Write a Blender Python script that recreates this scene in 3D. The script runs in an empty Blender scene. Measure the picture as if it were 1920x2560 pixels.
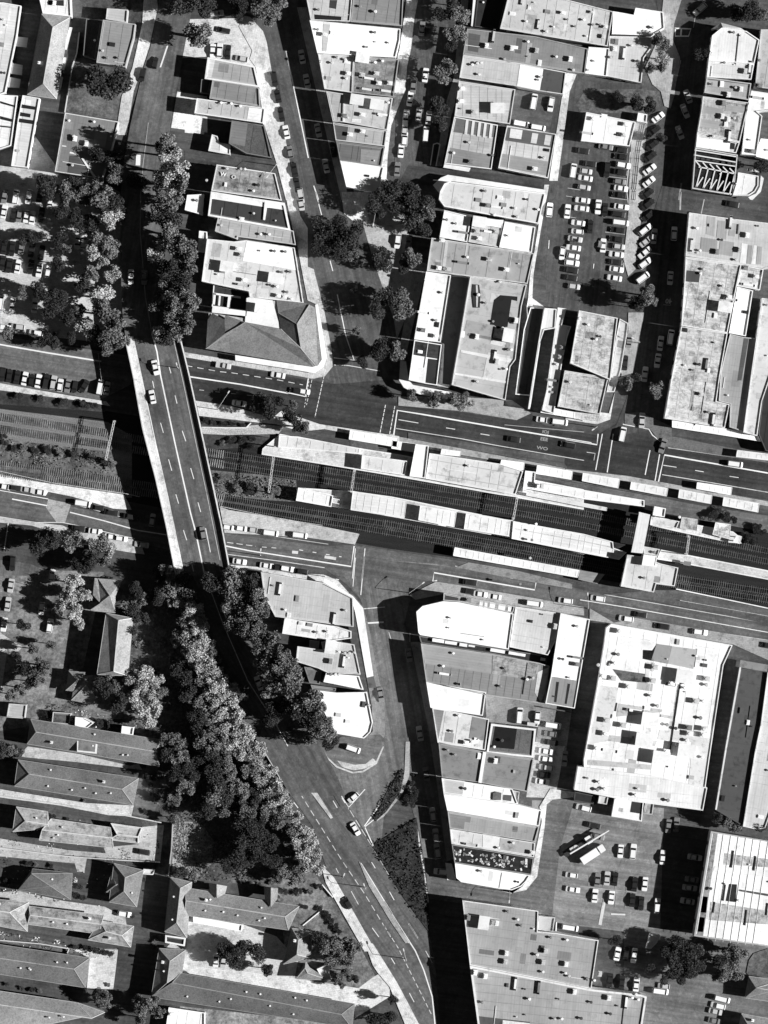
import bpy, math, random
from math import radians, sin, cos, pi
sc = bpy.context.scene
C = sc.collection
# ---------------------------------------------------------------- camera, sky, sun, exposure
S = 0.125            # metres per photograph pixel on the ground
H = 1500.0           # flying height
cam = bpy.data.cameras.new('aerial_camera'); camo = bpy.data.objects.new('aerial_camera', cam)
C.objects.link(camo); camo.location = (0, 0, H); camo.rotation_euler = (0, 0, 0)
cam.sensor_fit = 'VERTICAL'; cam.sensor_height = 32; cam.lens = 32*H/(2560*S)
cam.clip_start = 100; cam.clip_end = 6000
sc.camera = camo
ELEV = radians(34.0); AZ = radians(-8.0)      # the sun stands in the east, a little south of the streets' axis
w = bpy.data.worlds.new('World'); sc.world = w; w.use_nodes = True
nt = w.node_tree; nt.nodes.clear()
sky = nt.nodes.new('ShaderNodeTexSky'); sky.sky_type = 'NISHITA'; sky.sun_disc = False
sky.air_density = .3; sky.dust_density = .3; sky.altitude = 1400; sky.sun_elevation = ELEV; sky.sun_rotation = radians(90)-AZ
bw = nt.nodes.new('ShaderNodeRGBToBW'); bg = nt.nodes.new('ShaderNodeBackground'); ow = nt.nodes.new('ShaderNodeOutputWorld')
bg.inputs[1].default_value = 0.05
nt.links.new(sky.outputs[0], bw.inputs[0]); nt.links.new(bw.outputs[0], bg.inputs[0]); nt.links.new(bg.outputs[0], ow.inputs[0])
sl = bpy.data.lights.new('sun', 'SUN'); sl.energy = 5.0; sl.angle = radians(0.53); sl.color = (1, 1, 1)
so = bpy.data.objects.new('sun', sl); C.objects.link(so)
so.rotation_euler = (0, radians(90)-ELEV, AZ)
sc.view_settings.view_transform = 'Standard'; sc.view_settings.look = 'None'
sc.view_settings.exposure = 0.36; sc.view_settings.gamma = 1.0
sc.cycles.max_bounces = 4; sc.cycles.diffuse_bounces = 2

# ---------------------------------------------------------------- coordinates
K = 500/1659
ORG = {'a': 0, 'b': 480, 'c': 960, 'd': 1420}
ROW = {'1': 0, '2': 480, '3': 940, '4': 1400, '5': 1860, '6': 2160}
def P(tile, s):
    v = [tuple(float(q) for q in p.split(',')) for p in s.split()] if isinstance(s, str) else list(s)
    if tile == 'f': return v
    ox, oy = ORG[tile[0]], ROW[tile[1]]
    return [(ox+x*K, oy+y*K) for x, y in v]
def WXY(p, z=0.0):
    k = 1-z/H
    return ((p[0]-960)*S*k, (1280-p[1])*S*k)
def area(pts): return 0.5*sum(pts[i-1][0]*pts[i][1]-pts[i][0]*pts[i-1][1] for i in range(len(pts)))
def ccw(pts): return pts if area(pts) > 0 else pts[::-1]
def cen(pts): return (sum(p[0] for p in pts)/len(pts), sum(p[1] for p in pts)/len(pts))
def inside(p, poly):
    c = False
    for i in range(len(poly)):
        a, b = poly[i-1], poly[i]
        if (a[1] > p[1]) != (b[1] > p[1]) and p[0] < (b[0]-a[0])*(p[1]-a[1])/(b[1]-a[1])+a[0]: c = not c
    return c
def edged(p, poly):
    m = 1e9
    for i in range(len(poly)):
        a, b = poly[i-1], poly[i]; dx, dy = b[0]-a[0], b[1]-a[1]; L = dx*dx+dy*dy or 1
        t = max(0, min(1, ((p[0]-a[0])*dx+(p[1]-a[1])*dy)/L))
        m = min(m, math.hypot(p[0]-a[0]-t*dx, p[1]-a[1]-t*dy))
    return m
def inset(pts, d):
    n = len(pts); out = []
    for i in range(n):
        a, b, c = pts[i-1], pts[i], pts[(i+1) % n]
        u = (b[0]-a[0], b[1]-a[1]); v = (c[0]-b[0], c[1]-b[1])
        lu, lv = math.hypot(*u) or 1, math.hypot(*v) or 1
        n1 = (-u[1]/lu, u[0]/lu); n2 = (-v[1]/lv, v[0]/lv)
        m = (n1[0]+n2[0], n1[1]+n2[1]); k = max(0.5, 1+n1[0]*n2[0]+n1[1]*n2[1])
        out.append((b[0]+m[0]*d/k, b[1]+m[1]*d/k))
    return out

# ---------------------------------------------------------------- materials (all grey: the photograph is black and white)
MC = {}
def mat(kind, v, ang=-8.5, rough=None):
    if kind == 'asph': v *= .8
    elif kind == 'tile': v *= .88
    elif kind == 'conc': v = min(.85, v*1.18)
    elif kind in ('flat', 'corr') and .3 < v < .8: v = min(.85, v*1.1)
    v = round(v, 3); key = (kind, v, ang, rough)
    if key in MC: return MC[key]
    m = bpy.data.materials.new(f'{kind}_{v}'); m.use_nodes = True; MC[key] = m
    t = m.node_tree; N = t.nodes; bs = N['Principled BSDF']; L = t.links.new
    bs.inputs['Roughness'].default_value = rough if rough is not None else {'paint': .3, 'glass': .08, 'metal': .5}.get(kind, .85)
    bs.inputs['Specular IOR Level'].default_value = {'glass': .5, 'paint': .4}.get(kind, .15)
    if kind in ('paint', 'plain', 'glass', 'metal'):
        bs.inputs['Base Color'].default_value = (v, v, v, 1); return m
    geo = N.new('ShaderNodeNewGeometry')
    def mapn(rot, sx, sy, sz=1):
        a = N.new('ShaderNodeMapping'); a.vector_type = 'POINT'
        r = N.new('ShaderNodeMapping'); r.vector_type = 'POINT'; r.inputs['Rotation'].default_value = (0, 0, radians(-rot))
        a.inputs['Scale'].default_value = (sx, sy, sz)
        L(geo.outputs['Position'], r.inputs[0]); L(r.outputs[0], a.inputs[0]); return a.outputs[0]
    def noise(vec, scale, det=3, rg=.6):
        n = N.new('ShaderNodeTexNoise'); n.inputs['Scale'].default_value = scale; n.inputs['Detail'].default_value = det
        n.inputs['Roughness'].default_value = rg; L(vec, n.inputs['Vector']); return n.outputs[0]
    def rng(x, a, b, c, d):
        n = N.new('ShaderNodeMapRange'); n.inputs[1].default_value = a; n.inputs[2].default_value = b
        n.inputs[3].default_value = c; n.inputs[4].default_value = d; L(x, n.inputs[0]); return n.outputs[0]
    def mul(x, y):
        n = N.new('ShaderNodeMath'); n.operation = 'MULTIPLY'; L(x, n.inputs[0])
        if isinstance(y, float): n.inputs[1].default_value = y
        else: L(y, n.inputs[1])
        return n.outputs[0]
    pos = mapn(0, 1, 1)
    big = noise(pos, .07, 4); fine = noise(pos, 1.1, 3, .7)
    if kind == 'flat':      # membrane or painted deck roof: faint dirt, puddle marks
        x = mul(rng(big, .3, .7, .86, 1.1), rng(fine, .25, .75, .93, 1.06))
        x = mul(x, rng(noise(pos, .35, 5, .7), .53, .7, 1.04, .55 if v < .8 else .84))
    elif kind == 'corr':    # ribbed sheet metal, ribs run along ang
        wv = N.new('ShaderNodeTexWave'); wv.bands_direction = 'Y'; wv.inputs['Scale'].default_value = .38
        wv.inputs['Distortion'].default_value = .2; L(mapn(ang, 1, 1), wv.inputs['Vector'])
        x = mul(rng(wv.outputs[1], 0, 1, .965, 1.03), rng(big, .3, .7, .82, 1.14))
        x = mul(x, rng(noise(pos, .45, 5, .75), .56, .72, 1., .78))
        x = mul(x, rng(noise(mapn(ang, .06, 1.1), 1., 3, .7), .25, .75, .88, 1.1)); x = mul(x, rng(fine, .25, .75, .94, 1.05))
    elif kind == 'tile':
        wv = N.new('ShaderNodeTexWave'); wv.bands_direction = 'Y'; wv.inputs['Scale'].default_value = .9; L(mapn(ang, 1, 1), wv.inputs['Vector'])
        x = mul(rng(wv.outputs[1], 0, 1, .88, 1.06), rng(big, .3, .7, .72, 1.25)); x = mul(x, rng(noise(pos, 2.2, 2), .25, .75, .7, 1.3)); x = mul(x, rng(noise(pos, .5, 5, .8), .5, .7, 1., .62))
    elif kind == 'stain':   # weathered roof with large dark blotches
        x = mul(rng(noise(pos, .28, 8, .8), .47, .62, 1.18, .36), rng(fine, .25, .75, .7, 1.2)); x = mul(x, rng(noise(mapn(ang, .12, .9), 1., 5, .8), .42, .62, 1.08, .72)); x = mul(x, rng(big, .3, .7, .8, 1.15))
    elif kind == 'asph':    # wheel-polished streaks follow ang
        x = mul(rng(big, .3, .7, .72, 1.35), rng(fine, .25, .75, .82, 1.18)); x = mul(x, rng(noise(pos, .6, 7, .85), .5, .7, .92, 1.55)); x = mul(x, rng(noise(pos, .16, 5, .75), .54, .6, 1., .8)); x = mul(x, rng(noise(mapn(ang, .02, .75), 1., 4, .65), .3, .7, .68, 1.35))
        vo = N.new('ShaderNodeTexVoronoi'); vo.feature = 'DISTANCE_TO_EDGE'; vo.inputs['Scale'].default_value = .09; L(mapn(20, 1, 1.4), vo.inputs['Vector']); x = mul(x, rng(vo.outputs[0], .003, .02, .86, 1.))
        x = mul(x, rng(noise(pos, .25, 3), .6, .7, 1., .8))
    elif kind == 'conc':
        br = N.new('ShaderNodeTexBrick'); br.inputs['Scale'].default_value = .45; br.inputs['Mortar Size'].default_value = .012
        br.inputs['Color1'].default_value = (1, 1, 1, 1); br.inputs['Color2'].default_value = (.86, .86, .86, 1); br.inputs['Mortar'].default_value = (.6, .6, .6, 1)
        L(mapn(ang, 1, 1), br.inputs['Vector'])
        x = mul(rng(big, .3, .7, .95, 1.4), rng(fine, .25, .75, .85, 1.15)); x = mul(x, br.outputs[0]); x = mul(x, rng(noise(pos, .35, 6, .8), .5, .66, 1.08, .55))
    elif kind == 'grass':
        x = mul(rng(noise(pos, .5, 6, .8), .3, .7, .35, 1.7), rng(noise(pos, .12, 4), .35, .65, .6, 1.4)); x = mul(x, rng(fine, .3, .7, .6, 1.3))
    elif kind == 'gravel':
        x = mul(rng(noise(pos, 3, 3, .8), .3, .7, .5, 1.5), rng(noise(mapn(ang, .05, .7), 1., 4, .7), .3, .7, .7, 1.3))
    else:                   # leaf
        x = mul(rng(noise(pos, .8, 4, .7), .3, .7, .45, 1.6), rng(fine, .3, .7, .7, 1.3))
    x = mul(x, float(v))
    L(x, bs.inputs['Base Color'])
    return m

# ---------------------------------------------------------------- meshes and objects
class MB:
    def __init__(s): s.v = []; s.f = []
    def face(s, pts):
        n = len(s.v); s.v += [tuple(p) for p in pts]; s.f.append(tuple(range(n, n+len(pts)))); return s
    def prism(s, pts, z0, z1, bottom=False):
        pts = ccw(pts); n = len(s.v); k = len(pts)
        s.v += [(x, y, z0) for x, y in pts]+[(x, y, z1) for x, y in pts]
        s.f.append(tuple(range(n+k, n+2*k)))
        if bottom: s.f.append(tuple(range(n+k-1, n-1, -1)))
        for i in range(k):
            j = (i+1) % k; s.f.append((n+i, n+j, n+k+j, n+k+i))
        return s
    def box(s, cx, cy, z0, lx, ly, h, a=0.0):
        c, q = cos(a), sin(a)
        return s.prism([(cx+x*c-y*q, cy+x*q+y*c) for x, y in ((-lx/2, -ly/2), (lx/2, -ly/2), (lx/2, ly/2), (-lx/2, ly/2))], z0, z0+h, True)
    def bar(s, a, b, w, h=None):
        h = h or w; dx, dy, dz = b[0]-a[0], b[1]-a[1], b[2]-a[2]; L = math.hypot(dx, dy)
        if L < 1e-4: return s.box(a[0], a[1], min(a[2], b[2]), w, w, abs(dz))
        nx, ny = -dy/L*w/2, dx/L*w/2; n = len(s.v)
        for p in (a, b):
            s.v += [(p[0]+nx, p[1]+ny, p[2]-h/2), (p[0]-nx, p[1]-ny, p[2]-h/2), (p[0]-nx, p[1]-ny, p[2]+h/2), (p[0]+nx, p[1]+ny, p[2]+h/2)]
        s.f += [(n, n+1, n+2, n+3), (n+4, n+7, n+6, n+5), (n, n+4, n+5, n+1), (n+1, n+5, n+6, n+2), (n+2, n+6, n+7, n+3), (n+3, n+7, n+4, n)]
        return s
    def tube(s, a, b, r0, r1, k=6):
        n = len(s.v); dx, dy, dz = b[0]-a[0], b[1]-a[1], b[2]-a[2]; L = math.sqrt(dx*dx+dy*dy+dz*dz) or 1
        t = (dx/L, dy/L, dz/L); u = (1, 0, 0) if abs(t[0]) < .8 else (0, 1, 0)
        e = (t[1]*u[2]-t[2]*u[1], t[2]*u[0]-t[0]*u[2], t[0]*u[1]-t[1]*u[0]); le = math.sqrt(sum(q*q for q in e)); e = tuple(q/le for q in e)
        g = (t[1]*e[2]-t[2]*e[1], t[2]*e[0]-t[0]*e[2], t[0]*e[1]-t[1]*e[0])
        for p, r in ((a, r0), (b, r1)):
            for i in range(k):
                c, q = cos(2*pi*i/k)*r, sin(2*pi*i/k)*r
                s.v.append((p[0]+e[0]*c+g[0]*q, p[1]+e[1]*c+g[1]*q, p[2]+e[2]*c+g[2]*q))
        for i in range(k):
            j = (i+1) % k; s.f.append((n+i, n+j, n+k+j, n+k+i))
        s.f.append(tuple(range(n+k, n+2*k))); s.f.append(tuple(range(n+k-1, n-1, -1)))
        return s
    def mesh(s, name, m):
        me = bpy.data.meshes.new(name); me.from_pydata(s.v, [], s.f); me.update()
        if m: me.materials.append(m)
        return me
def link(name, me, parent=None, loc=(0, 0, 0), rz=0.0, m=None):
    o = bpy.data.objects.new(name, me); C.objects.link(o); o.location = loc; o.rotation_euler = (0, 0, rz)
    if parent: o.parent = parent
    if m and me: o.material_slots[0].link = 'OBJECT'; o.material_slots[0].material = m
    return o
LABELS = {}
def tag(o, label, cat, group=None):
    for a, b in ((' from the ', ' from '), (' of the ', ' of '), (' in the ', ' in '), (' the ', ' ')):
        if len(label.split()) > 16: label = label.replace(a, b, 1)
    if not 4 <= len(label.split()) <= 16: print('LONG', len(label.split()), label)
    if label in LABELS: LABELS[label] += 1; print('DUPLABEL', label)
    LABELS[label] = 1
    o['label'] = label; o['category'] = cat
    if group: o['group'] = group
    return o
def thing(name, label, cat, loc, rz=0.0, group=None):
    o = bpy.data.objects.new(name, None); C.objects.link(o); o.location = loc; o.rotation_euler = (0, 0, rz); o.empty_display_size = .5
    return tag(o, label, cat, group)
def rel(pts, c): return [(x-c[0], y-c[1]) for x, y in pts]

# ---------------------------------------------------------------- setting: flat sheets
NZ = [0]
def sheet(name, tile, s, kind, v, ang=-8.5):
    NZ[0] += 1; z = .004+.0016*NZ[0]
    pts = [WXY(p) for p in P(tile, s)]; c = cen(pts)
    b = MB(); b.face([(x, y, 0) for x, y in rel(ccw(pts), c)])
    o = link(name, b.mesh(name, mat(kind, v, ang)), loc=(c[0], c[1], z)); o['kind'] = 'structure'; return o
def slab(name, tile, s, kind, v, ang=-8.5, h=.13):
    NZ[0] += 1
    pts = [WXY(p) for p in P(tile, s)]; c = cen(pts)
    b = MB(); b.prism(rel(pts, c), 0, h+.0016*NZ[0])
    o = link(name, b.mesh(name, mat(kind, v, ang)), loc=(c[0], c[1], 0)); o['kind'] = 'structure'; return o
def strip_pts(pts, w):
    L = []; R = []
    for i, p in enumerate(pts):
        a = pts[max(0, i-1)]; b = pts[min(len(pts)-1, i+1)]; dx, dy = b[0]-a[0], b[1]-a[1]; l = math.hypot(dx, dy) or 1
        L.append((p[0]-dy/l*w/2, p[1]+dx/l*w/2)); R.append((p[0]+dy/l*w/2, p[1]-dx/l*w/2))
    return L, R
MZ = .135
def line(tile, s, w=.25, v=.75, z=None, dash=None, name='lane_marking', zf=None, parent=None):
    """painted line along a polyline; dash=(on, off) metres"""
    pts = [WXY(p) for p in P(tile, s)]; b = MB(); segs = []
    if dash:
        pos = 0.0; on = True; cur = [pts[0]]; left = dash[0]
        for i in range(1, len(pts)):
            a, q = pts[i-1], pts[i]; l = math.hypot(q[0]-a[0], q[1]-a[1]); d = 0
            while l-d > left:
                d += left; p = (a[0]+(q[0]-a[0])*d/l, a[1]+(q[1]-a[1])*d/l)
                if on: segs.append(cur+[p])
                on = not on; cur = [p]; left = dash[0] if on else dash[1]
            left -= l-d; cur.append(q)
        if on and len(cur) > 1: segs.append(cur)
    else: segs = [pts]
    for sg in segs:
        L, R = strip_pts(sg, w)
        for i in range(len(sg)-1):
            z0 = z if z is not None else MZ; z1 = z0
            if zf: z0, z1 = zf(sg[i])+.03, zf(sg[i+1])+.03
            b.face([(*R[i], z0), (*R[i+1], z1), (*L[i+1], z1), (*L[i], z0)])
    o = link(name, b.mesh(name, mat('flat', v)), parent)
    if not parent: o['kind'] = 'structure'
    return o
def text_mark(txt, tile, at, size, rot, v=.75, z=MZ, ext=0.0, parent=None, name='road_lettering', sy=1.0):
    cu = bpy.data.curves.new('lettering', 'FONT'); cu.body = txt; cu.size = size; cu.extrude = ext; cu.align_x = 'CENTER'; cu.align_y = 'CENTER'; cu.offset = .05
    o = bpy.data.objects.new('tmp', cu); C.objects.link(o); dg = bpy.context.evaluated_depsgraph_get()
    me = bpy.data.meshes.new_from_object(o.evaluated_get(dg)); bpy.data.objects.remove(o); me.materials.clear(); me.materials.append(mat('plain', v))
    p = WXY(P(tile, at)[0], z); r = link(name, me, None, (p[0], p[1], z), radians(rot)); r.scale = (1, sy, 1)
    if parent: r.parent = parent; r.location = (p[0]-parent.location[0], p[1]-parent.location[1], z)
    else: r['kind'] = 'structure'
    return r
# ---------------------------------------------------------------- ground, roads, pavements
g = MB(); g.face([(-700, -700, 0), (700, -700, 0), (700, 700, 0), (-700, 700, 0)])
go = link('ground', g.mesh('ground', mat('asph', .10))); go['kind'] = 'structure'
# yards, lots and open ground first, roads over them
sheet('parking_lot', 'f', '0,410 180,420 300,480 310,800 300,860 0,830', 'conc', .42)
sheet('yard', 'f', '0,240 60,300 150,430 260,445 260,470 0,430', 'conc', .4)
sheet('garden_ground', 'f', '178,160 320,175 305,300 165,285', 'grass', .12)
sheet('garden_ground', 'f', '200,0 365,0 370,60 340,180 330,60 210,60', 'grass', .08)
sheet('parking_lot', 'f', '1380,170 1500,210 1655,200 1650,760 1480,800 1370,770 1350,600', 'asph', .1, 84)
sheet('parking_lot', 'f', '1330,2000 1660,2020 1650,2340 1330,2300', 'asph', .27)
sheet('yard', 'f', '1560,2320 1920,2330 1920,2560 1560,2560', 'asph', .19)
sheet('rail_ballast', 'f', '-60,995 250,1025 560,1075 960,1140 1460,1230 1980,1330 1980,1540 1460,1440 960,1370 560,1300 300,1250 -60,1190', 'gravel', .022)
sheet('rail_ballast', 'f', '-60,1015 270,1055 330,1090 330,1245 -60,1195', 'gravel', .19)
sheet('rail_bank', 'f', '-60,1090 280,1130 300,1195 -60,1158', 'grass', .13)
sheet('rail_bank', 'f', '-60,970 160,1000 270,1010 262,1030 -60,1006', 'grass', .05)
sheet('rail_bank', 'f', '495,1085 700,1095 695,1115 500,1125', 'grass', .06)
sheet('rail_bank', 'f', '525,1175 740,1195 745,1255 660,1250 535,1235', 'grass', .13)
sheet('ground_cover', 'f', '300,1490 560,1440 700,1900 720,2130 600,2210 370,2180 330,1900 280,1700', 'grass', .10)
sheet('dry_grass', 'a5', '1430,640 1659,650 1700,700 1790,830 1750,1000 1620,1130 1430,1080', 'grass', .3)
sheet('lawn', 'f', '560,2150 760,2140 880,2330 960,2480 920,2530 720,2480 700,2240', 'grass', .18)
sheet('garden_ground', 'f', '20,1700 380,1680 370,1800 60,1790', 'grass', .16)
sheet('garden_ground', 'f', '-20,1420 260,1430 180,1800 -20,1830', 'grass', .2)
sheet('yard', 'a4', '0,0 250,30 360,80 300,130 0,130', 'asph', .16, 80)
sheet('driveway', 'a4', '0,600 100,670 190,720 150,760 60,740 10,1100 -20,1100', 'conc', .4)
sheet('driveway', 'a5', '-20,0 200,50 230,20 640,80 1080,180 1150,160 1180,215 640,150 210,110 -20,60', 'conc', .4)
sheet('driveway', 'a5', '-20,370 120,395 720,490 1110,510 1090,600 900,590 500,510 -20,440', 'conc', .45)
sheet('yard', 'a5', '1150,215 1330,260 1280,600 1100,590 1110,510', 'asph', .15)
sheet('yard', 'a5', '1170,690 1360,670 1330,970 900,960 860,860 1150,830', 'conc', .38)
sheet('driveway', 'a5', '-20,780 560,880 920,910 900,960 720,950 700,1060 640,1060 620,990 -20,930', 'conc', .35)
sheet('yard', 'a5', '-20,1230 160,1220 520,1300 870,1350 1040,1440 1050,1500 830,1510 300,1410 210,1330 -20,1290', 'conc', .38)
sheet('garden_ground', 'a6', '-20,560 580,680 970,700 960,770 580,740 -20,640', 'grass', .13)
sheet('yard', 'a6', '580,700 980,710 940,1040 720,1030 745,780', 'conc', .45)
sheet('yard', 'a6', '980,700 1240,600 1400,600 1300,900 1240,1120 940,1060', 'asph', .08)
sheet('courtyard', 'b6', '-10,430 420,500 700,600 880,800 850,950 450,900 -150,880 -220,700 -80,560', 'conc', .42)
sheet('driveway', 'b6', '-200,780 0,850 500,900 880,950 1380,1030 1500,940 1640,860 1640,1100 1350,1280 1340,1160 450,1000 -20,910', 'conc', .5)
sheet('lawn', 'b6', '700,280 1080,340 1180,330 1500,900 1380,1030 1000,950 1000,560 890,520', 'grass', .17)
sheet('garden_ground', 'b6', '-100,1180 200,1210 1250,1330 1200,1400 -100,1400', 'grass', .25)
sheet('courtyard', 'b1', '-60,950 115,975 100,1115 -60,1100', 'conc', .55)
sheet('lane', 'b1', '-60,1250 700,1330 700,1410 -60,1330', 'asph', .1)
sheet('driveway', 'a1', '1470,760 1720,800 1720,1100 1420,1060', 'conc', .6)
sheet('yard', 'b1', '-80,160 430,150 620,330 660,620 500,560 120,470 -80,480', 'conc', .5)
sheet('plaza', 'f', '880,560 1010,540 1050,700 980,880 950,930 900,860 870,700', 'conc', .36)
sheet('plaza', 'f', '860,480 960,440 1020,500 1000,560 880,600', 'conc', .3)
sheet('yard', 'c1', '1090,730 1500,760 1440,1120 1020,1040', 'asph', .12)
sheet('garden_ground', 'd1', '150,740 620,740 760,760 770,880 560,1000 520,940 100,930 60,870', 'grass', .12)
sheet('courtyard', 'd1', '530,990 660,1010 600,1600 500,1660 520,1300', 'conc', .3)
sheet('yard', 'd2', '1535,840 1659,850 1659,1210 1470,1200', 'asph', .1)
sheet('yard', 'c4', '840,1100 1560,1230 1500,1659 1230,1659 1280,1380 850,1350', 'conc', .2)
sheet('yard', 'c5', '1240,-20 1500,20 1420,450 1180,440', 'conc', .35)
sheet('forecourt', 'c3', '-280,480 60,540 400,620 1659,840 1659,930 1150,820 400,700 -280,600', 'asph', .15)
sheet('forecourt', 'd3', '0,860 700,1000 1180,1090 1659,1160 1659,1300 1400,1250 700,1120 0,960', 'asph', .17)
# roads
sheet('road', 'f', '-60,832 0,842 250,872 330,890 480,896 769,950 835,960 900,905 1000,1015 996,1015 1153,1030 1291,1052 1326,1033 1360,1062 1492,1088 1540,1060 1660,1060 1667,1118 1920,1157 1980,1165 1980,1262 1920,1250 1706,1216 1571,1190 1420,1172 1406,1142 1237,1118 1023,1090 980,1098 860,1078 799,1062 715,1045 650,1030 489,1002 320,975 169,985 0,958 -60,950', 'asph', .06, -9)
sheet('road', 'f', '-60,830 0,840 330,890 330,960 250,1000 169,985 0,958 -60,950', 'asph', .17, -9)
sheet('road', 'f', '-60,1220 0,1226 120,1252 328,1302 470,1322 561,1334 812,1365 881,1362 960,1374 1171,1406 1510,1487 1920,1557 1980,1570 1980,1610 1920,1600 1580,1550 1460,1517 1150,1463 1071,1451 1026,1481 980,1500 902,1499 869,1463 812,1422 600,1390 460,1385 350,1357 250,1320 0,1291 -60,1280', 'asph', .15, -9)
sheet('road', 'f', '860,1440 1000,1450 1030,1480 1010,1560 1026,1605 1093,1852 1110,2000 1120,2200 1070,2240 1038,2050 1014,1960 999,1980 960,2032 953,2119 920,2090 845,1975 805,1869 842,1917 896,1932 938,1908 962,1837 959,1762 938,1671 917,1569 902,1499', 'asph', .19, 100)
sheet('road', 'f', '650,-30 760,-30 800,120 885,480 930,640 985,800 1000,900 960,950 835,960 810,940 800,820 770,680 730,540 700,390 665,220 640,60', 'asph', .12, 103)
sheet('road', 'f', '1040,-20 1130,-20 1110,240 1080,420 1040,480 985,470 990,300 1020,120', 'asph', .11, 96)
sheet('lane', 'c1', '200,1370 500,1400 1380,1480 1400,1600 1340,1600 540,1460 420,1530 100,1560', 'asph', .07)
sheet('road', 'f', '1405,170 1460,190 1400,240 1385,420 1350,640 1340,640 1360,400', 'asph', .09, 84)
sheet('road', 'f', '1640,0 1780,0 1775,130 1765,330 1740,470 1722,530 1718,640 1700,780 1672,990 1665,1070 1530,1090 1565,1000 1590,900 1610,780 1625,560 1660,450 1690,260', 'asph', .09, 84)
sheet('road', 'f', '1690,-30 1980,-30 1980,70 1890,60 1770,60 1690,60', 'asph', .11)
sheet('road', 'f', '1690,470 1740,478 1980,520 1980,565 1920,554 1721,530 1690,530', 'asph', .1)
sheet('road', 'f', '709,1960 845,1965 932,2119 980,2190 1008,2243 1072,2329 1087,2401 1100,2560 1105,2640 1070,2640 1032,2560 962,2416 926,2354 875,2270 821,2185 781,2065', 'asph', .15, 125)
sheet('road', 'f', '1080,2190 1249,2222 1300,2215 1340,2176 1360,2030 1372,1985 1440,1990 1400,2120 1380,2290 1346,2282 1150,2258 1071,2246', 'asph', .16)
sheet('road', 'f', '1300,1080 1420,1110 1660,1100 1660,1190 1560,1188 1290,1130', 'asph', .05, -9)
sheet('crossing_patch', 'a3', '400,1020 590,1060 540,1215 470,1215 380,1090', 'conc', .3)
# pavements (raised)
PV = 'pavement'
slab(PV, 'a1', '1300,-20 1310,60 1240,380 1170,600 1110,750 1050,1120 960,1120 1010,800 1100,560 1180,200 1190,20 1200,-20', 'conc', .45, 80)
slab(PV, 'b1', '430,130 480,140 590,260 620,350 660,590 690,720 760,1010 780,1180 840,1500 880,1659 780,1659 700,1350 600,1040 530,560 480,490 500,420 390,220', 'conc', .48, 100)
slab(PV, 'b2', '770,0 850,0 900,200 960,300 960,620 1010,640 1100,1000 1165,1350 1165,1450 1100,1530 1000,1550 900,1530 -60,1370 -60,1330 370,1400 960,1500 1080,1460 1110,1370 1030,930 960,900 870,430 840,330', 'conc', .42, 100)
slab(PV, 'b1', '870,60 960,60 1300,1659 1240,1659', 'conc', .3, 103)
slab(PV, 'b2', '1240,0 1560,0 1430,110 1470,230 1335,240 1260,180', 'conc', .6, 103)
slab(PV, 'c1', '190,-20 285,-20 250,170 225,400 190,560 180,740 130,860 60,1040 30,1300 20,1500 -60,1500 0,1000 60,700 130,400', 'conc', .5, 96)
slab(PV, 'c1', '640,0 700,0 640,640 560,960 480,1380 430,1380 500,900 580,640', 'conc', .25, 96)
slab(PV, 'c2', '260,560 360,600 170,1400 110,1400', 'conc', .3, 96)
slab(PV, 'c2', '1330,-60 1370,-60 1320,200 1280,440 1240,680 1230,880 1340,960 1190,960 1210,700 1250,480 1290,230', 'conc', .45, 84)
slab(PV, 'c1', '1510,600 1600,610 1540,760 1440,1500 1370,1500 1430,1100 1480,780', 'conc', .45, 84)
slab(PV, 'd1', '790,0 940,0 880,200 870,330 930,480 880,800 850,900 800,880 770,760 700,700 640,560 760,300', 'conc', .3, 84)
slab(PV, 'd2', '510,-20 640,-20 560,560 560,640 500,700 460,560 500,200', 'conc', .33, 84)
slab(PV, 'd2', '500,1000 630,1000 590,1250 540,1500 400,1540 440,1480 500,1150', 'conc', .3, 84)
slab(PV, 'd3', '250,300 340,310 390,130 380,180 350,360 240,400 -20,360 -20,340', 'conc', .5)
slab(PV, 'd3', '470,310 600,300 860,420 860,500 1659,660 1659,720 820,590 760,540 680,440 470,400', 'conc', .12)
slab(PV, 'c3', '120,170 560,170 1060,200 1220,310 1100,365 640,290 120,245', 'conc', .3)
slab(PV, 'c3', '200,470 640,540 920,590 1500,675 1490,760 900,640 200,520', 'asph', .12)
slab(PV, 'c3', '0,485 70,480 100,500 900,650 1500,765 1500,790 900,700 0,540', 'conc', .28)
slab(PV, 'd3', '-20,770 500,830 960,915 1659,1040 1659,1080 940,950 480,870 -20,810', 'conc', .3)
slab(PV, 'b3', '30,205 330,250 600,330 640,370 740,290 1060,400 1260,430 1720,500 1720,560 1100,440 900,460 700,400 500,380 60,330', 'conc', .5)
slab(PV, 'b3', '70,420 300,430 600,400 760,420 720,480 300,490 90,480', 'gravel', .45)
slab(PV, 'a3', '-60,50 0,60 560,160 880,210 915,250 700,210 -60,110', 'conc', .5)
slab(PV, 'a3', '-60,800 0,815 420,895 1030,985 1080,1080 1090,1110 940,1100 600,1000 400,960 380,990 300,940 -60,930', 'conc', .6)
slab(PV, 'a3', '-60,1165 0,1170 300,1215 520,1240 640,1300 900,1310 1160,1370 1200,1480 1060,1460 700,1400 500,1420 460,1300 260,1240 -60,1210', 'conc', .42)
slab(PV, 'b3', '230,1080 300,1110 800,1190 1390,1310 1350,1400 1340,1395 960,1340 270,1300', 'conc', .4)
slab(PV, 'b4', '320,40 580,60 820,110 1090,120 1210,170 1300,270 1290,320 1080,180 600,110 330,90', 'conc', .5)
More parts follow.
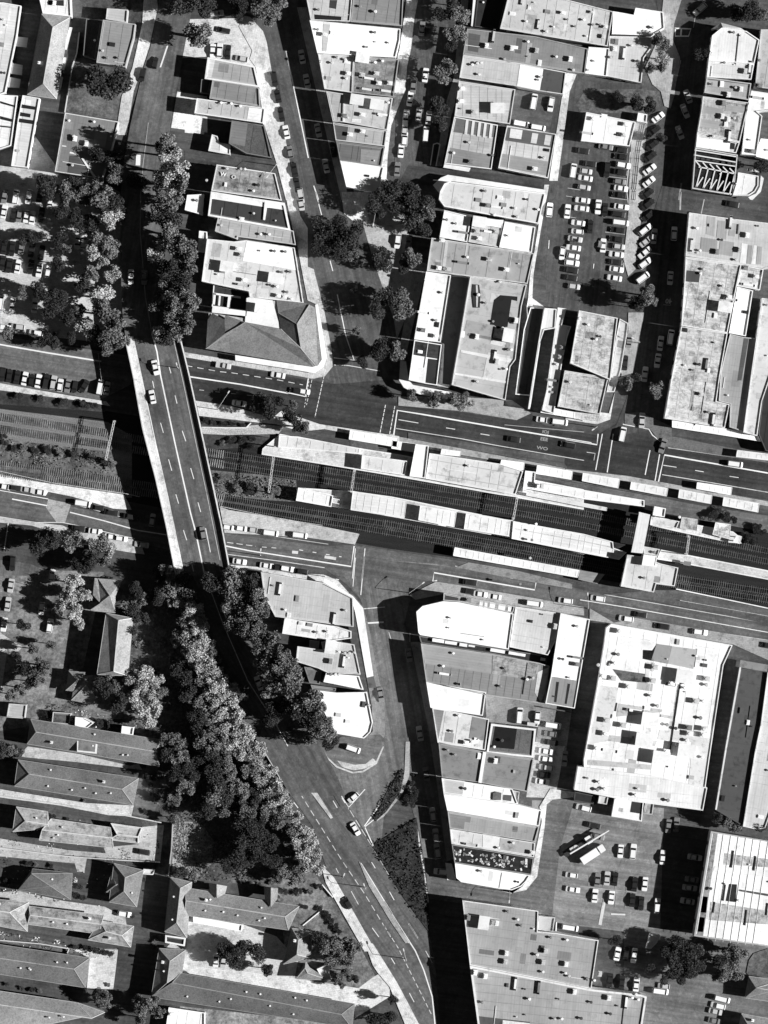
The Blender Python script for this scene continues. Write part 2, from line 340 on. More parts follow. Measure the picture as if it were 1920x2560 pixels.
slab(PV, 'b4', '1290,270 1340,290 1420,390 1470,560 1530,900 1600,1180 1600,1450 1540,1600 1440,1640 1210,1659 1200,1480 1430,1490 1500,1420 1490,1200 1400,700 1350,400', 'conc', .17, 100)
slab('verge', 'b5', '1080,30 1120,110 1200,190 1330,240 1420,230 1530,160 1590,20 1600,-40 1560,-80 1240,-60 1150,-20', 'asph', .17)
slab('kerb_apron', 'b5', '1205,138 1350,172 1440,165 1500,118 1520,135 1528,155 1430,205 1340,218 1250,192', 'conc', .42)
slab('kerb', 'b5', '1072,32 1080,28 1125,108 1203,182 1330,230 1418,221 1522,154 1582,20 1592,22 1534,163 1422,234 1330,244 1196,194 1116,116', 'conc', .42)
slab(PV, 'c4', '430,180 630,210 1150,300 1659,390 1659,460 1450,440 1080,380 500,280 260,330 210,290', 'conc', .3)
slab(PV, 'd4', '180,400 380,520 560,480 1659,670 1659,830 1370,700 370,530 180,520', 'conc', .25)
slab(PV, 'd4', '280,285 440,300 720,340 1659,530 1659,400 900,250 700,250', 'asph', .13)
slab(PV, 'c4', '0,0 400,30 590,60 1100,160 1560,240 1560,200 1110,90 700,20 600,60', 'conc', .2)
slab(PV, 'c4', '220,680 300,680 400,1230 450,1520 580,2480 520,2500 440,1860 370,1400', 'conc', .25, 100)
slab(PV, 'c5', '180,-20 215,-20 210,260 150,420 0,600 -60,640 -60,600 0,570 130,400 170,230', 'conc', .32)
slab('planted_island', 'c5', '150,205 170,230 140,390 20,560 -70,640 -90,620 60,330', 'grass', .04)
slab('planted_island', 'c5', '270,610 330,960 350,1080 370,1290 372,1560 160,1270 0,1000 -90,860 -60,800 0,780', 'grass', .04)
slab(PV, 'c5', '280,700 330,1000 372,1300 360,1310 330,1060 290,860', 'conc', .5)
slab(PV, 'c5', '1380,370 1580,400 1570,440 1400,460 1350,500 1330,700 1270,1100 1180,1210 1060,1235 960,1215 1060,1240 1050,1215 1150,1180 1220,1080 1310,640 1290,520', 'conc', .48)
slab(PV, 'b5', '1070,1000 1180,1110 1480,1640 1520,1720 1430,1720 1170,1260 1110,1150', 'conc', .55, 120)
slab(PV, 'b6', '1430,640 1500,660 1600,820 1700,980 1900,1360 1780,1360 1640,1020 1540,900 1500,840', 'conc', .55, 120)
slab('median_strip', 'b5', '740,0 800,30 1030,390 1170,610 1150,620 1000,420 900,300 800,160', 'conc', .4, 125)
slab('median_strip', 'b5', '1385,975 1400,985 1659,1410 1800,1650 1770,1650 1659,1490 1470,1180', 'conc', .3, 125)
slab(PV, 'd6', '1659,700 1540,740 1500,800 1480,900 1500,930 1659,940', 'grass', .12)
# ---------------------------------------------------------------- lane markings
W3 = .28
line('a2', '-20,1262 0,1265 400,1335 840,1405', .45, .8)
line('b2', '-60,1525 0,1535 400,1595 800,1670', .4, .85); line('b3', '780,135 940,170 965,20', .35, .85)
line('b2', '-50,1440 60,1460 230,1490 330,1500 720,1560 920,1600', .22, .6, dash=(2, 1.6))
line('b3', '60,115 560,170', .2, .45, dash=(1.5, 3.5))
line('b2', '970,1570 930,1800', .2, .6, dash=(.6, .5)); line('b3', '995,30 950,240', .2, .6, dash=(1, .5)); line('b3', '1095,0 1020,340', .22, .7, dash=(1, .3))
line('b3', '1605,240 1560,470', .25, .7, dash=(1, .3)); line('c3', '90,250 45,490', .25, .7, dash=(1, .3))
line('b2', '1025,0 1075,190', W3, .8); line('b2', '1145,570 1168,655', W3, .8); line('b2', '1205,850 1275,1190 1345,1395 1175,1375', .3, .8); line('b2', '1180,1435 1300,1440 1560,1485', .25, .6)
line('b1', '780,420 850,750 965,1310', .35, .75); line('b1', '1010,1540 1050,1659', .35, .75)
line('a1', '1390,380 1330,560 1270,850 1230,1020', .45, .8)
line('a1', '1420,570 1400,650', .25, .7); line('a1', '1342,900 1328,970', .25, .7); line('a1', '1168,820 1160,880', .25, .7)
line('c3', '1720,555 1659,545 1000,435 300,315 110,285 80,495', .42, .85)
line('c3', '120,362 285,390', .22, .7); line('c3', '515,430 590,442', .22, .7); line('c3', '800,480 875,492', .22, .7)
line('c3', '100,435 640,520 930,575 1659,700', .22, .6); line('c3', '1000,405 1659,465', .2, .35)
line('d3', '-20,525 240,570 250,480', .4, .85); line('d3', '285,480 230,780', .3, .75); line('d3', '375,480 325,800', .3, .75)
line('d3', '680,615 640,820', .3, .75); line('d3', '760,650 722,870', .3, .75); line('d3', '750,880 800,655 1659,805', .42, .85)
line('d3', '790,740 900,757', .22, .7); line('d3', '1055,783 1125,795', .22, .7); line('d3', '1340,832 1415,843', .22, .7)
line('d3', '780,818 1160,880 1659,965', .25, .55); line('d3', '455,400 670,440 700,490 770,545', .3, .7); line('d3', '830,595 1659,715', .2, .55)
line('d3', '155,632 225,642 215,700', .2, .6)
line('a3', '100,1020 390,1075', .35, .8); line('a3', '580,1130 860,1200 1140,1280 1400,1320', .35, .7); line('a3', '-20,945 400,1020', .25, .7); line('a3', '560,1050 1100,1195', .2, .55); line('a3', '-20,1165 300,1215 520,1215 640,1240 1120,1350', .25, .6)
line('a3', '75,1180 35,1440', .3, .7)
line('b3', '280,1410 480,1450 1320,1580 1345,1410', .38, .85); line('b3', '290,1380 530,1412', .22, .6, dash=(2, 1))
line('b3', '580,1418 740,1430', .22, .6, dash=(1.5, 1.5)); line('b3', '890,1442 1240,1500', .25, .7, dash=(1.2, 3)); line('b3', '300,1480 760,1540 1100,1590', .22, .6)
line('b3', '830,1460 880,1465', .9, .6); line('b3', '1100,1500 1195,1515', .9, .6); line('b3', '1130,1395 280,1270', .2, .5)
line('b3', '1355,1430 1330,1680', .25, .8); line('b3', '1435,1430 1410,1680', .28, .8)
line('b4', '1355,-20 1335,220', .25, .8); line('b4', '1430,-30 1400,290', .28, .8); line('b4', '1420,405 1600,390', .25, .7); line('b4', '1430,525 1590,515', .5, .7)
line('c4', '440,170 405,175 415,105 1250,248 1262,180', .4, .8); line('c4', '590,50 1100,160', .25, .5, dash=(1, 2.5)); line('c4', '40,600 60,665', .25, .6); line('c4', '215,600 215,680', .2, .4)
line('d4', '100,330 500,395 1659,600', .25, .7); line('d4', '300,285 1659,525', .22, .55); line('d4', '530,490 900,550 1659,665', .2, .5)
line('b5', '800,30 880,170 1020,390 1160,615', .35, .85); line('b5', '700,90 900,400', .22, .6, dash=(1.2, .8)); line('b5', '760,190 1240,960 1430,1240 1660,1620', .25, .55, dash=(2, 1.2))
line('b5', '930,40 1120,340 1230,520', .2, .03); line('b5', '1010,60 1040,110', .25, .7); line('b5', '1020,230 1060,290', .25, .8); line('b5', '1170,470 1205,530', .25, .8); line('b5', '1490,980 1520,1030', .25, .8)
line('b5', '1080,170 1300,540', .25, .75, dash=(2, 2)); line('b5', '1205,375 1300,525 1435,375', .3, .8); line('b5', '845,485 880,530', .25, .7); line('b5', '1195,1030 1215,1070', .25, .6); line('b5', '1320,1220 1380,1330', .22, .6)
line('b5', '1310,550 1500,860 1640,1100', .22, .55, dash=(2.5, 1)); line('b5', '1400,990 1659,1410', .5, .8); line('b5', '1500,855 1560,815 1659,740', .3, .8); line('b5', '1620,420 1430,680 1510,860', .35, .75); line('b5', '1430,690 1480,650 1659,500', .3, .7)
line('b5', '1495,1525 1550,1600', .25, .7); line('b5', '1150,1110 1250,1270', .3, .7)
line('c5', '45,1225 85,1295', .25, .8); line('c5', '205,1490 280,1610', .25, .8); line('c5', '0,1310 210,1650', .35, .8)
line('c6', '210,500 280,610', .25, .8); line('c6', '0,310 100,470 260,720 330,880 400,1100 430,1400', .38, .8); line('c6', '0,510 120,700 270,1000 400,1260', .25, .55, dash=(1.5, .8)); line('c6', '345,720 400,820', .25, .6); line('c6', '60,780 90,830', .25, .7); line('c6', '210,1070 250,1145', .25, .7)
line('b5', '1350,450 1325,480', .6, .8)
line('d1', '885,235 1020,240 1000,300 890,300 890,235', .4, .7); line('d1', '940,240 935,300', .5, .7); line('d1', '1060,110 1040,230', .2, .4); line('d1', '935,500 870,800', .2, .5); line('d1', '940,1520 920,1659', .5, .3)
line('d2', '935,0 930,150', .5, .4); line('d2', '1130,60 1105,180', .3, .4); line('d2', '735,890 732,950', .45, .45); line('d2', '790,935 850,940 848,880', .2, .3); line('d2', '215,595 210,635', .25, .7)
line('c2', '1370,400 1365,470', .25, .6)
for x0, y0, x1, y1 in ((1419, 470, 1451, 475), (1415, 490, 1447, 495), (1408, 540, 1440, 545), (1517, 441, 1568, 447), (1524, 494, 1570, 500), (1512, 580, 1562, 586), (1510, 625, 1560, 631), (1512, 655, 1560, 661), (1520, 520, 1566, 526)):
    line('f', f'{x0},{y0} {x1},{y1}', .18, .4)
line('f', '1576,380 1566,470 1572,520 1558,680', .3, .5); line('f', '1586,380 1580,470', .2, .5)
line('d5', '100,1180 560,1230', .18, .35)
line('d5', '300,1310 265,1500', 1.0, .55); line('d5', '355,1410 475,1415', .5, .6)
for x, y in ((180, 1080), (240, 1210), (300, 1090), (400, 1110), (490, 1150), (180, 1220), (300, 1240), (400, 1260), (480, 1280)): line('d5', f'{x},{y} {x-12},{y+100}', .15, .3)
text_mark('IOJ', 'c3', '1340,465', 1.6, -9, .32, sy=.8); text_mark('EEE', 'c3', '1328,525', 1.6, -9, .32, sy=.9); text_mark('WO', 'c3', '1313,600', 1.9, -9, .32, sy=.7)
text_mark('BS', 'c3', '300,500', 1.8, -9, .5, sy=.6); text_mark('40', 'd2', '835,905', 2.0, 172, .4)
# ---------------------------------------------------------------- railway tracks
def track(tile_pts, label):
    pts = [WXY(p) for p in tile_pts]; r = MB(); re_ = MB(); rr = [MB(), MB()]
    L = 0; d = 0.3; k = 0
    for i in range(1, len(pts)):
        a, b = pts[i-1], pts[i]; l = math.hypot(b[0]-a[0], b[1]-a[1]); an = math.atan2(b[1]-a[1], b[0]-a[0])
        while d < l:
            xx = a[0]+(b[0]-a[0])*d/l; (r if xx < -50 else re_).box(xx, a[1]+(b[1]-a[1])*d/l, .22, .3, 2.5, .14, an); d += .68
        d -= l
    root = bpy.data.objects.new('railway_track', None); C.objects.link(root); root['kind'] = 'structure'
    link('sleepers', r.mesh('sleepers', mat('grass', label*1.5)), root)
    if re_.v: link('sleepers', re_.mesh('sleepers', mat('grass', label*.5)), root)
    for sd in (0, 1):
        Lp, Rp = strip_pts(pts, 1.5); q = (Lp, Rp)[sd]
        for i in range(len(q)-1): rr[sd].bar((*q[i], .43), (*q[i+1], .43), .09, .14)
        link('rail', rr[sd].mesh('rail', mat('metal', .14)), root)
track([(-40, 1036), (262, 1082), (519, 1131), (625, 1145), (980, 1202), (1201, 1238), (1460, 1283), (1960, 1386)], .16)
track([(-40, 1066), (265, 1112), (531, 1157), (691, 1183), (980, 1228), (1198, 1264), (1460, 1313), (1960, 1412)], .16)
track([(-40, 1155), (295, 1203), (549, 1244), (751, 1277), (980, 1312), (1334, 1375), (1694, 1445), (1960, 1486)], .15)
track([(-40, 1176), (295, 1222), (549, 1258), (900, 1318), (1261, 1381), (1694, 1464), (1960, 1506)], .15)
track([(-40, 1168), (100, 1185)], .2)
# ---------------------------------------------------------------- bridge and its approach ramps
ST = [(-60, 408, 492, 0), (50, 390, 475, 0), (115, 377, 462, 0), (169, 359, 452, 0), (241, 342, 437, .15), (313, 326, 425, .7), (416, 308, 412, 1.9), (482, 302, 408, 2.9), (580, 300, 405, 4.2), (700, 303, 415, 5.6), (780, 306, 432, 6.4), (857, 315, 455, 6.8),
      (940, 333, 475, 6.9), (1070, 356, 503, 7), (1196, 389, 530, 7), (1317, 416, 556, 6.9), (1437, 439, 578, 6.8), (1560, 492, 640, 5.6), (1700, 560, 712, 3.8), (1800, 612, 765, 2.3), (1877, 658, 810, 1.1), (1960, 709, 852, .3), (1990, 727, 862, .12)]
def stat(y):
    for i in range(1, len(ST)):
        a, b = ST[i-1], ST[i]
        if y <= b[0]: t = (y-a[0])/(b[0]-a[0]); return [a[k]+(b[k]-a[k])*t for k in (1, 2, 3)]
    return list(ST[-1][1:])
def rz_at(y): return stat(y)[2]
def strip(st, z_off, lo, hi, m, name, parent=None, thick=0.0):
    b = MB()
    for i in range(len(st)-1):
        q = []
        for y, l, r, z in (st[i], st[i+1]):
            zz = z+z_off; a = WXY((l+(r-l)*lo, y), zz); c = WXY((l+(r-l)*hi, y), zz); q.append((a, c, zz))
        (a0, c0, z0), (a1, c1, z1) = q
        b.face([(*a1, z1), (*c1, z1), (*c0, z0), (*a0, z0)])
        if thick:
            for u0, u1 in ((a0, a1), (c1, c0)):
                h0, h1 = (z0, z1) if u0 is a0 else (z1, z0)
                t0 = thick if thick > 0 else h0; t1 = thick if thick > 0 else h1
                b.face([(*u0, h0), (*u0, h0-t0), (*u1, h1-t1), (*u1, h1)])
            if thick > 0: b.face([(*a0, z0-thick), (*c0, z0-thick), (*c1, z1-thick), (*a1, z1-thick)])
    o = link(name, b.mesh(name, m), parent)
    if not parent: o['kind'] = 'structure'
    return o
fine_st = [(y, *stat(y)) for y in list(range(-60, 1991, 15))+[1990]]
nst = [s for s in fine_st if s[0] <= 855]; bst = [s for s in fine_st if 840 <= s[0] <= 1440]; sst = [s for s in fine_st if s[0] >= 1440]
strip(nst, .13, 0, 1, mat('asph', .16, 80), 'approach_road', thick=-1)
strip(sst, .13, 0, 1, mat('asph', .13, 118), 'approach_road', thick=-1)
br = thing('road_bridge', 'long four lane concrete road bridge over the railway tracks and both station streets', 'bridge', (0, 0, 0))
strip(bst, .1, 0, 1, mat('conc', .3, 100), 'deck', br, thick=1.1)
strip(bst, .16, .155, .955, mat('asph', .135, 102), 'roadway', br)
strip(bst, .28, .012, .15, mat('conc', .5, 102), 'footpath', br, thick=.12)
for t, tone in ((.004, .55), (.988, .6)):
    b = MB()
    for i in range(len(bst)-1):
        p = []
        for y, l, r, z in (bst[i], bst[i+1]):
            p.append((*WXY((l+(r-l)*t, y), z), z+.75))
        b.bar(p[0], p[1], .3, 1.3)
    link('parapet', b.mesh('parapet', mat('flat', tone)), br)
b = MB()
for i in range(len(bst)-1):
    p = []
    for y, l, r, z in (bst[i], bst[i+1]): p.append((*WXY((l+(r-l)*.955, y), z), z+.35))
    b.bar(p[0], p[1], .18, .5)
link('guard_rail', b.mesh('guard_rail', mat('metal', .35)), br)
for y in (930, 1030, 1135, 1225, 1330):
    l, r, z = stat(y); b = MB()
    for t in (.15, .5, .85): p = WXY((l+(r-l)*t, y+14*t)); b.tube((p[0], p[1], 0), (p[0], p[1], z-1), .5, .5, 10)
    a = WXY((l+(r-l)*.04, y)); c = WXY((l+(r-l)*.96, y+14)); b.bar((*a, z-1.4), (*c, z-1.4), 1.0, .8)
    link('pier', b.mesh('pier', mat('flat', .35)), br)
def bl(s, w, v, dash=None, first=0):
    pts = P('f', s); dense = []
    for i in range(1, len(pts)):
        a, b2 = pts[i-1], pts[i]; n = max(1, int(math.hypot(b2[0]-a[0], b2[1]-a[1])/8))
        for k in range(n): dense.append((a[0]+(b2[0]-a[0])*k/n, a[1]+(b2[1]-a[1])*k/n))
    dense.append(pts[-1])
    return line('f', dense, w, v, dash=dash, zf=lambda q: stat(1280-q[1]/S)[2]+.17)
bl('371,307 358,416 353,482 352,580 366,745 383,838', .25, .35)
bl('383,838 395,881 404,940 440,1109 479,1284 492,1332 513,1434', .42, .85)
bl('513,1434 560,1560 620,1700 690,1810 720,1865', .3, .6)
bl('335,842 356,940 392,1109 422,1241 461,1428', .28, .75)
bl('437,854 461,960 482,1060 520,1240 552,1400', .2, .45)
for a in ('384,954 388,972', '404,1058 411,1083', '424,1149 432,1177', '442,1236 449,1259', '461,1325 469,1350', '440,990 445,1010', '458,1078 467,1104', '479,1171 487,1198', '497,1256 504,1280', '516,1320 528,1380', '425,918 430,935', '482,1410 486,1428'): bl(a, .24, .8)
for a in ('665,1885 700,1945', '640,1850 655,1880'): bl(a, .22, .5)
# ---------------------------------------------------------------- builders for things
rnd = random.Random(7)
UM = {}
def unit_mesh(kind):
    """small rooftop things, modelled once"""
    if kind in UM: return UM[kind]
    b = MB()
    if kind == 'air_conditioner': b.box(0, 0, 0, 1.5, 1.1, 1.0); b.box(0, 0, 1.0, 1.2, .8, .12); b.tube((0, 0, 1.1), (0, 0, 1.25), .4, .4, 10)
    elif kind == 'vent': b.tube((0, 0, 0), (0, 0, .7), .22, .22, 8); b.tube((0, 0, .7), (0, 0, .95), .42, .3, 8)
    elif kind == 'skylight': b.box(0, 0, 0, 1.7, 1.1, .2); b.prism([(-.7, -.4), (.7, -.4), (.7, .4), (-.7, .4)], .2, .35)
    elif kind == 'duct': b.box(0, 0, .25, 3.6, .6, .5); b.box(1.6, 0, 0, .5, .6, .75); b.box(-1.6, 0, 0, .5, .6, .75)
    elif kind == 'plant_room': b.box(0, 0, 0, 3.4, 2.6, 2.0); b.box(0, 0, 2.0, 3.7, 2.9, .12)
    elif kind == 'chimney': b.box(0, 0, -.6, .9, .9, 2.2); b.box(0, 0, 1.6, 1.1, 1.1, .15); b.tube((0, 0, 1.7), (0, 0, 2.0), .2, .2, 8)
    elif kind == 'satellite_dish': b.tube((0, 0, 0), (0, 0, .9), .06, .06, 6); b.tube((0, 0, .9), (.25, 0, 1.15), .1, .5, 10)
    UM[kind] = b.mesh(kind, mat('flat', .5)); return UM[kind]
def unit(root, kind, xy, z, tone=None, a=0.0, sc_=1.0):
    o = link(kind, unit_mesh(kind), root, (xy[0]-root.location[0], xy[1]-root.location[1], z), radians(a), mat('flat', tone if tone is not None else rnd.choice((.25, .5, .7, .85))))
    o.scale = (sc_, sc_, sc_); return o
def part(root, name, pts, z0, z1, m, bottom=True):
    b = MB(); b.prism(rel(pts, root.location), z0, z1, bottom); return link(name, b.mesh(name, m), root)
WALLT = .42
def openings(root, W, h, n=4, tone=.05, base=0.0):
    """shop windows and doors on the longest outside walls"""
    E = sorted([(-math.hypot(W[i][0]-W[i-1][0], W[i][1]-W[i-1][1]), i) for i in range(len(W))])[:2]
    for L, i in E:
        a, b2 = W[i-1], W[i]; L = -L
        if L < 4: continue
        ux, uy = (b2[0]-a[0])/L, (b2[1]-a[1])/L; nx, ny = uy, -ux
        k = min(n, int(L/3.2)); lv = max(1, int(h/3.2))
        for f in range(lv):
            for j in range(k):
                t = L*(j+.5)/k; door = f == 0 and j == k//2; hh = 2.1 if door else 1.2; z = base+(.05 if door else 1.0+3.1*f)
                cx, cy = a[0]+ux*t+nx*.03, a[1]+uy*t+ny*.03
                m = MB(); m.bar((cx-ux*.6, cy-uy*.6, z+hh/2), (cx+ux*.6, cy+uy*.6, z+hh/2), .1, hh)
                nm = 'door' if door else 'window'
                m.v = [(x-root.location[0], y-root.location[1], q) for x, y, q in m.v]
                link(nm, m.mesh(nm, mat('glass', tone)), root)
def seams(poly, ang, gap, w, z, th=.07):
    """thin standing seams laid across a roof outline, clipped to it"""
    a = radians(ang); c, q = cos(a), sin(a); R = [(x*c+y*q, -x*q+y*c) for x, y in poly]; b = MB(); x = min(p[0] for p in R)+gap*rnd.uniform(.4, 1); x1 = max(p[0] for p in R)
    while x < x1-.3:
        ys = sorted(R[i-1][1]+(R[i][1]-R[i-1][1])*(x-R[i-1][0])/(R[i][0]-R[i-1][0]) for i in range(len(R)) if (R[i-1][0] > x) != (R[i][0] > x))
        for y0, y1 in zip(ys[::2], ys[1::2]):
            if y1-y0 > .8: b.bar((x*c-(y0+.15)*q, x*q+(y0+.15)*c, z), (x*c-(y1-.15)*q, x*q+(y1-.15)*c, z), w, th)
        x += gap*rnd.choice((1, 1, 1, 1.5, .7))
    return b
def roofjoin(a, b):
    n = len(a.v); a.v += b.v; a.f += [tuple(n+i for i in f) for f in b.f]
def B(tile, s, h, tone, label, kind='corr', par=.45, n=0, name='shop', cat='shop', ang=-8.5, edge=None, rim=.28, base=0.0, units=None, wt=None, win=True):
    """flat or low roofed block: wall ring with parapet, roof sheet inside it, things bolted to the roof"""
    px = P(tile, s); pts = ccw([WXY(p, h) for p in px]); c = cen(pts)
    root = thing(name, label, cat, (c[0], c[1], base)); r = rel(pts, c)
    inn = inset(r, rim); b = MB(); k = len(r); top = h+par-base; n0 = 0
    b.v += [(x, y, 0) for x, y in r]+[(x, y, top) for x, y in r]+[(x, y, top) for x, y in inn]+[(x, y, h-base-.02) for x, y in inn]
    for i in range(k):
        j = (i+1) % k
        for q in range(3): b.f.append((q*k+i, q*k+j, (q+1)*k+j, (q+1)*k+i))
    e = edge if edge is not None else min(.9, tone*1.15+.05)
    link('wall', b.mesh('wall', mat('flat', wt if wt is not None else e)), root)
    b = MB(); b.face([(x, y, h-base) for x, y in inn]); nf = len(b.f)
    if abs(area(inn)) > 25 and not (kind == 'flat' and tone > .82): roofjoin(b, seams(inset(r, rim+.1), ang, 2.6 if kind == 'corr' else 4.2, .13, h-base+.02))
    rm = b.mesh('roof', mat(kind, tone, ang)); rm.materials.append(mat('flat', min(.85, tone*rnd.choice((.72, .8, .86))))); rm.polygons.foreach_set('material_index', [0]*nf+[1]*(len(b.f)-nf)); link('roof', rm, root)
    W = [(x+c[0], y+c[1]) for x, y in r]
    if win: openings(root, W, h-base)
    if par > .2 and len(inn) > 2:
        i = max(range(k), key=lambda q: math.hypot(r[q][0]-r[q-1][0], r[q][1]-r[q-1][1])); m = MB()
        a, q = inset(r, rim+.25)[i-1], inset(r, rim+.25)[i]; m.bar((*a, h-base+.06), (*q, h-base+.06), .22, .1); link('gutter', m.mesh('gutter', mat('metal', min(.8, tone+.12))), root)
    if n:
        P_ = [p for p in W]; xs = [p[0] for p in P_]; ys = [p[1] for p in P_]; g = 0; put = []
        while len(put) < n and g < 200:
            g += 1; q = (rnd.uniform(min(xs), max(xs)), rnd.uniform(min(ys), max(ys)))
            if inside(q, P_) and edged(q, P_) > 1.6 and all(math.hypot(q[0]-z[0], q[1]-z[1]) > 2.6 for z in put):
                put.append(q); kd = rnd.choice(('air_conditioner', 'vent', 'vent', 'vent', 'skylight', 'duct', 'air_conditioner'))
                unit(root, kd, q, h-base, None, ang+rnd.choice((0, 90)), rnd.uniform(.8, 1.15))
    A = abs(area(r))
    if A > 45 and base < 5 and par > .12:
        xs = [p[0] for p in W]; ys = [p[1] for p in W]; ex = min(60, int(A/55)) if name != 'station_building' else int(A/120); g = 0; done = 0
        while done < ex and g < 400:
            g += 1; q = (rnd.uniform(min(xs), max(xs)), rnd.uniform(min(ys), max(ys)))
            if not inside(q, W) or edged(q, W) < 1.2: continue
            done += 1; t = rnd.random(); lx, ly, z = q[0]-c[0], q[1]-c[1], h-base; an = radians(ang+rnd.choice((0, 90)))
            if t < .38:
                o = link('vent', unit_mesh('vent'), root, (lx, ly, z), 0, mat('flat', rnd.choice((.08, .3, .6, .85)))); k_ = rnd.uniform(.6, 1.4); o.scale = (k_, k_, k_)
            elif t < .5:
                o = link('roof_hatch', unit_mesh('skylight'), root, (lx, ly, z), an, mat('flat', rnd.choice((.03, .1, .4, .85)))); k_ = rnd.uniform(.6, 1.2); o.scale = (k_, k_, 1.5)
            elif t < .62:
                m_ = MB(); L_ = min(edged(q, W)*1.4, 5); m_.bar((lx-cos(an)*L_, ly-sin(an)*L_, z+.15), (lx+cos(an)*L_, ly+sin(an)*L_, z+.15), .16, .2); link('roof_pipe', m_.mesh('roof_pipe', mat('flat', rnd.choice((.1, .6, .8)))), root)
            else:
                e_ = edged(q, W)*.75; a_, b_ = min(e_, rnd.uniform(.6, 3.2)), min(e_, rnd.uniform(.5, 1.8)); m_ = MB(); m_.box(lx, ly, z+.004, 2*a_*.9, 2*b_*.9, .012+.004*(done % 6), an)
                link('roof_patch', m_.mesh('roof_patch', mat(kind if kind != 'tile' else 'flat', min(.9, tone*rnd.choice((.5, .68, .8, .9, 1.12, 1.25))), ang)), root)
    for u in (units or '').split():
        kd, x, y = u.split(':')[0], *u.split(':')[1].split(','); kk = {'ac': 'air_conditioner', 'v': 'vent', 's': 'skylight', 'd': 'duct', 'p': 'plant_room', 'c': 'chimney'}[kd]
        unit(root, kk, WXY(P(tile, f'{x},{y}')[0], h+.7), h-base, .8 if kk == 'plant_room' else None, ang, 1.45 if name == 'department_store' else 1.15)
    return root
def panel(root, tile, s, h, tone, kind='corr', ang=-8.5, name='roof_panel', th=.05, up=.03):
    pts = [WXY(p, h) for p in P(tile, s)]; bz = root.location[2]
    return part(root, name, pts, h+up-bz, h+up+th-bz, mat(kind, tone, ang))
def awning(root, tile, s, h, tone, kind='flat', name='awning'):
    pts = [WXY(p, h) for p in P(tile, s)]; o = part(root, name, pts, h-.18-root.location[2], h-root.location[2], mat(kind, tone)); return o
def roofmesh(root, tile, faces, m, name='roof', caps=None, eave=None):
    """faces: list of 'x,y,z x,y,z ...' in picture coordinates and metres"""
    b = MB()
    for s in faces:
        q = []
        for p in s.split():
            x, y, z = (float(k) for k in p.split(',')); X, Y = WXY(P(tile, [(x, y)] if tile != 'f' else [(x, y)])[0] if tile == 'f' else P(tile, f'{x},{y}')[0], z)
            q.append((X-root.location[0], Y-root.location[1], z))
        if area([(k[0], k[1]) for k in q]) < 0: q = q[::-1]
        b.face(q)
    return link(name, b.mesh(name, m), root)
def HIP(tile, abcd, ridge, h, rise, tone, label, name='house', cat='house', ang=-8.5, kind='tile', gable=False, cap=True, n=2, extra=None, wt=.5):
    """hipped or gabled roof on walls; abcd = corners in order round the eaves, ridge = two ridge ends (first lies towards side d-a)"""
    e = [WXY(p, h) for p in P(tile, abcd)]; R = [WXY(p, h+rise) for p in P(tile, ridge)]
    if area(e) > 0: pass
    c = cen(e); root = thing(name, label, cat, (c[0], c[1], 0))
    q = [(x-c[0], y-c[1], h) for x, y in e]; r = [(x-c[0], y-c[1], h+rise) for x, y in R]
    b = MB(); sgn = area(e) > 0
    def F(*p): b.face(list(p) if sgn else list(p)[::-1])
    F(q[0], q[1], r[1], r[0]); F(q[1], q[2], r[1]); F(q[2], q[3], r[0], r[1]); F(q[3], q[0], r[0])
    for i in range(4):      # eave boards
        a, d = q[i-1], q[i]; F((a[0], a[1], h-.22), (d[0], d[1], h-.22), d, a)
    b.face([(x, y, h-.22) for x, y, z in (q[::-1] if sgn else q)])
    link('roof', b.mesh('roof', mat(kind, tone, ang)), root)
    w_ = inset(ccw([(x, y) for x, y, z in q]), .45); b = MB(); b.prism(w_, 0, h-.2); link('wall', b.mesh('wall', mat('flat', wt)), root)
    openings(root, [(x+c[0], y+c[1]) for x, y in w_], h-.3)
    if cap:
        m = mat('flat', min(.75, tone*1.25+.05)); b = MB(); b.bar((r[0][0], r[0][1], r[0][2]+.05), (r[1][0], r[1][1], r[1][2]+.05), .28, .14); link('ridge_cap', b.mesh('ridge_cap', m), root)
        for k, (i, j) in enumerate(((0, 0), (3, 0), (1, 1), (2, 1))):
            b = MB(); b.bar((q[i][0], q[i][1], q[i][2]+.06), (r[j][0], r[j][1], r[j][2]+.05), .22, .12); link('hip_cap', b.mesh('hip_cap', m), root)
    b = MB()
    for i in range(4): b.bar((q[i-1][0], q[i-1][1], h-.05), (q[i][0], q[i][1], h-.05), .16, .14)
    link('gutter', b.mesh('gutter', mat('metal', min(.7, tone+.15))), root)
    for k in range(n):
        t = rnd.uniform(.15, .85); sd = rnd.choice((0, 2)); i, j = (0, 1) if sd == 0 else (3, 2)
        ex = (q[i][0]+(q[j][0]-q[i][0])*t, q[i][1]+(q[j][1]-q[i][1])*t); rx = (r[0][0]+(r[1][0]-r[0][0])*t, r[0][1]+(r[1][1]-r[0][1])*t); u = rnd.uniform(.35, .7)
        x, y = ex[0]+(rx[0]-ex[0])*u, ex[1]+(rx[1]-ex[1])*u
        o = unit(root, 'vent' if k else rnd.choice(('vent', 'chimney')), (x+c[0], y+c[1]), h+rise*u-.15, rnd.choice((.7, .85)), ang, .8)
    return root
def CUSTOM(tile, outline, h, label, name='house', cat='house', wt=.45):
    e = [WXY(p, h) for p in P(tile, outline)]; c = cen(e); root = thing(name, label, cat, (c[0], c[1], 0))
    w_ = inset(ccw(rel(e, c)), .35); b = MB(); b.prism(w_, 0, h-.05); link('wall', b.mesh('wall', mat('flat', wt)), root)
    openings(root, [(x+c[0], y+c[1]) for x, y in w_], h-.3); return root
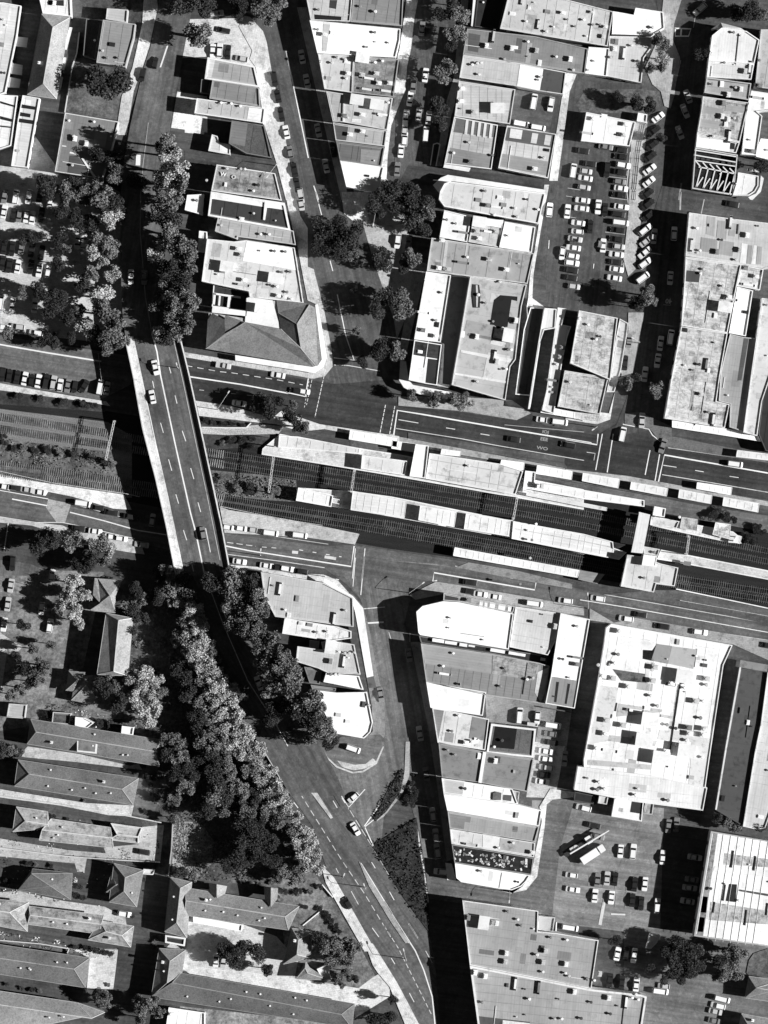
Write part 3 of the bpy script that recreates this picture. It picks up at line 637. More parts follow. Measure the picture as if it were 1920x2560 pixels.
def caps(root, tile, segs, tone, w=.28):
    for s in segs:
        (x0, y0, z0), (x1, y1, z1) = [tuple(float(k) for k in p.split(',')) for p in s.split()]
        a, b2 = WXY(P(tile, f'{x0},{y0}')[0], z0), WXY(P(tile, f'{x1},{y1}')[0], z1); L = root.location; b = MB()
        b.bar((a[0]-L[0], a[1]-L[1], z0+.06), (b2[0]-L[0], b2[1]-L[1], z1+.06), w, .12); link('ridge_cap', b.mesh('ridge_cap', mat('flat', tone)), root)
def CANOPY(tile, s, h, tone, label, name='shelter', cat='shelter', group=None, th=.2, ridge=False, posts=True, base=0.0, kind='flat'):
    """a roof on posts with a bench below"""
    pts = ccw([WXY(p, h) for p in P(tile, s)]); c = cen(pts); root = thing(name, label, cat, (c[0], c[1], base), group=group); r = rel(pts, c)
    b = MB(); b.prism(r, h-th-base, h-base, True); nf = len(b.f); roofjoin(b, seams(inset(r, .2), -8.5, 2.4, .12, h-base+.02))
    rm = b.mesh('roof', mat(kind, tone)); rm.materials.append(mat('flat', tone*.78)); rm.polygons.foreach_set('material_index', [0]*nf+[1]*(len(b.f)-nf)); link('roof', rm, root)
    ii = inset(r, .5)
    b = MB()
    for i in range(len(r)): b.bar((*r[i-1], h-base-.02), (*r[i], h-base-.02), .14, .2)
    link('fascia', b.mesh('fascia', mat('flat', min(.85, tone*1.1))), root)
    if posts:
        for p in ii: b = MB(); b.tube((*p, 0), (*p, h-th-base), .09, .09, 6); link('post', b.mesh('post', mat('metal', .4)), root)
        i = max(range(len(ii)), key=lambda q: math.hypot(ii[q][0]-ii[q-1][0], ii[q][1]-ii[q-1][1])); a, d = ii[i-1], ii[i]
        b = MB(); b.bar((a[0]*.6+d[0]*.4, a[1]*.6+d[1]*.4, .45), (a[0]*.4+d[0]*.6, a[1]*.4+d[1]*.6, .45), .45, .08)
        for t in (.42, .58): b.box(a[0]*(1-t)+d[0]*t, a[1]*(1-t)+d[1]*t, 0, .08, .4, .42)
        link('bench', b.mesh('bench', mat('flat', .3)), root)
    return root

# ---------------------------------------------------------------- vehicles
CM = {}
def car_parts(kind):
    if kind in CM: return CM[kind]
    # length, width, bonnet end, roof start, roof end, boot start, belt height, roof height
    D = {'sedan': (4.5, 1.8, 1.05, .42, -.95, -1.45, .92, 1.42), 'hatchback': (3.9, 1.7, .95, .4, -1.35, -1.8, .95, 1.45),
         'wagon': (4.6, 1.85, 1.1, .5, -1.75, -2.1, 1.0, 1.6), 'van': (4.9, 1.9, 1.85, 1.25, -2.2, -2.4, 1.1, 2.0), 'ute': (4.9, 1.8, 1.15, .6, -.25, -.45, .95, 1.5)}[kind]
    L, Wd, bo, rs, re, bs, zb, zr = D; h = L/2; w = Wd/2; b = MB()
    st = [(h, w*.62, .45, .55), (h-.08, w*.86, .3, .66), (h-.35, w*.97, .25, .76), (bo, w, .25, zb-.02), (rs, w, .25, zb), (0, w, .25, zb), (re, w, .25, zb), (bs, w, .25, zb-.01), (-h+.25, w*.97, .25, zb-.06), (-h+.06, w*.86, .3, zb-.12), (-h, w*.68, .45, zb-.25)]
    st = sorted(st, key=lambda q: -q[0]); n = 0
    for x, ww, z0, z1 in st: b.v += [(x, -ww, z0), (x, -ww, (z0+z1)/2+.1), (x, -ww*.9, z1), (x, ww*.9, z1), (x, ww, (z0+z1)/2+.1), (x, ww, z0)]
    for i in range(len(st)-1):
        for k in range(6):
            j = (k+1) % 6; b.f.append((i*6+k, i*6+j, (i+1)*6+j, (i+1)*6+k))
    b.f.append(tuple(range(5, -1, -1))); m = (len(st)-1)*6; b.f.append(tuple(range(m, m+6)))
    rw = w*.74
    b.prism([(re, -rw), (rs, -rw), (rs, rw), (re, rw)], zr-.06, zr, True)
    if kind == 'ute':
        for y in (-w+.06, w-.06): b.box((-h+bs)/2, y, zb-.05, bs+h-.15, .1, .28)
        b.box(-h+.12, 0, zb-.05, .1, 2*w-.2, .28)
    body = b
    def q(pts): m_ = MB(); m_.face(pts); return m_
    e = .9
    ws = q([(bo, -w*e, zb), (bo, w*e, zb), (rs, rw, zr-.03), (rs, -rw, zr-.03)])
    rwn = q([(bs, w*e, zb), (bs, -w*e, zb), (re, -rw, zr-.03), (re, rw, zr-.03)])
    s1 = q([(bo, w*e, zb), (bs, w*e, zb), (re, rw, zr-.03), (rs, rw, zr-.03)]); s2 = q([(bs, -w*e, zb), (bo, -w*e, zb), (rs, -rw, zr-.03), (re, -rw, zr-.03)])
    whl = MB(); whl.tube((0, -.11, 0), (0, .11, 0), .32, .32, 12)
    lm = MB(); lm.box(0, 0, 0, .14, .38, .14)
    g = mat('glass', .015)
    CM[kind] = dict(L=L, W=Wd, h=h, body=body.mesh('body', mat('paint', .8)), ws=ws.mesh('windscreen', g), rw=rwn.mesh('rear_window', g), sw=(s1.mesh('side_window', g), s2.mesh('side_window', g)), wh=whl.mesh('wheel', mat('plain', .02)), lamp=lm.mesh('headlight', mat('paint', .7)))
    return CM[kind]
PAINT = {'w': .82, 'l': .5, 'g': .2, 'd': .025}
TN = {'w': 'white', 'l': 'silver', 'g': 'grey', 'd': 'black'}
KN = {'s': 'sedan', 'h': 'hatchback', 'e': 'wagon', 'v': 'van', 'u': 'ute'}
CATN = {'sedan': 'car', 'hatchback': 'car', 'wagon': 'car', 'van': 'van', 'ute': 'pickup'}
ORDN = ['first', 'second', 'third', 'fourth', 'fifth', 'sixth', 'seventh', 'eighth', 'ninth', 'tenth', 'eleventh', 'twelfth', 'thirteenth', 'fourteenth', 'fifteenth', 'sixteenth', 'seventeenth', 'eighteenth', 'nineteenth', 'twentieth']+['twenty-'+q for q in ('first', 'second', 'third', 'fourth', 'fifth', 'sixth', 'seventh', 'eighth', 'ninth')]+['thirtieth']+['thirty-'+q for q in ('first', 'second', 'third', 'fourth', 'fifth', 'sixth', 'seventh', 'eighth', 'ninth')]
NCAR = [0]
def place_car(px, deg, tone, kind, label, group, z=.1, pitch=0.0):
    c = car_parts(kind); p = WXY(px, z+1); NCAR[0] += 1; p = (p[0]+rnd.uniform(-.12, .12), p[1]+rnd.uniform(-.12, .12))
    r = thing({'van': 'parked_van', 'ute': 'pickup_truck'}.get(kind, 'car'), label, CATN[kind], (p[0], p[1], z), radians(deg), group)
    m = mat('paint', PAINT[tone]+rnd.choice((0, .02)) if tone != 'd' else PAINT[tone])
    link('body', c['body'], r, m=m); link('windscreen', c['ws'], r); link('rear_window', c['rw'], r)
    for s in c['sw']: link('side_window', s, r)
    for x in (c['h']-.85, -c['h']+.85):
        for y in (-c['W']/2+.12, c['W']/2-.12): link('wheel', c['wh'], r, (x, y, .32))
    for y in (-c['W']*.31, c['W']*.31): link('headlight', c['lamp'], r, (c['h']-.2, y, .55))
    k = rnd.uniform(.95, 1.07); r.scale = (k, rnd.uniform(.97, 1.04), k)
    return r
def ROW_(tile, phrase, group, items, deg, end='left', z=.1):
    """items: 'x,y,tone+kind[,deg]'; label = colour, kind, ordinal counted from an end of the row"""
    L = items.split()
    for i, it in enumerate(L):
        q = it.split(','); x, y = float(q[0]), float(q[1]); tk = q[2]; tone = tk[0]; kind = KN[tk[1]] if len(tk) > 1 else rnd.choice(('sedan', 'sedan', 'hatchback', 'wagon'))
        d = float(q[3]) if len(q) > 3 else deg
        d += rnd.uniform(-1.5, 1.5)+(180 if rnd.random() < .35 and kind != 'van' else 0)
        lab = f"{TN[tone]} {kind}{'' if len(L) == 1 else ', '+ORDN[i]+' from the '+end}{' ' if len(L) == 1 else ' '}{phrase}"
        px = P(tile, f'{x},{y}')[0]; zz = z
        if tile and phrase.startswith('on the bridge') or 'approach road' in phrase: zz = stat(px[1])[2]+.2
        place_car(px, d, tone, kind, lab, group, zz)

# ---------------------------------------------------------------- trees
CR = {}
def crown_mesh(style, k):
    if (style, k) in CR: return CR[(style, k)]
    r = random.Random(hash((style == 'loose')*10+k)); b = MB()
    nb = {'loose': 13, 'dense': 10}[style]; blobs = []
    for i in range(nb):
        a = r.uniform(0, 2*pi); d = r.uniform(.15, .72)*(1 if i else 0); blobs.append((cos(a)*d, sin(a)*d, r.uniform(-.35, .38)*(1-d*.4), r.uniform(.22, .42) if style == 'loose' else r.uniform(.32, .5)))
    n = 2900 if style == 'loose' else 3000; size = .055 if style == 'loose' else .052
    for i in range(n):
        cx, cy, cz, R = r.choice(blobs); u = r.uniform(-1, 1); a = r.uniform(0, 2*pi); s = math.sqrt(1-u*u); q = R*(r.uniform(.45, 1.12) if style == 'loose' else r.uniform(.7, 1.08))
        x, y, z = cx+s*cos(a)*q, cy+s*sin(a)*q, cz+u*q*.85
        t1 = r.uniform(0, 2*pi); t2 = r.gauss(0, .75); l = size*r.uniform(.6, 1.5)
        e = (cos(t1)*cos(t2)*l, sin(t1)*cos(t2)*l, sin(t2)*l); f = (-sin(t1)*l*.7, cos(t1)*l*.7, r.uniform(-.5, .5)*l)
        b.v += [(x-e[0], y-e[1], z-e[2]), (x+f[0], y+f[1], z+f[2]), (x+e[0], y+e[1], z+e[2]), (x-f[0], y-f[1], z-f[2])]
        m = len(b.v)-4; b.f.append((m, m+1, m+2, m+3))
    CR[(style, k)] = b.mesh('crown', mat('leaf', .08)); return CR[(style, k)]
def trunk_mesh(k):
    if ('t', k) in CR: return CR[('t', k)]
    r = random.Random(50+k); b = MB(); b.tube((0, 0, 0), (.03, .02, .45), .055, .035, 8)
    for i in range(6):
        a = i*1.05+r.uniform(-.3, .3); z = r.uniform(.32, .46); d = r.uniform(.25, .45)
        m = (cos(a)*d*.5, sin(a)*d*.5, z+.22); b.tube((.02, .01, z), m, .028, .02, 6); b.tube(m, (cos(a)*d, sin(a)*d, z+r.uniform(.35, .5)), .02, .008, 5)
        b.tube(m, (cos(a+.7)*d, sin(a+.7)*d, z+r.uniform(.3, .45)), .015, .006, 5)
    CR[('t', k)] = b.mesh('trunk', mat('flat', .12)); return CR[('t', k)]
TT = {'x': ('dark leafy', .03, 'dense'), 'd': ('dark green', .05, 'dense'), 'm': ('mid-toned', .17, 'loose'), 'l': ('pale-leaved', .42, 'loose')}
NTR = [0]
TQ = []
def TREES(tile, phrase, group, items, end='top', base=0.0, name='tree', hf=1.0):
    L = [i for i in items.split() if name != 'tree' or not i.endswith(',x')]
    if L: TQ.append((tile, phrase, group, L, end, base, name, hf))
def bake(mesh, loc, rz, scl, M):
    c, s = cos(rz), sin(rz); n = len(M.v)
    for v in mesh.vertices:
        x, y, z = v.co[0]*scl[0], v.co[1]*scl[1], v.co[2]*scl[2]; M.v.append((loc[0]+x*c-y*s, loc[1]+x*s+y*c, loc[2]+z))
    for f in mesh.polygons: M.f.append(tuple(n+i for i in f.vertices))
def GROW():
    """the 300 widest crowns stand as trees of their own, the small filler crowns of the belts are one mass"""
    allr = sorted((-float(it.split(',')[2]) for q in TQ if q[6] == 'tree' for it in q[3])); cut = -allr[299] if len(allr) > 300 else 0; left = 300-sum(1 for r in allr if -r > cut)
    mass = {}; mt = MB()
    for tile, phrase, group, L, end, base, name, hf in TQ:
        keep = []
        for it in L:
            rr = float(it.split(',')[2]); ok = name != 'tree' or rr > cut
            if not ok and rr == cut and left > 0: left -= 1; ok = True
            keep.append(ok)
        n = sum(keep); i = -1
        for it, ok in zip(L, keep):
            q = it.split(','); x, y, rad = float(q[0]), float(q[1]), float(q[2])*K*S; tn = q[3]; word, tone, style = TT[tn]; k = rnd.randrange(5)
            hh = max(2.0, (rad*2.0+4.6)*hf*rnd.uniform(.9, 1.12)) if name == 'tree' else rad*1.7
            px = P(tile, f'{x},{y}')[0]; p = WXY(px, hh*.6); tm, cm = trunk_mesh(k), crown_mesh(style, k); a1, a2 = rnd.uniform(0, 6), rnd.uniform(0, 6)
            tsc = (rad*1.6, rad*1.6, hh*.95); csc = (rad*rnd.uniform(.95, 1.1), rad*rnd.uniform(.95, 1.1), hh*.42); cz = hh*.63 if name == 'tree' else hh*.55; tv = tone*rnd.choice((.85, 1, 1.15))
            if not ok:
                bake(cm, (p[0], p[1], base+cz), a2, csc, mass.setdefault(tn, MB())); bake(tm, (p[0], p[1], base), a1, tsc, mt); continue
            i += 1; NTR[0] += 1; nm = name
            lab = f"{word} {nm}{'' if n == 1 else ', '+ORDN[i]+' from the '+end} {phrase}"
            r = thing(nm, lab, nm, (p[0], p[1], base), 0, group)
            t = link('trunk', tm, r, rz=a1); t.scale = tsc
            c = link('crown', cm, r, (0, 0, cz), a2, mat('leaf', tv)); c.scale = csc
    M = MB(); idx = []; mats = []
    for tn, m in list(mass.items())+[('trunk', mt)]:
        n = len(M.v); M.v += m.v; M.f += [tuple(n+i for i in f) for f in m.f]; idx += [len(mats)]*len(m.f); mats.append(mat('flat', .12) if tn == 'trunk' else mat('leaf', TT[tn][1]))
    me = M.mesh('small_tree_crowns', None)
    for m in mats: me.materials.append(m)
    me.polygons.foreach_set('material_index', idx)
    o = link('small_tree_crowns', me); tag(o, 'small crowns filling the gaps between the big trees of the tree belts', 'trees'); o['kind'] = 'stuff'
# ---------------------------------------------------------------- masts, lamps, fences
def GANTRY(tile, s, label, h=7.5, tone=.7):
    a, b2 = [WXY(p, h) for p in P(tile, s)]; c = cen([a, b2]); r = thing('overhead_wire_gantry', label, 'gantry', (c[0], c[1], 0), group='gantries over the railway tracks'); A, D = rel([a, b2], c)
    for p in (A, D): b = MB(); b.box(p[0], p[1], 0, .3, .3, h); b.box(p[0], p[1], 0, .8, .8, .4); link('mast', b.mesh('mast', mat('metal', tone*.6)), r)
    b = MB(); L = math.hypot(D[0]-A[0], D[1]-A[1]); ux, uy = (D[0]-A[0])/L, (D[1]-A[1])/L; nx, ny = -uy*.28, ux*.28
    for sg in (-1, 1):
        for z in (h-.5, h): b.bar((A[0]+nx*sg, A[1]+ny*sg, z), (D[0]+nx*sg, D[1]+ny*sg, z), .1)
    k = int(L/.8)
    for i in range(k):
        t0, t1 = L*i/k, L*(i+1)/k; s0 = 1 if i % 2 else -1
        b.bar((A[0]+ux*t0+nx*s0, A[1]+uy*t0+ny*s0, h), (A[0]+ux*t1-nx*s0, A[1]+uy*t1-ny*s0, h), .09)
        b.bar((A[0]+ux*t0+nx*s0, A[1]+uy*t0+ny*s0, h-.5), (A[0]+ux*t1+nx*s0, A[1]+uy*t1+ny*s0, h), .08)
    link('beam', b.mesh('beam', mat('metal', tone)), r)
    for t in (.3, .7):
        b = MB(); x, y = A[0]+ux*L*t, A[1]+uy*L*t; b.bar((x, y, h-.5), (x, y, h-1.6), .08); b.bar((x, y, h-1.5), (x+ux*.8, y+uy*.8, h-1.5), .06); link('insulator_arm', b.mesh('insulator_arm', mat('metal', .5)), r)
def LAMP(tile, s, label, h=8.0, z=0.0, tone=.6, group='street lamps'):
    a, b2 = [WXY(p, h) for p in P(tile, s)]; r = thing('street_lamp', label, 'street lamp', (a[0], a[1], z), group=group); dx, dy = b2[0]-a[0], b2[1]-a[1]
    b = MB(); b.tube((0, 0, 0), (0, 0, h-.6), .13, .08, 8); link('pole', b.mesh('pole', mat('metal', tone)), r)
    b = MB(); pr = None
    for i in range(7):
        t = i/6; p = (dx*t, dy*t, h-.6+.7*math.sin(t*pi/2))
        if pr: b.tube(pr, p, .06, .06, 6)
        pr = p
    link('arm', b.mesh('arm', mat('metal', tone)), r)
    b = MB(); an = math.atan2(dy, dx); b.box(dx+cos(an)*.3, dy+sin(an)*.3, h, .9, .35, .16, an); link('lamp_head', b.mesh('lamp_head', mat('paint', .7)), r)
def FENCE(tile, s, label, h=1.4, tone=.6, name='fence', cat='fence', gap=2.4, th=.06, z=0.0):
    pts = [WXY(p) for p in P(tile, s)]; c = cen(pts); r = thing(name, label, cat, (c[0], c[1], z)); q = rel(pts, c); b = MB(); po = MB()
    for i in range(1, len(q)):
        a, d = q[i-1], q[i]; L = math.hypot(d[0]-a[0], d[1]-a[1]); n = max(1, int(L/gap))
        if name == 'fence':
            for zz in (.3, h*.6, h-.06): b.bar((*a, zz), (*d, zz), th, .12)
            for k in range(n+1): po.box(a[0]+(d[0]-a[0])*k/n, a[1]+(d[1]-a[1])*k/n, 0, .14, .14, h+.05)
        else: b.bar((*a, h/2), (*d, h/2), .22, h); po.bar((*a, h+.05), (*d, h+.05), .32, .1)
    link('rails' if name == 'fence' else 'wall_face', b.mesh('rails', mat('flat', tone)), r); link('posts' if name == 'fence' else 'coping', po.mesh('posts', mat('flat', min(.8, tone*1.1))), r)
# ================================================================ buildings, north-west
r = B('a1', '30,22 175,48 142,290 45,770 -40,800 -40,20', 4.5, .6, 'pale roofed long building cut by the left edge, just left of the long dark hipped roof', n=3)
for s in ('130,300 232,310 218,392 122,380', '100,520 187,538 180,622 82,608', '72,636 170,655 158,728 60,722'): panel(r, 'a1', s, 3.2, .33, name='carport_roof', up=-1, th=.2)
def HIPV(tile, nw, ne, se, sw, r1, r2, *a, **k):
    """long axis runs up the picture: ridge r1 at the upper end, r2 at the lower end"""
    return HIP(tile, f'{ne} {se} {sw} {nw}', f'{r1} {r2}', *a, **k)
HIPV('a1', '345,115', '580,145', '470,820', '225,785', '440,225', '360,695', 6.5, 3.0, .42, 'long hipped roof block in the upper left corner, dark left slope and grey right slope', name='apartment_block', cat='apartments', ang=82, n=1)
r = B('a1', '322,-30 585,-30 592,140 355,112', 6, .75, 'white flat roof with a dark opening, touching the top edge above the long hipped block', n=1); panel(r, 'a1', '400,0 530,0 530,50 402,40', 6, .03)
for i, s in enumerate(('576,228 598,230 552,412 535,405', '530,478 548,480 530,580 511,575', '500,640 521,642 502,735 483,732')):
    CANOPY('a1', s, 3.2, .8, f'narrow white window awning, {ORDN[i]} from the top, right of the long hipped block', name='awning', cat='awning', group='white awnings beside the hipped block', posts=False, base=2.8)
r = B('a1', '188,790 330,815 305,960 230,1392 93,1378 150,985', 5, .62, 'pale long shed with open dark bays at its upper end, left of the black shadow', n=0, win=True)
for s in ('180,865 296,885 292,912 176,895', '168,930 255,945 250,975 162,962', '160,982 290,1000 286,1032 154,1014'): panel(r, 'a1', s, 5, .02)
r = B('a1', '-40,785 148,795 92,1210 -40,1250', 5, .8, 'white ribbed roofs with dark slots on the left edge, beside the pale long shed')
for s in ('0,838 132,878 130,892 0,856', '0,962 100,988 100,1012 0,988', '0,1040 90,1050 88,1062 0,1052'): panel(r, 'a1', s, 5, .02)
r = B('a1', '855,165 1125,200 1110,310 1040,558 800,520', 6, .3, 'grey five-sided roof with a rounded vent, between the long hipped block and the road', units='v:890,480 v:985,480 v:850,420')
B('a1', '888,70 1062,82 1052,190 878,160', 5, .42, 'small square grey roof joined above the five-sided roof', n=0)
B('a1', '715,155 850,168 795,500 690,460', 3, .1, 'low dark lean-to roof in the shade left of the five-sided roof', kind='tile')
r = B('a1', '540,935 985,1010 930,1230 850,1485 455,1425', 5.5, .22, 'dark ribbed roof with a triangular light edge, left of the road under the trees', ang=80, units='v:572,1000 ac:620,1150 ac:715,1190 v:780,1010 s:840,1060 v:600,1370', edge=.6)
panel(r, 'a1', '790,1060 895,1090 870,1225 775,1200', 5.5, .3); panel(r, 'a1', '640,1290 780,1480 560,1440 580,1290', 5.5, .09); panel(r, 'a1', '675,1315 690,1312 805,1480 785,1482', 5.5, .8, th=.3); panel(r, 'a1', '580,1258 632,1268 628,1282 576,1272', 5.5, .85); panel(r, 'a1', '515,1205 550,1210 550,1218 515,1214', 5.5, .8)
# houses between the ramp road and the shopping street
r = B('b1', '130,475 520,550 560,725 105,655', 6.5, .36, 'grey gently curved roof with bright edges, below the small car yard at the top', edge=.8, rim=.5); panel(r, 'b1', '135,490 190,500 160,650 115,640', 6.5, .6)
B('b1', '170,662 556,728 565,888 145,818', 6, .27, 'plain grey roof directly below the bright-edged curved roof'); B('b1', '78,655 166,668 142,778 68,766', 4, .1, 'small dark square roof tucked left of the plain grey roof')
r = B('b1', '40,815 560,890 605,902 590,1025 20,940', 6.3, .45, 'long light roof with one white end, beside the shopping street footpath', kind='flat', units='v:240,852 v:325,858 v:400,880', edge=.8); panel(r, 'b1', '472,892 600,905 588,1020 455,1000', 6.3, .9)
r = B('b1', '330,1000 465,1020 600,1042 660,1312 450,1275 305,1190', 6, .13, 'two-tone dark roof below the long light roof with the white end', kind='tile'); panel(r, 'b1', '332,1004 462,1022 438,1212 310,1188', 6, .2)
r = B('b1', '165,1115 212,1130 228,1182 320,1200 315,1285 135,1252', 3.6, .55, 'low light annexe with a white square, left of the two-tone dark roof'); panel(r, 'b1', '232,1195 318,1205 314,1280 226,1268', 3.6, .85)
r = B('b1', '205,1365 690,1438 745,1665 160,1582', 6.5, .34, 'grey speckled roof marked with two white letters beside the shopping street', kind='stain', edge=.8, units='v:290,1398 v:438,1402 v:405,1400 v:510,1583 v:120,1495')
LANE = LAMP
text_mark('W', 'b1', '260,1447', 1.7, -9, .85, 6.9, .12, parent=r, name='roof_letter'); text_mark('O', 'b1', '347,1470', 1.7, -9, .6, 6.9, .05, parent=r, name='roof_letter')
r = B('b2', '158,-5 770,98 818,322 132,198', 6.5, .05, 'black roof framed by a white parapet and crossed by one white bar, beside the shopping street', kind='flat', edge=.85, rim=.6)
panel(r, 'b2', '160,0 770,90 772,150 600,125 160,55', 6.5, .75, 'flat'); panel(r, 'b2', '603,80 628,82 620,150 606,235 590,232', 6.5, .85, th=.5)
B('b2', '216,210 842,322 862,440 380,372 370,392 190,325', 6, .37, 'grey segmented roof below the black roof framed in white', units='v:570,350 v:635,352 ac:410,225 v:240,275 s:485,245')
r = B('b2', '125,388 350,412 450,400 852,462 925,922 480,872 470,825 80,742', 6.5, .58, 'broad pale roof with many plant units, north of the corner hotel', kind='flat', units='ac:410,520 ac:380,470 ac:250,655 p:290,620 p:690,715 ac:430,730 v:640,350 v:685,490 v:775,495 d:420,770 ac:715,860 ac:765,870 v:790,830 v:825,888 v:745,665 v:815,662')
panel(r, 'b2', '455,402 850,462 882,652 420,570', 6.5, .93, 'flat'); panel(r, 'b2', '590,700 650,700 650,800 580,800', 6.5, .5)
B('b2', '60,322 125,330 122,500 48,492', 4.5, .65, 'narrow light shed standing against the left end of the broad pale roof', kind='flat')
B('b2', '-40,25 100,18 86,190 -60,150', 4.5, .75, 'small white shed left of the black roof framed in white', kind='flat', units='v:40,70')
# corner hotel with hipped tile roofs round a white terrace
hot = CUSTOM('b2', '130,990 450,1040 470,870 700,895 980,925 1020,960 1078,1390 1040,1440 1005,1450 115,1300', 6.8, 'corner hotel with steep hipped roofs wrapped round a white terrace, at the street intersection', name='corner_hotel', cat='hotel')
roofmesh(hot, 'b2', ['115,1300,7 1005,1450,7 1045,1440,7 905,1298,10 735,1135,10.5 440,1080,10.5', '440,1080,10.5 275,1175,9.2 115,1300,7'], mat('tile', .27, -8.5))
roofmesh(hot, 'b2', ['115,1300,7 130,1060,7 170,1005,7.3 270,1060,8.8 275,1175,9.2'], mat('tile', .2, 80))  # tile tone per slope paints light and shade on one roof
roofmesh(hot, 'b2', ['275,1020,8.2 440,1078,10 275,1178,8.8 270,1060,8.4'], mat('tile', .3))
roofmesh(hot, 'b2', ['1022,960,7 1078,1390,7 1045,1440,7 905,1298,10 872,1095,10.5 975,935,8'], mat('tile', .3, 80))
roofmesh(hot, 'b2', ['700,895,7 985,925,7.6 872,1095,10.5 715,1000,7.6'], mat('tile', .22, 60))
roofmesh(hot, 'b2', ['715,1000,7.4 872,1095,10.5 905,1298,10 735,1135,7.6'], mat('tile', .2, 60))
caps(hot, 'b2', ['115,1300,7 440,1080,10.5', '735,1135,10.5 905,1298,10', '905,1298,10 1030,1445,7', '872,1095,10.5 905,1298,10', '975,935,8 872,1095,10.5', '715,1000,7.6 872,1095,10.5'], .4, .2)
panel(hot, 'b2', '482,872 668,898 732,1133 440,1078 452,880', 7.2, .8, 'flat', name='terrace'); unit(hot, 'plant_room', WXY(P('b2', '570,965')[0], 8), 7.2, .75, -8)
panel(hot, 'b2', '170,950 455,988 450,1030 165,1000', 7.2, .75, 'flat', name='terrace')
awning(hot, 'b2', '358,1352 1000,1452 1050,1432 1078,1390 1022,935 1045,930 1120,1370 1092,1450 1020,1502 360,1398', 3.9, .85)
r = B('b2', '180,760 482,832 455,988 165,950', 3, .04, 'sunken dark courtyard crossed by white pergola beams, behind the corner hotel', kind='flat', edge=.75, par=.8, win=False)  # near-black fill puts the courtyard's shade into its colour
for s in ('300,870 330,872 318,960 290,955', '180,835 405,868 405,885 178,850', '180,840 200,842 190,935 170,932', '225,855 240,857 232,945 216,942'): panel(r, 'b2', s, 3.7, .8, 'flat', name='pergola_beam', th=.2)
# shops along the east side of the shopping street
r = B('b1', '943,-40 1332,-40 1312,180 985,168', 6.8, .5, 'light grey roof with a black skylight, top of the row east of the shopping street', units='v:1050,80'); panel(r, 'b1', '1015,120 1240,138 1235,186 1020,170', 6.8, .02); panel(r, 'b1', '1145,0 1205,0 1195,75 1140,65', 6.8, .05)
B('b1', '1340,-40 1755,-40 1742,218 1315,182', 6.8, .25, 'dark grey ribbed roof at the top edge beside the long white roof', units='v:1395,52'); r = B('b1', '975,168 1730,240 1725,332 1690,478 1040,442', 7, .93, 'long brilliant white roof, second shop down the row east of the shopping street', kind='flat', units='ac:1095,285 s:1168,272 v:1518,268')
panel(r, 'b1', '1090,180 1150,186 1115,430 1080,425', 7, .5)
B('b1', '1045,447 1345,465 1330,770 1098,738', 6.5, .5, 'square pale roof scattered with small units, just below the brilliant white roof', kind='flat', units='v:1205,475 v:1160,520 s:1285,510 ac:1295,610 v:1280,650 v:1065,510')
B('b1', '1348,466 1717,492 1672,806 1332,768', 6, .24, 'dark roof crowded with ducts and plant, right of the square pale roof', kind='stain', units='ac:1410,620 ac:1530,610 v:1520,518 v:1580,505 d:1470,650 d:1610,755 ac:1550,690 ac:1640,690 p:1415,480 d:1450,740')
B('b1', '1112,755 1262,780 1256,1014 1168,1008', 6.5, .4, 'small grey front roof on the shopping street, below the square pale roof'); r = B('b1', '1264,780 1665,812 1620,1080 1256,1014', 6.2, .48, 'light roof split by a diagonal black shadow, behind the small grey front roof', kind='flat', units='p:1370,830 p:1535,870 ac:1260,960 d:1580,950 ac:1410,950 v:1630,850'); panel(r, 'b1', '1330,985 1405,990 1400,1020 1322,1010', 6.2, .85)
r = B('b1', '1170,1016 1618,1084 1600,1216 1192,1164', 6, .42, 'roof with a dark front third, three shops above the white triangle corner', units='ac:1310,1115 ac:1415,1090'); panel(r, 'b1', '1172,1020 1298,1038 1280,1165 1190,1158', 6, .1)
r = B('b1', '1196,1170 1598,1222 1570,1380 1226,1330', 6, .17, 'dark ribbed roof directly above the white end roof of the shopping street row', ang=-8.5); panel(r, 'b1', '1400,1235 1560,1250 1530,1370 1395,1350', 6, .3)
B('b1', '1228,1332 1592,1386 1542,1602 1280,1550', 6, .93, 'white end roof closing the row east of the shopping street', kind='flat')
# ================================================================ north-centre block
r = B('c1', '780,-40 1030,-40 960,248 750,222', 3.2, .03, 'low black roof with a white strip on its left, at the top edge right of the tree', kind='flat'); panel(r, 'c1', '742,-30 782,-30 745,222 722,215', 3.2, .8, 'flat')
B('f', '1272,-15 1380,-10 1533,29 1519,116 1420,100 1250,72', 7, .5, 'large light roof dotted with air units at the top edge, above the long grey roof', kind='flat', units='', n=16)
r = B('c1', '690,238 1250,302 1692,405 1666,612 1520,592 655,455', 5.5, .25, 'long grey segmented roof running right from the lane trees', units='d:910,300 ac:850,380 ac:1060,400 v:1195,345 ac:1265,420 v:1430,470 ac:1545,490 v:1000,490 s:1290,520 v:1570,580', ang=82)
panel(r, 'c1', '705,275 800,290 780,435 700,420', 5.5, .12); panel(r, 'c1', '1190,350 1230,356 1210,530 1170,525', 5.5, .35)
r = B('c1', '657,457 1102,522 1325,565 1510,600 1486,785 1290,756 1060,710 625,645', 6, .5, 'roof in three tones, grey then white then black, below the long grey segmented roof', ang=82, units='v:732,536 v:806,522 v:788,616')
panel(r, 'c1', '1130,530 1322,567 1290,752 1102,716', 6, .93, 'flat', up=.05); panel(r, 'c1', '1327,568 1507,602 1484,780 1297,755', 6, .09, 'flat', up=.05)
B('c1', '622,672 1090,742 1046,1030 585,965', 6.3, .48, 'light grey roof with four small units, beside the yard with parked vans', ang=0, units='ac:645,735 ac:635,840 ac:745,930 p:940,900')
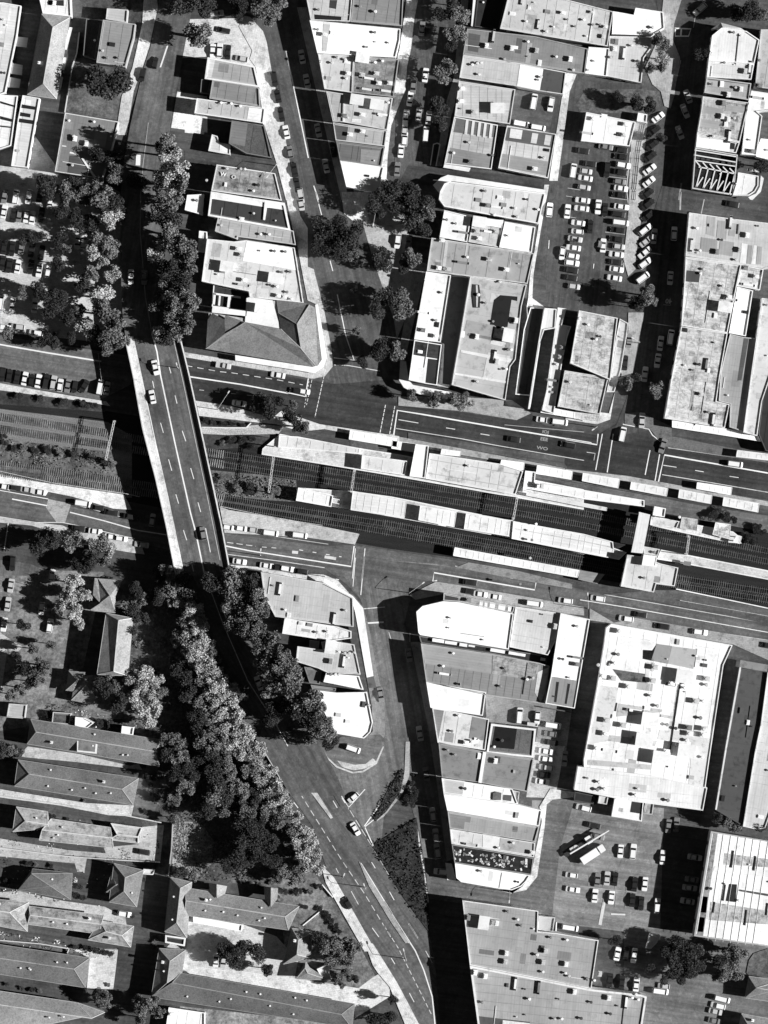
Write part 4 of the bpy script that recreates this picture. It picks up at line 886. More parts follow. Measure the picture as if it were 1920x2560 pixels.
r = B('c1', '583,968 945,1037 892,1405 500,1358', 5.8, .48, 'roof with five white skylight bars at the top, left of the black alley', units='v:705,1180 ac:718,1340 v:900,1288', edge=.75)
panel(r, 'c1', '577,975 935,1040 922,1140 568,1095', 5.8, .15)
for x in (680, 732, 785, 832, 882): panel(r, 'c1', f'{x},{995+(x-680)*.16} {x+22},{998+(x-680)*.16} {x+8},{1118+(x-680)*.16} {x-14},{1114+(x-680)*.16}', 5.8, .65, 'flat', name='skylight_strip', up=.09, th=.15)
panel(r, 'c1', '540,1222 905,1292 888,1400 512,1355', 5.8, .28); awning(r, 'c1', '500,1360 720,1392 705,1425 492,1390', 3.6, .8)
r = B('c1', '1020,1042 1428,1112 1362,1480 948,1395', 5.8, .5, 'roof with broad white panels and a dark sooty patch, right of the black alley', units='v:1325,1308 ac:1250,1400', edge=.7)
panel(r, 'c1', '1018,1055 1425,1118 1410,1228 1005,1165', 5.8, .12); panel(r, 'c1', '1050,1065 1150,1080 1138,1155 1040,1142', 5.8, .7, up=.09)
for x in (1230, 1340): panel(r, 'c1', f'{x},{1060+(x-1000)*.14+10} {x+50},{1068+(x-1000)*.14+10} {x+34},{1160+(x-1000)*.14} {x-14},{1152+(x-1000)*.14}', 5.8, .55, up=.09)
panel(r, 'c1', '980,1275 1390,1345 1360,1475 952,1392', 5.8, .3)
r = B('c2', '465,-5 500,-70 545,-87 1340,12 1282,265 500,122 455,60', 6.8, .55, 'pale roof with a rounded front corner and bright kerb wall, facing the tree plaza', kind='flat', units='s:960,45 s:990,105 ac:860,110 d:930,125 v:1280,145 s:780,65 v:915,190 v:1105,205', edge=.85, rim=.35)
awning(r, 'c1', '405,1535 470,1475 530,1450 1340,1575 1335,1602 560,1502 480,1560 455,1600', 4, .82)
B('c2', '500,150 722,205 690,417 460,375', 6.5, .85, 'white roof below the rounded front corner roof, nearest the plaza trees', kind='flat', units='v:520,230 d:655,335')
r = B('c2', '742,222 992,232 958,462 700,415', 6, .45, 'roof full of machinery between two white roofs', kind='flat', units='p:790,250 ac:770,325 ac:790,385 ac:930,330 d:870,330'); panel(r, 'c2', '822,215 985,238 970,300 812,270', 6, .9, 'flat', th=.8)
B('c2', '1002,245 1257,290 1225,505 955,460', 6.3, .92, 'white roof beside the car park entrance lane', kind='flat', units='v:1035,362')
r = B('c2', '395,380 1246,510 1190,762 355,655', 6.8, .34, 'wide grey roof with light cross strips, below the machinery roof', kind='flat', units='ac:480,400 v:690,540 d:650,585 ac:870,558 ac:1015,643 ac:455,630 ac:530,640', edge=.6)
for s in ('510,402 535,406 505,650 480,645', '685,420 700,422 680,540 668,538', '1060,490 1068,492 1048,610 1040,608'): panel(r, 'c2', s, 6.8, .5, 'flat')
r = B('c2', '350,660 556,690 470,1248 250,1222', 7, .88, 'tall white roof running down beside the dark side street', kind='flat', units='d:320,998 v:435,1065 v:487,835 ac:320,1145 ac:430,1195 v:345,725')
r = B('c2', '252,1228 480,1265 440,1605 345,1590 205,1560', 6.5, .85, 'white and black end building at the foot of the tall white roof', kind='flat'); panel(r, 'c2', '255,1232 478,1266 465,1388 240,1350', 6.5, .05, 'stain'); panel(r, 'c2', '366,1382 468,1394 436,1600 345,1588', 6.5, .035, 'flat')
awning(r, 'c2', '135,1400 182,1405 205,1560 240,1600 560,1660 545,1722 300,1680 200,1640 165,1622 125,1560', 3.8, .82)
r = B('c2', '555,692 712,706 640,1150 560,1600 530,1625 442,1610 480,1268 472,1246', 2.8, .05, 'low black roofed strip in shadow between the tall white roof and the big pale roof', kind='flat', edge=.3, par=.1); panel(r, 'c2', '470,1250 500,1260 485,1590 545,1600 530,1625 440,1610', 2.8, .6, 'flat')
r = B('c2', '715,700 1185,770 1142,950 1092,1390 1048,1450 1008,1728 562,1600 640,1150', 6.8, .42, 'big pale patchwork roof with a long curved skylight and a black shadowed well', kind='flat', ang=80, edge=.65, units='ac:770,1200 p:1030,1190 ac:1095,1065 v:1030,1308 v:1055,1308 d:920,1365 ac:935,1405 v:1015,1468 v:772,1572 s:650,1178 v:960,745')
panel(r, 'c2', '912,895 965,855 1108,868 1105,905 1058,895 1025,1118 940,1135 918,1105 880,1100', 6.8, .02, 'flat'); panel(r, 'c2', '740,765 790,770 800,850 795,960 745,960 732,850', 6.8, .04, 'flat', name='curved_skylight', th=.3); panel(r, 'c2', '762,772 776,774 782,850 776,955 766,955 764,850', 6.8, .5, 'flat', up=.34)  # first, near-black panel paints the well's shadow onto the roof
panel(r, 'c2', '690,1062 920,1108 900,1235 660,1180', 6.8, .33, 'flat'); panel(r, 'c2', '915,1110 1045,1140 1000,1285 880,1260', 6.8, .62, 'flat'); panel(r, 'c2', '640,1310 1060,1385 1045,1415 635,1330', 6.8, .65, 'flat', up=.06); panel(r, 'c2', '590,1500 1030,1570 1028,1590 588,1515', 6.8, .65, 'flat', up=.06); panel(r, 'c2', '860,1330 1045,1360 1005,1570 820,1540', 6.8, .55, 'flat', up=.02)
panel(r, 'c2', '700,1170 1040,1230 1040,1255 690,1190', 6.8, .2, 'flat', up=.1)
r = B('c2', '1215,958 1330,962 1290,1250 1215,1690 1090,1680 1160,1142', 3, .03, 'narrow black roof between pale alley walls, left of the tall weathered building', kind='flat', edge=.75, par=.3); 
r = B('c2', '1332,962 1432,970 1420,1130 1330,1145 1290,1260 1210,1800 1195,1800 1280,1250', 5, .65, 'thin light roof strip between two black alleys', kind='corr', ang=80, win=False)
r = B('c2', '1442,958 1512,968 1478,1100 1552,1115 1522,1200 1480,1400 1410,1840 1310,1810 1350,1640 1420,1130', 5, .62, 'crooked light roof with small units, right of the thin light roof strip', kind='flat', units='v:1435,1430 ac:1465,1370 d:1390,1560 ac:1480,1290')
r = B('d2', '92,982 412,1045 352,1560 18,1420', 8, .6, 'tall weathered roof with two dark vents, below the car park trees', kind='stain', units='v:168,1100 v:235,1222 v:95,1048')
r = B('f', '1412,926 1521,944 1500,1036 1394,1016', 6.5, .55, 'heavily stained lower roof at the corner of the main road', kind='stain', edge=.6)
r = B('d2', '430,1050 500,1088 490,1180 440,1480 385,1659 322,1659 400,1200', 5, .5, 'slim light roof strip alongside the tall weathered roof', kind='flat', ang=80)
CANOPY('c3', '1312,250 1577,300 1573,348 1300,302', 3.6, .88, 'white street awning above two parked white vehicles on the main road', name='awning', cat='awning', posts=False, base=2.8); CANOPY('c3', '1580,300 1790,325 1770,385 1574,350', 3.5, .6, 'patchy grey street awning at the corner right of the white awning', name='awning', cat='awning', posts=False, base=2.8, kind='stain')
# ================================================================ north-east
r = B('d1', '375,95 455,108 545,125 560,65 790,100 800,235 690,297 365,282', 5, .93, 'angular brilliant white roof beside the round-crowned street tree', kind='flat')
r = B('d1', '345,300 600,305 695,312 690,400 630,482 608,690 320,632', 5, .55, 'light ribbed roof below the angular white roof', ang=84, units='d:465,440 ac:400,345 ac:385,405 v:360,475'); r = B('d1', '172,390 345,402 320,635 142,610', 5.2, .9, 'white square roof left of the light ribbed roof', kind='flat', units='v:165,580 v:355,475')
r = B('d1', '1272,232 1480,258 1588,332 1545,530 1165,505 1195,295', 7.5, .8, 'large white ribbed roof with clipped corners, right of the dark street', ang=84, units='v:1375,268'); 
rh = CUSTOM('d1', '1190,242 1268,190 1432,235 1465,255 1272,232', 6.5, 'small pointed light roof above the large white ribbed roof', name='shop', cat='shop'); roofmesh(rh, 'd1', ['1185,243,6.5 1268,188,6.5 1285,225,8 1270,235,7.8', '1268,188,6.5 1435,232,6.5 1285,225,8', '1435,232,6.5 1470,258,6.5 1275,236,7.8 1285,225,8'], mat('corr', .55, 84))
B('d1', '1165,508 1545,533 1520,662 1150,640', 7, .6, 'light weathered strip roof directly below the large white ribbed roof', ang=84, kind='corr', units='v:1297,518 d:1510,560 ac:1470,590')
r = B('d1', '1150,642 1520,692 1500,832 1130,770', 6.6, .36, 'grey ribbed roof third down the row right of the dark street', ang=84, units='v:1195,697 ac:1330,785 ac:1435,740 v:1390,725'); panel(r, 'd1', '1150,645 1520,690 1518,705 1149,660', 6.6, .15, 'flat')
B('d1', '1600,245 1720,245 1720,745 1552,722', 7, .42, 'tall grey roof on the right edge beside the black alley', kind='flat', units='v:1590,500 ac:1590,710')
r = B('d1', '1118,800 1502,852 1482,930 1425,1180 1075,1092 1108,900', 6.5, .5, 'patched light roof with many square hatches, right of the dark street', kind='stain', ang=84, units='ac:1290,855 ac:1280,965 s:1310,1025 ac:1330,990 v:1205,1130 d:1340,1130 v:1380,980')
for s in ('1120,880 1290,905 1285,960 1112,935', '1310,870 1480,890 1465,940 1300,920', '1090,985 1255,1010 1248,1075 1082,1050'): panel(r, 'd1', s, 6.5, .35)
r = B('d1', '1073,1095 1425,1182 1395,1272 1060,1222', 6.3, .55, 'white slab roof just above the open steel frame', kind='flat'); panel(r, 'd1', '1075,1140 1345,1172 1338,1262 1062,1220', 6.3, .93, 'flat'); panel(r, 'd1', '1350,1160 1390,1165 1380,1240 1342,1235', 6.3, .03)
fr = B('d1', '1052,1230 1402,1290 1368,1622 1025,1570', 3, .025, 'building with its roof off, open steel trusses over a black floor', name='building_frame', cat='building', kind='stain', par=3.2, edge=.55, rim=.3)
def beams(root, tile, segs, z, w, tone, name='truss'):
    for s in segs:
        (x0, y0), (x1, y1) = P(tile, s); a = WXY((x0, y0), z); d = WXY((x1, y1), z); q = MB(); L = root.location
        q.bar((a[0]-L[0], a[1]-L[1], z), (d[0]-L[0], d[1]-L[1], z), w, .25); link(name, q.mesh(name, mat('metal', tone)), root)
beams(fr, 'd1', [f'{x},{1335+i*12} {x+45},{1390+i*10}' for i, x in enumerate((1060, 1118, 1175, 1230, 1285, 1340))]+[f'{x+45},{1390+i*10} {x},{1565+i*10}' for i, x in enumerate((1060, 1118, 1175, 1230, 1285, 1340))]+[f'{x},{1560+i*10} {x+60},{1470+i*10}' for i, x in enumerate((1060, 1118, 1175, 1230, 1285))]+['1050,1245 1398,1300', '1045,1285 1392,1345', '1048,1330 1390,1380', '1030,1560 1365,1615', '1085,1385 1380,1440'], 6, .35, .75)
for i, x in enumerate((1065, 1105, 1150, 1200, 1225, 1275, 1325, 1365)): panel(fr, 'd1', f'{x},{1300+i*7} {x+28},{1304+i*7} {x+26},{1322+i*7} {x-2},{1318+i*7}', 6, .05)
r = B('d1', '1412,1430 1580,1460 1578,1540 1550,1590 1500,1622 1366,1622 1400,1510', 6, .8, 'white roof with a rounded corner, right of the open steel trusses', kind='flat', units='v:1400,1525 d:1545,1415'); awning(r, 'd1', '1600,1455 1625,1480 1600,1590 1530,1659 1510,1655 1495,1635 1560,1605 1592,1550', 3.6, .6)
r = B('d1', '1522,752 1720,782 1720,910 1565,925 1612,962 1565,1290 1440,1280 1480,900', 6.5, .9, 'white L-shaped roof wrapped round a black courtyard on the right edge', kind='flat', units='d:1570,810 ac:1530,1255'); B('d1', '1570,1230 1600,1150 1720,1160 1720,1340 1560,1300', 5, .82, 'white stepped roof on the right edge above the corner street', kind='flat', n=2)
B('d1', '152,930 562,1012 512,1215 108,1170', 3.6, .82, 'low white flat roof with a sooty patch at the top of the big car park', kind='flat', units='ac:210,985 ac:478,1030 d:155,1102 ac:465,1118 s:300,962', edge=.85)
B('d1', '582,935 658,950 650,1020 570,1005', 3, .8, 'tiny white roof right of the low white flat roof', kind='flat')
r = B('d2', '1005,170 1360,222 1720,265 1720,625 1620,635 975,530', 8, .55, 'wide pale roof with grey and white panels, top of the block right of the dark street', kind='corr', ang=84, edge=.7, units='ac:1485,358 ac:1425,480 v:1095,485 d:1350,252 ac:1235,495 v:1393,562 d:1025,440')
for s, t in (('1155,200 1225,210 1215,370 1145,350', .4), ('1245,235 1325,245 1310,395 1230,380', .38), ('1345,255 1395,262 1385,370 1330,362', .4), ('1105,375 1240,395 1230,510 1095,490', .33), ('1262,400 1380,418 1365,535 1250,515', .35), ('1440,425 1490,432 1475,600 1425,592', .9), ('1540,440 1565,444 1555,600 1520,596', .92), ('1495,440 1530,444 1515,600 1480,596', .35), ('1575,450 1610,455 1600,600 1560,600', .38), ('1420,260 1560,280 1555,420 1415,400', .5)): panel(r, 'd2', s, 8, t, ang=84)
panel(r, 'd2', '1402,265 1415,267 1408,350 1396,348', 8, .03, 'flat', up=.09)
r = B('d2', '975,535 1438,602 1398,790 1322,1170 940,1110 968,720', 7.5, .62, 'long blotchy weathered roof, right of the dark street', kind='stain', units='ac:1335,870 ac:1330,930 d:1350,890 v:1125,640 ac:1310,980 v:1285,780 p:1300,955'); panel(r, 'd2', '985,650 1096,660 1086,750 974,742', 7.5, .08, ang=84)
B('d2', '1440,605 1622,640 1592,815 1402,780', 7, .6, 'stained square roof right of the long blotchy roof', kind='stain', units='ac:1560,700 d:1495,770 ac:1470,630')
B('d2', '1405,785 1535,818 1475,1197 1335,1170', 7, .93, 'narrow brilliant white roof beside the sunken yard', kind='flat', edge=.9)
r = B('f', '1703,816 1819,833 1800,940 1791,1003 1824,1011 1812,1070 1661,1046 1676,960', 7.8, .58, 'large mottled roof at the main road corner, right of the dark street', kind='stain', units='', n=7); panel(r, 'd2', '935,1108 992,1118 988,1165 930,1155', 7.8, .04, 'flat')
r = B('f', '1825,835 1860,843 1893,846 1877,940 1858,1079 1824,1068 1826,1010 1797,1003 1802,930', 6, .33, 'grey ribbed roof stepping down behind the large mottled roof', ang=82, units='ac:1355,1215 v:1340,1310 v:1330,1350 v:1325,1395 v:1300,1460'); panel(r, 'd2', '1462,1205 1500,1210 1440,1560 1405,1565', 6, .1)  # the dark panel paints a shadow onto the grey roof
B('f', '1905,745 1930,748 1930,930 1905,1004 1893,1090 1858,1081 1877,940', 7, .58, 'long light roof band on the right edge reaching the main road', ang=82, kind='flat', edge=.7)
CANOPY('d3', '865,370 1035,392 1045,418 1060,400 1455,460 1570,492 1612,545 1470,520 865,425', 4, .92, 'long white street awning along the main road at the right', name='awning', cat='awning', posts=False, base=3)
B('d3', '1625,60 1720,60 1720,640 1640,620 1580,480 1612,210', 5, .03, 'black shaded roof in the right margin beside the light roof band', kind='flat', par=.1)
# ================================================================ station
def platform(s, tile, tone, label, kind='conc', h=1.05): 
    pts = ccw([WXY(p, h) for p in P(tile, s)]); c = cen(pts); root = thing('station_platform', label, 'platform', (c[0], c[1], 0), group=None); q = rel(pts, c)
    b = MB(); b.prism(q, 0, h-.02); link('platform_base', b.mesh('platform_base', mat('flat', .3)), root); b = MB(); b.prism(q, h-.02, h); link('platform_surface', b.mesh('platform_surface', mat(kind, tone)), root)
    i = inset(q, .35); b = MB(); k = len(q)
    for j in range(k): b.face([(*q[j-1], h+.02), (*q[j], h+.02), (*i[j], h+.02), (*i[j-1], h+.02)])
    link('edge_line', b.mesh('edge_line', mat('flat', .8)), root); return root
platform('585,602 730,480 1400,600 1720,650 3250,940 3250,1110 1659,828 1100,735 578,652', 'b3', .5, 'north side platform carrying the main station buildings')
platform('720,1165 1000,1220 1370,1290 1420,1330 1440,1390 1340,1382 900,1290 680,1238', 'd3', .55, 'north platform extension with patched paving, right of the footbridge')
platform('870,925 1330,955 1659,1000 3250,1320 3600,1400 3500,1450 3250,1480 2600,1340 1659,1168 1100,1075 860,1035', 'b3', .45, 'island platform under long white canopies between the two pairs of tracks')
platform('770,1440 1659,1612 1720,1625 1720,1700 1659,1690 920,1550 740,1520', 'd3', .45, 'island platform right of the footbridge with one small shelter')
platform('570,1425 1659,1620 1700,1625 1700,1680 1659,1670 575,1492', 'c3', .4, 'south side platform along the lower station street')
B('b3', '722,492 880,502 1395,600 1385,645 715,592', 1.9, .6, 'low pale ramp roof at the left end of the north platform', kind='flat', par=.1, win=False, name='ramp', cat='ramp')
SB = dict(name='station_building', cat='station building')
B('c3', '-182,655 198,705 176,825 -192,770', 4.2, .58, 'pale station building at the left end of the north platform', kind='flat', base=1.05, **SB)
B('c3', '262,565 372,578 342,850 212,832', 5.3, .85, 'white cross wing joining the two halves of the station roof', kind='flat', base=1.05, **SB)
r = B('c3', '378,640 960,728 1155,788 1092,985 1010,972 345,852', 4.8, .6, 'largest station roof, long pale grey slab above the tracks', kind='flat', base=1.05, units='v:700,745', ang=-9, **SB)
for s in ('375,688 1120,815 1118,822 373,695', '360,800 1095,925 1093,932 358,808'): panel(r, 'c3', s, 4.8, .42, 'flat')
r = B('c3', '1172,785 1258,795 1250,890 1659,945 1890,985 2160,1030 2160,1085 1659,1022 1240,945 1150,960', 4.6, .82, 'white station roof turning a corner and running to the footbridge', kind='flat', base=1.05, **SB)
CANOPY('c3', '1185,968 1659,1055 1850,1092 1845,1118 1659,1085 1180,990', 3.6, .62, 'slim platform canopy below the white corner roof', base=1.05)
for i, s in enumerate(('-280,448 115,520 106,590 -290,525', '72,535 370,580 360,650 62,600', '480,605 640,627 632,665 470,650', '975,695 1166,720 1157,785 962,748', '1272,740 1566,790 1556,860 1262,810')):
    CANOPY('c3', s, 2.9, .92, f'white flat shelter north of the station roofs, {ORDN[i]} from the left', group='white shelters along the station forecourt', ridge=False)
for i, s in enumerate(('125,805 430,855 417,930 117,870', '525,880 830,932 818,997 515,940', '925,940 1196,992 1186,1060 915,1010', '1292,1005 1586,1058 1577,1130 1282,1075')):
    CANOPY('d3', s, 3.0, .72 if i else .8, f'pale bus shelter right of the junction, {ORDN[i]} from the left in the stepped row of four', group='bus shelters in the stepped row')
CANOPY('d3', '1072,882 1362,925 1352,987 1066,935', 3.1, .93, 'brightest white bus shelter, at the kerb of the main road'); CANOPY('d3', '1405,615 1720,655 1720,705 1395,670', 3.1, .7, 'grey and white shelter on the far kerb at the right, beyond the white van')
# island platform buildings
B('b3', '882,925 1088,970 1172,992 1155,1087 862,1035', 4.2, .8, 'white tapering building alone at the left tip of the island platform', kind='flat', base=1.05, **SB); B('b3', '1165,1010 1252,1030 1246,1070 1160,1052', 2.5, .4, 'tiny grey hut right of the white tapering platform building', kind='flat', name='hut', cat='hut')
CANOPY('b3', '1335,955 1780,1040 1762,1178 1317,1110', 5.4, .72, 'leftmost long ribbed canopy on the island platform', base=1.05, kind='corr'); CANOPY('c3', '302,1075 602,1130 582,1252 286,1195', 4.6, .7, 'second canopy of the island platform, plain pale grey', base=1.05)
CANOPY('c3', '682,1142 1070,1200 1048,1332 665,1268', 4.8, .72, 'third canopy of the island platform, beside the mast with a crooked bracket', base=1.05)
r = B('c3', '1072,1205 1659,1310 1900,1375 1905,1425 2012,1465 1950,1525 1659,1470 1058,1350', 4.9, .8, 'long white station roof on the island platform leading to the footbridge', kind='corr', base=1.05, ang=-10, edge=.85, **SB); panel(r, 'c3', '1085,1262 1659,1368 1900,1420 1900,1428 1659,1376 1084,1270', 4.9, .5, 'flat')
CANOPY('c3', '588,1422 1625,1612 1605,1672 575,1490', 4.2, .82, 'very long white canopy over the south side platform', base=1.05, kind='flat')
fb = thing('footbridge', 'covered pale footbridge over the tracks linking the station platforms', 'footbridge', (*WXY(P('d3', '600,1300')[0]), 0))
pts = [WXY(p, 7.6) for p in P('d3', '592,1128 682,1150 620,1472 525,1462')]; part(fb, 'bridge_deck', pts, 4.8, 5.2, mat('flat', .5)); part(fb, 'roof', pts, 7.4, 7.6, mat('corr', .75, 80))
iw = inset(ccw(pts), .3); part(fb, 'side_wall', iw, 5.2, 7.38, mat('flat', .5), False)
for p in (('605,1180'), ('640,1190'), ('560,1430'), ('610,1440')): q = WXY(P('d3', p)[0]); b = MB(); b.tube((q[0]-fb.location[0], q[1]-fb.location[1], 0), (q[0]-fb.location[0], q[1]-fb.location[1], 4.8), .3, .3, 8); link('column', b.mesh('column', mat('flat', .4)), fb)
r = B('d3', '492,1482 622,1500 765,1555 915,1590 885,1745 732,1725 712,1795 437,1745', 8.6, .58, 'large pale concourse hall standing over the tracks at the right', kind='flat', edge=.65, units='v:632,1675', name='station_concourse', cat='station hall')
B('d3', '628,1478 742,1495 725,1580 612,1570', 10.8, .92, 'small white lift tower cap at the top of the concourse hall', kind='flat', name='lift_tower', cat='tower', par=.15)
B('d3', '625,1412 762,1437 745,1492 628,1474', 5.5, .45, 'short grey stair roof beside the lift tower cap', kind='flat', name='stair_roof', cat='stairs', units='v:717,1462')
B('d3', '718,1080 812,1098 800,1172 702,1155', 4.6, .93, 'small bright white cube at the north end of the footbridge', kind='flat', base=1.05, **SB); B('d3', '690,1165 925,1205 900,1266 680,1236', 3.9, .55, 'two-tone grey roof right of the footbridge, next to the bright cube', kind='flat', base=1.05, units='v:925,1170', **SB)
CANOPY('d3', '945,1170 1075,1190 1068,1285 930,1262', 3.4, .5, 'grey platform canopy with a dark leaf stain, right of the two-tone roof', base=1.05, kind='stain'); CANOPY('d3', '1225,1215 1350,1232 1338,1352 1200,1315', 3.2, .75, 'pale platform canopy with a dark oval patch', base=1.05, kind='stain')
CANOPY('d3', '1402,1320 1442,1332 1425,1392 1370,1375', 3.6, .85, 'tiny white roof at the right tip of the north platform'); CANOPY('d3', '965,1535 1020,1545 1015,1575 958,1565', 3.4, .2, 'small dark shelter on the right-hand island platform', base=1.05)
CANOPY('d4', '-55,70 98,88 80,145 -70,120', 4, .8, 'white slab roof in the shadow below the south platform canopy', posts=True); hh = CUSTOM('d4', '105,85 300,120 245,195 85,160', 3.2, 'small grey ticket hut with a light gable, left of the concourse hall', name='ticket_hut', cat='hut'); roofmesh(hh, 'd4', ['100,83,3.2 262,112,4 243,198,3.2 85,162,3.2', '262,112,4 305,120,3.2 243,198,3.2'], mat('corr', .3))
# ================================================================ south-west houses
qh = CUSTOM('a4', '790,152 1008,168 930,300 955,440 745,418 830,358 772,290', 4, 'small hipped house with one dark slope between two trees, left of the bridge end'); roofmesh(qh, 'a4', ['815,152,4 1012,168,4 912,295,6.2', '785,150,4 815,152,4 912,295,6.2 832,358,4.6 770,290,4', '912,295,6.2 958,300,4.4 958,442,4 740,420,4 832,358,4.6', '1012,168,4 958,300,4.4 912,295,6.2'], mat('tile', .42, 60)); caps(qh, 'a4', ['815,152,4 912,295,6.2', '912,295,6.2 832,358,4.6'], .5, .18)
HIPV('a4', '880,440', '1102,482', '1062,960', '805,950', '985,500', '945,925', 7.5, 2.6, .45, 'long gabled hall with a very bright right slope, casting the black square shadow', name='hall', cat='hall', ang=80, n=0)
q3 = CUSTOM('a4', '568,920 706,930 700,985 742,1010 792,1150 752,1197 592,1165 610,1090 545,1080', 3.6, 'little star-shaped house with crossing hips below the black square shadow'); roofmesh(q3, 'a4', ['570,918,3.6 708,928,3.6 642,998,5.6', '570,918,3.6 642,998,5.6 545,1083,3.6', '642,998,5.6 708,928,3.6 702,990,3.8 600,1090,3.8 545,1083,3.6', '718,1035,5.4 590,1165,3.6 605,1095,3.8 702,1008,5', '718,1035,5.4 795,1150,3.6 755,1198,3.6 590,1165,3.6', '718,1035,5.4 702,1008,5 745,1010,3.8 795,1150,3.6'], mat('tile', .38, 40)); caps(q3, 'a4', ['570,918,3.6 642,998,5.6', '642,998,5.6 545,1083,3.6', '718,1035,5.4 590,1165,3.6'], .55, .16)
B('a4', '75,1190 222,1200 207,1315 55,1305', 3, .42, 'small square grey shed roof near the left edge, above the tree', name='shed', cat='shed')
r = HIP('a4', '255,1320 1340,1492 1320,1712 225,1525', '300,1428 1285,1588', 5, 2.4, .26, 'very long hipped block with a white-framed roof deck, nearest the treed road', name='apartment_block', cat='apartments', n=6); panel(r, 'a4', '640,1490 810,1512 802,1607 640,1590', 6.7, .8, 'flat', name='roof_deck_frame', th=.3); panel(r, 'a4', '655,1502 795,1520 788,1592 652,1578', 6.7, .22, 'flat', up=.36)
B('a4', '625,1300 700,1308 782,1350 722,1396 622,1372', 4.2, .88, 'white flat annexe roof above the very long hipped block', kind='flat', name='annexe', cat='annexe'); B('a4', '1012,1375 1112,1387 1102,1452 1005,1440', 4.2, .82, 'small white annexe roof near the right end of the very long hipped block', kind='flat', name='annexe', cat='annexe', units='')
B('a4', '440,1260 592,1270 575,1365 430,1350', 2.6, .12, 'dark open pen with a pale rim left of the white annexe', kind='stain', edge=.5, name='pen', cat='enclosure', win=False)
HIP('a5', '150,130 1150,285 1105,505 120,350', '245,250 1012,375', 5, 2.3, .24, 'second long hipped block down the left side, dotted with roof vents', name='apartment_block', cat='apartments', n=7)
HIP('a5', '135,520 395,560 410,700 105,728', '212,638 395,668', 4.6, 1.8, .42, 'left wing of the patchy third block, with a dark triangular end', kind='stain', name='apartment_block', cat='apartments', n=1)
r = HIP('a5', '425,620 915,692 940,862 325,798', '350,712 930,780', 4.6, 1.6, .45, 'patchy light gabled centre of the third block down the left side', kind='stain', name='apartment_block', cat='apartments', n=3)
B('a5', '918,655 1182,692 1150,772 970,750', 4, .5, 'light slanting roof at the right end of the patchy third block', kind='stain'); B('a5', '970,752 1150,772 1148,826 900,795', 4, .42, 'narrow dusty roof below the light slanting roof', kind='stain'); HIPV('a5', '270,1035', '600,1072', '588,1292', '148,1212', '262,1075', '420,1180', 4.2, 2.2, .17, 'dark tiled cottage with a pale path crossing it, left of the black shadow', ang=40, n=1)
HIPV('a5', '945,990', '1190,1047', '1135,1352', '905,1312', '1040,1108', '1030,1222', 4.8, 2.4, .27, 'square pyramid-roofed house with a bright right slope, above the parked car', ang=80, n=1); B('a5', '1190,1035 1285,1045 1270,1085 1185,1080', 3, .6, 'small pale porch roof at the upper right of the pyramid-roofed house', kind='flat', name='porch', cat='porch'); HIPV('a5', '925,1065', '1010,1120', '990,1210', '880,1230', '985,1160', '960,1170', 4.4, 1.4, .22, 'short dark wing stuck to the left of the pyramid-roofed house', ang=80, n=0)
HIP('a6', '-60,290 240,318 228,560 -60,505', '-40,385 78,402', 4.6, 2.2, .42, 'pale hipped end house on the left edge with one dark slope', kind='stain', n=1)
HIP('a6', '240,350 862,425 820,580 228,500', '250,425 840,500', 4.6, 1.5, .4, 'long pale dusty gabled block above the dark shadow strip, lower left', kind='stain', name='apartment_block', cat='apartments', n=3); HIP('a6', '830,470 1110,515 1085,690 728,630', '880,560 1010,595', 4.8, 1.6, .42, 'pale block end with a clipped corner, left of the dark yard', kind='stain', n=1)
HIP('a6', '-60,660 745,780 710,1027 -60,905', '-50,775 615,872', 5.2, 2.5, .22, 'long grey tiled block with a bright hipped right end, lower left', name='apartment_block', cat='apartments', n=5); HIP('a6', '-60,1045 640,1150 870,1230 -60,1430', '-50,1160 760,1280', 5.2, 2.0, .38, 'light grey long roof running off the bottom left corner', name='apartment_block', cat='apartments', n=2)
HIPV('a6', '1412,110', '1592,150', '1550,612', '1365,560', '1498,200', '1467,488', 5, 2.6, .33, 'upright wing with a dark left slope at the left of the courtyard flats', name='apartment_block', cat='apartments', ang=80, n=2)
HIP('b6', '-60,195 890,350 800,548 -60,425', '-50,305 772,438', 5, 2.5, .3, 'upper wing of the courtyard flats, with two projecting gables', name='apartment_block', cat='apartments', n=8)
for i, (s, q) in enumerate((('140,160,5 290,182,5 205,280,6.2|140,160,5 195,170,7 205,282,6.4', 1), ('598,188,5 712,200,5 652,358,6.5|598,188,5 655,195,7 652,360,6.5', 1))):
    x0 = (140, 598)[i]; dg = CUSTOM('b6', (f'145,162 288,184 240,250 170,235', '600,190 710,202 690,290 610,280')[i], 5.2, ('left', 'right')[i]+' projecting gable on the upper wing of the courtyard flats', name='gable_wing', cat='house wing')
    roofmesh(dg, 'b6', ([ '140,160,5 205,168,7.4 205,285,6.6 150,235,5.3', '205,168,7.4 292,184,5 275,245,5.3 205,285,6.6'], ['598,188,5 655,195,7.4 652,362,6.6 605,290,5.3', '655,195,7.4 714,202,5 708,290,5.3 652,362,6.6'])[i], mat('tile', .34, 80))
HIPV('b6', '830,532', '1002,562', '985,780', '755,832', '885,632', '872,752', 5, 2.4, .35, 'right wing of the courtyard flats with a pale right slope', name='apartment_block', cat='apartments', ang=80, n=1); HIP('b6', '945,810 975,860 1130,962 862,955', '940,862 960,905', 4, 1.3, .3, 'small dark porch house below the right wing of the courtyard flats', n=0)
B('b6', '1035,870 1132,830 1140,905 1155,960 1085,960', 3, .62, 'crumpled pale tent-like roof below the lawn bushes', name='pavilion', cat='pavilion', kind='flat')
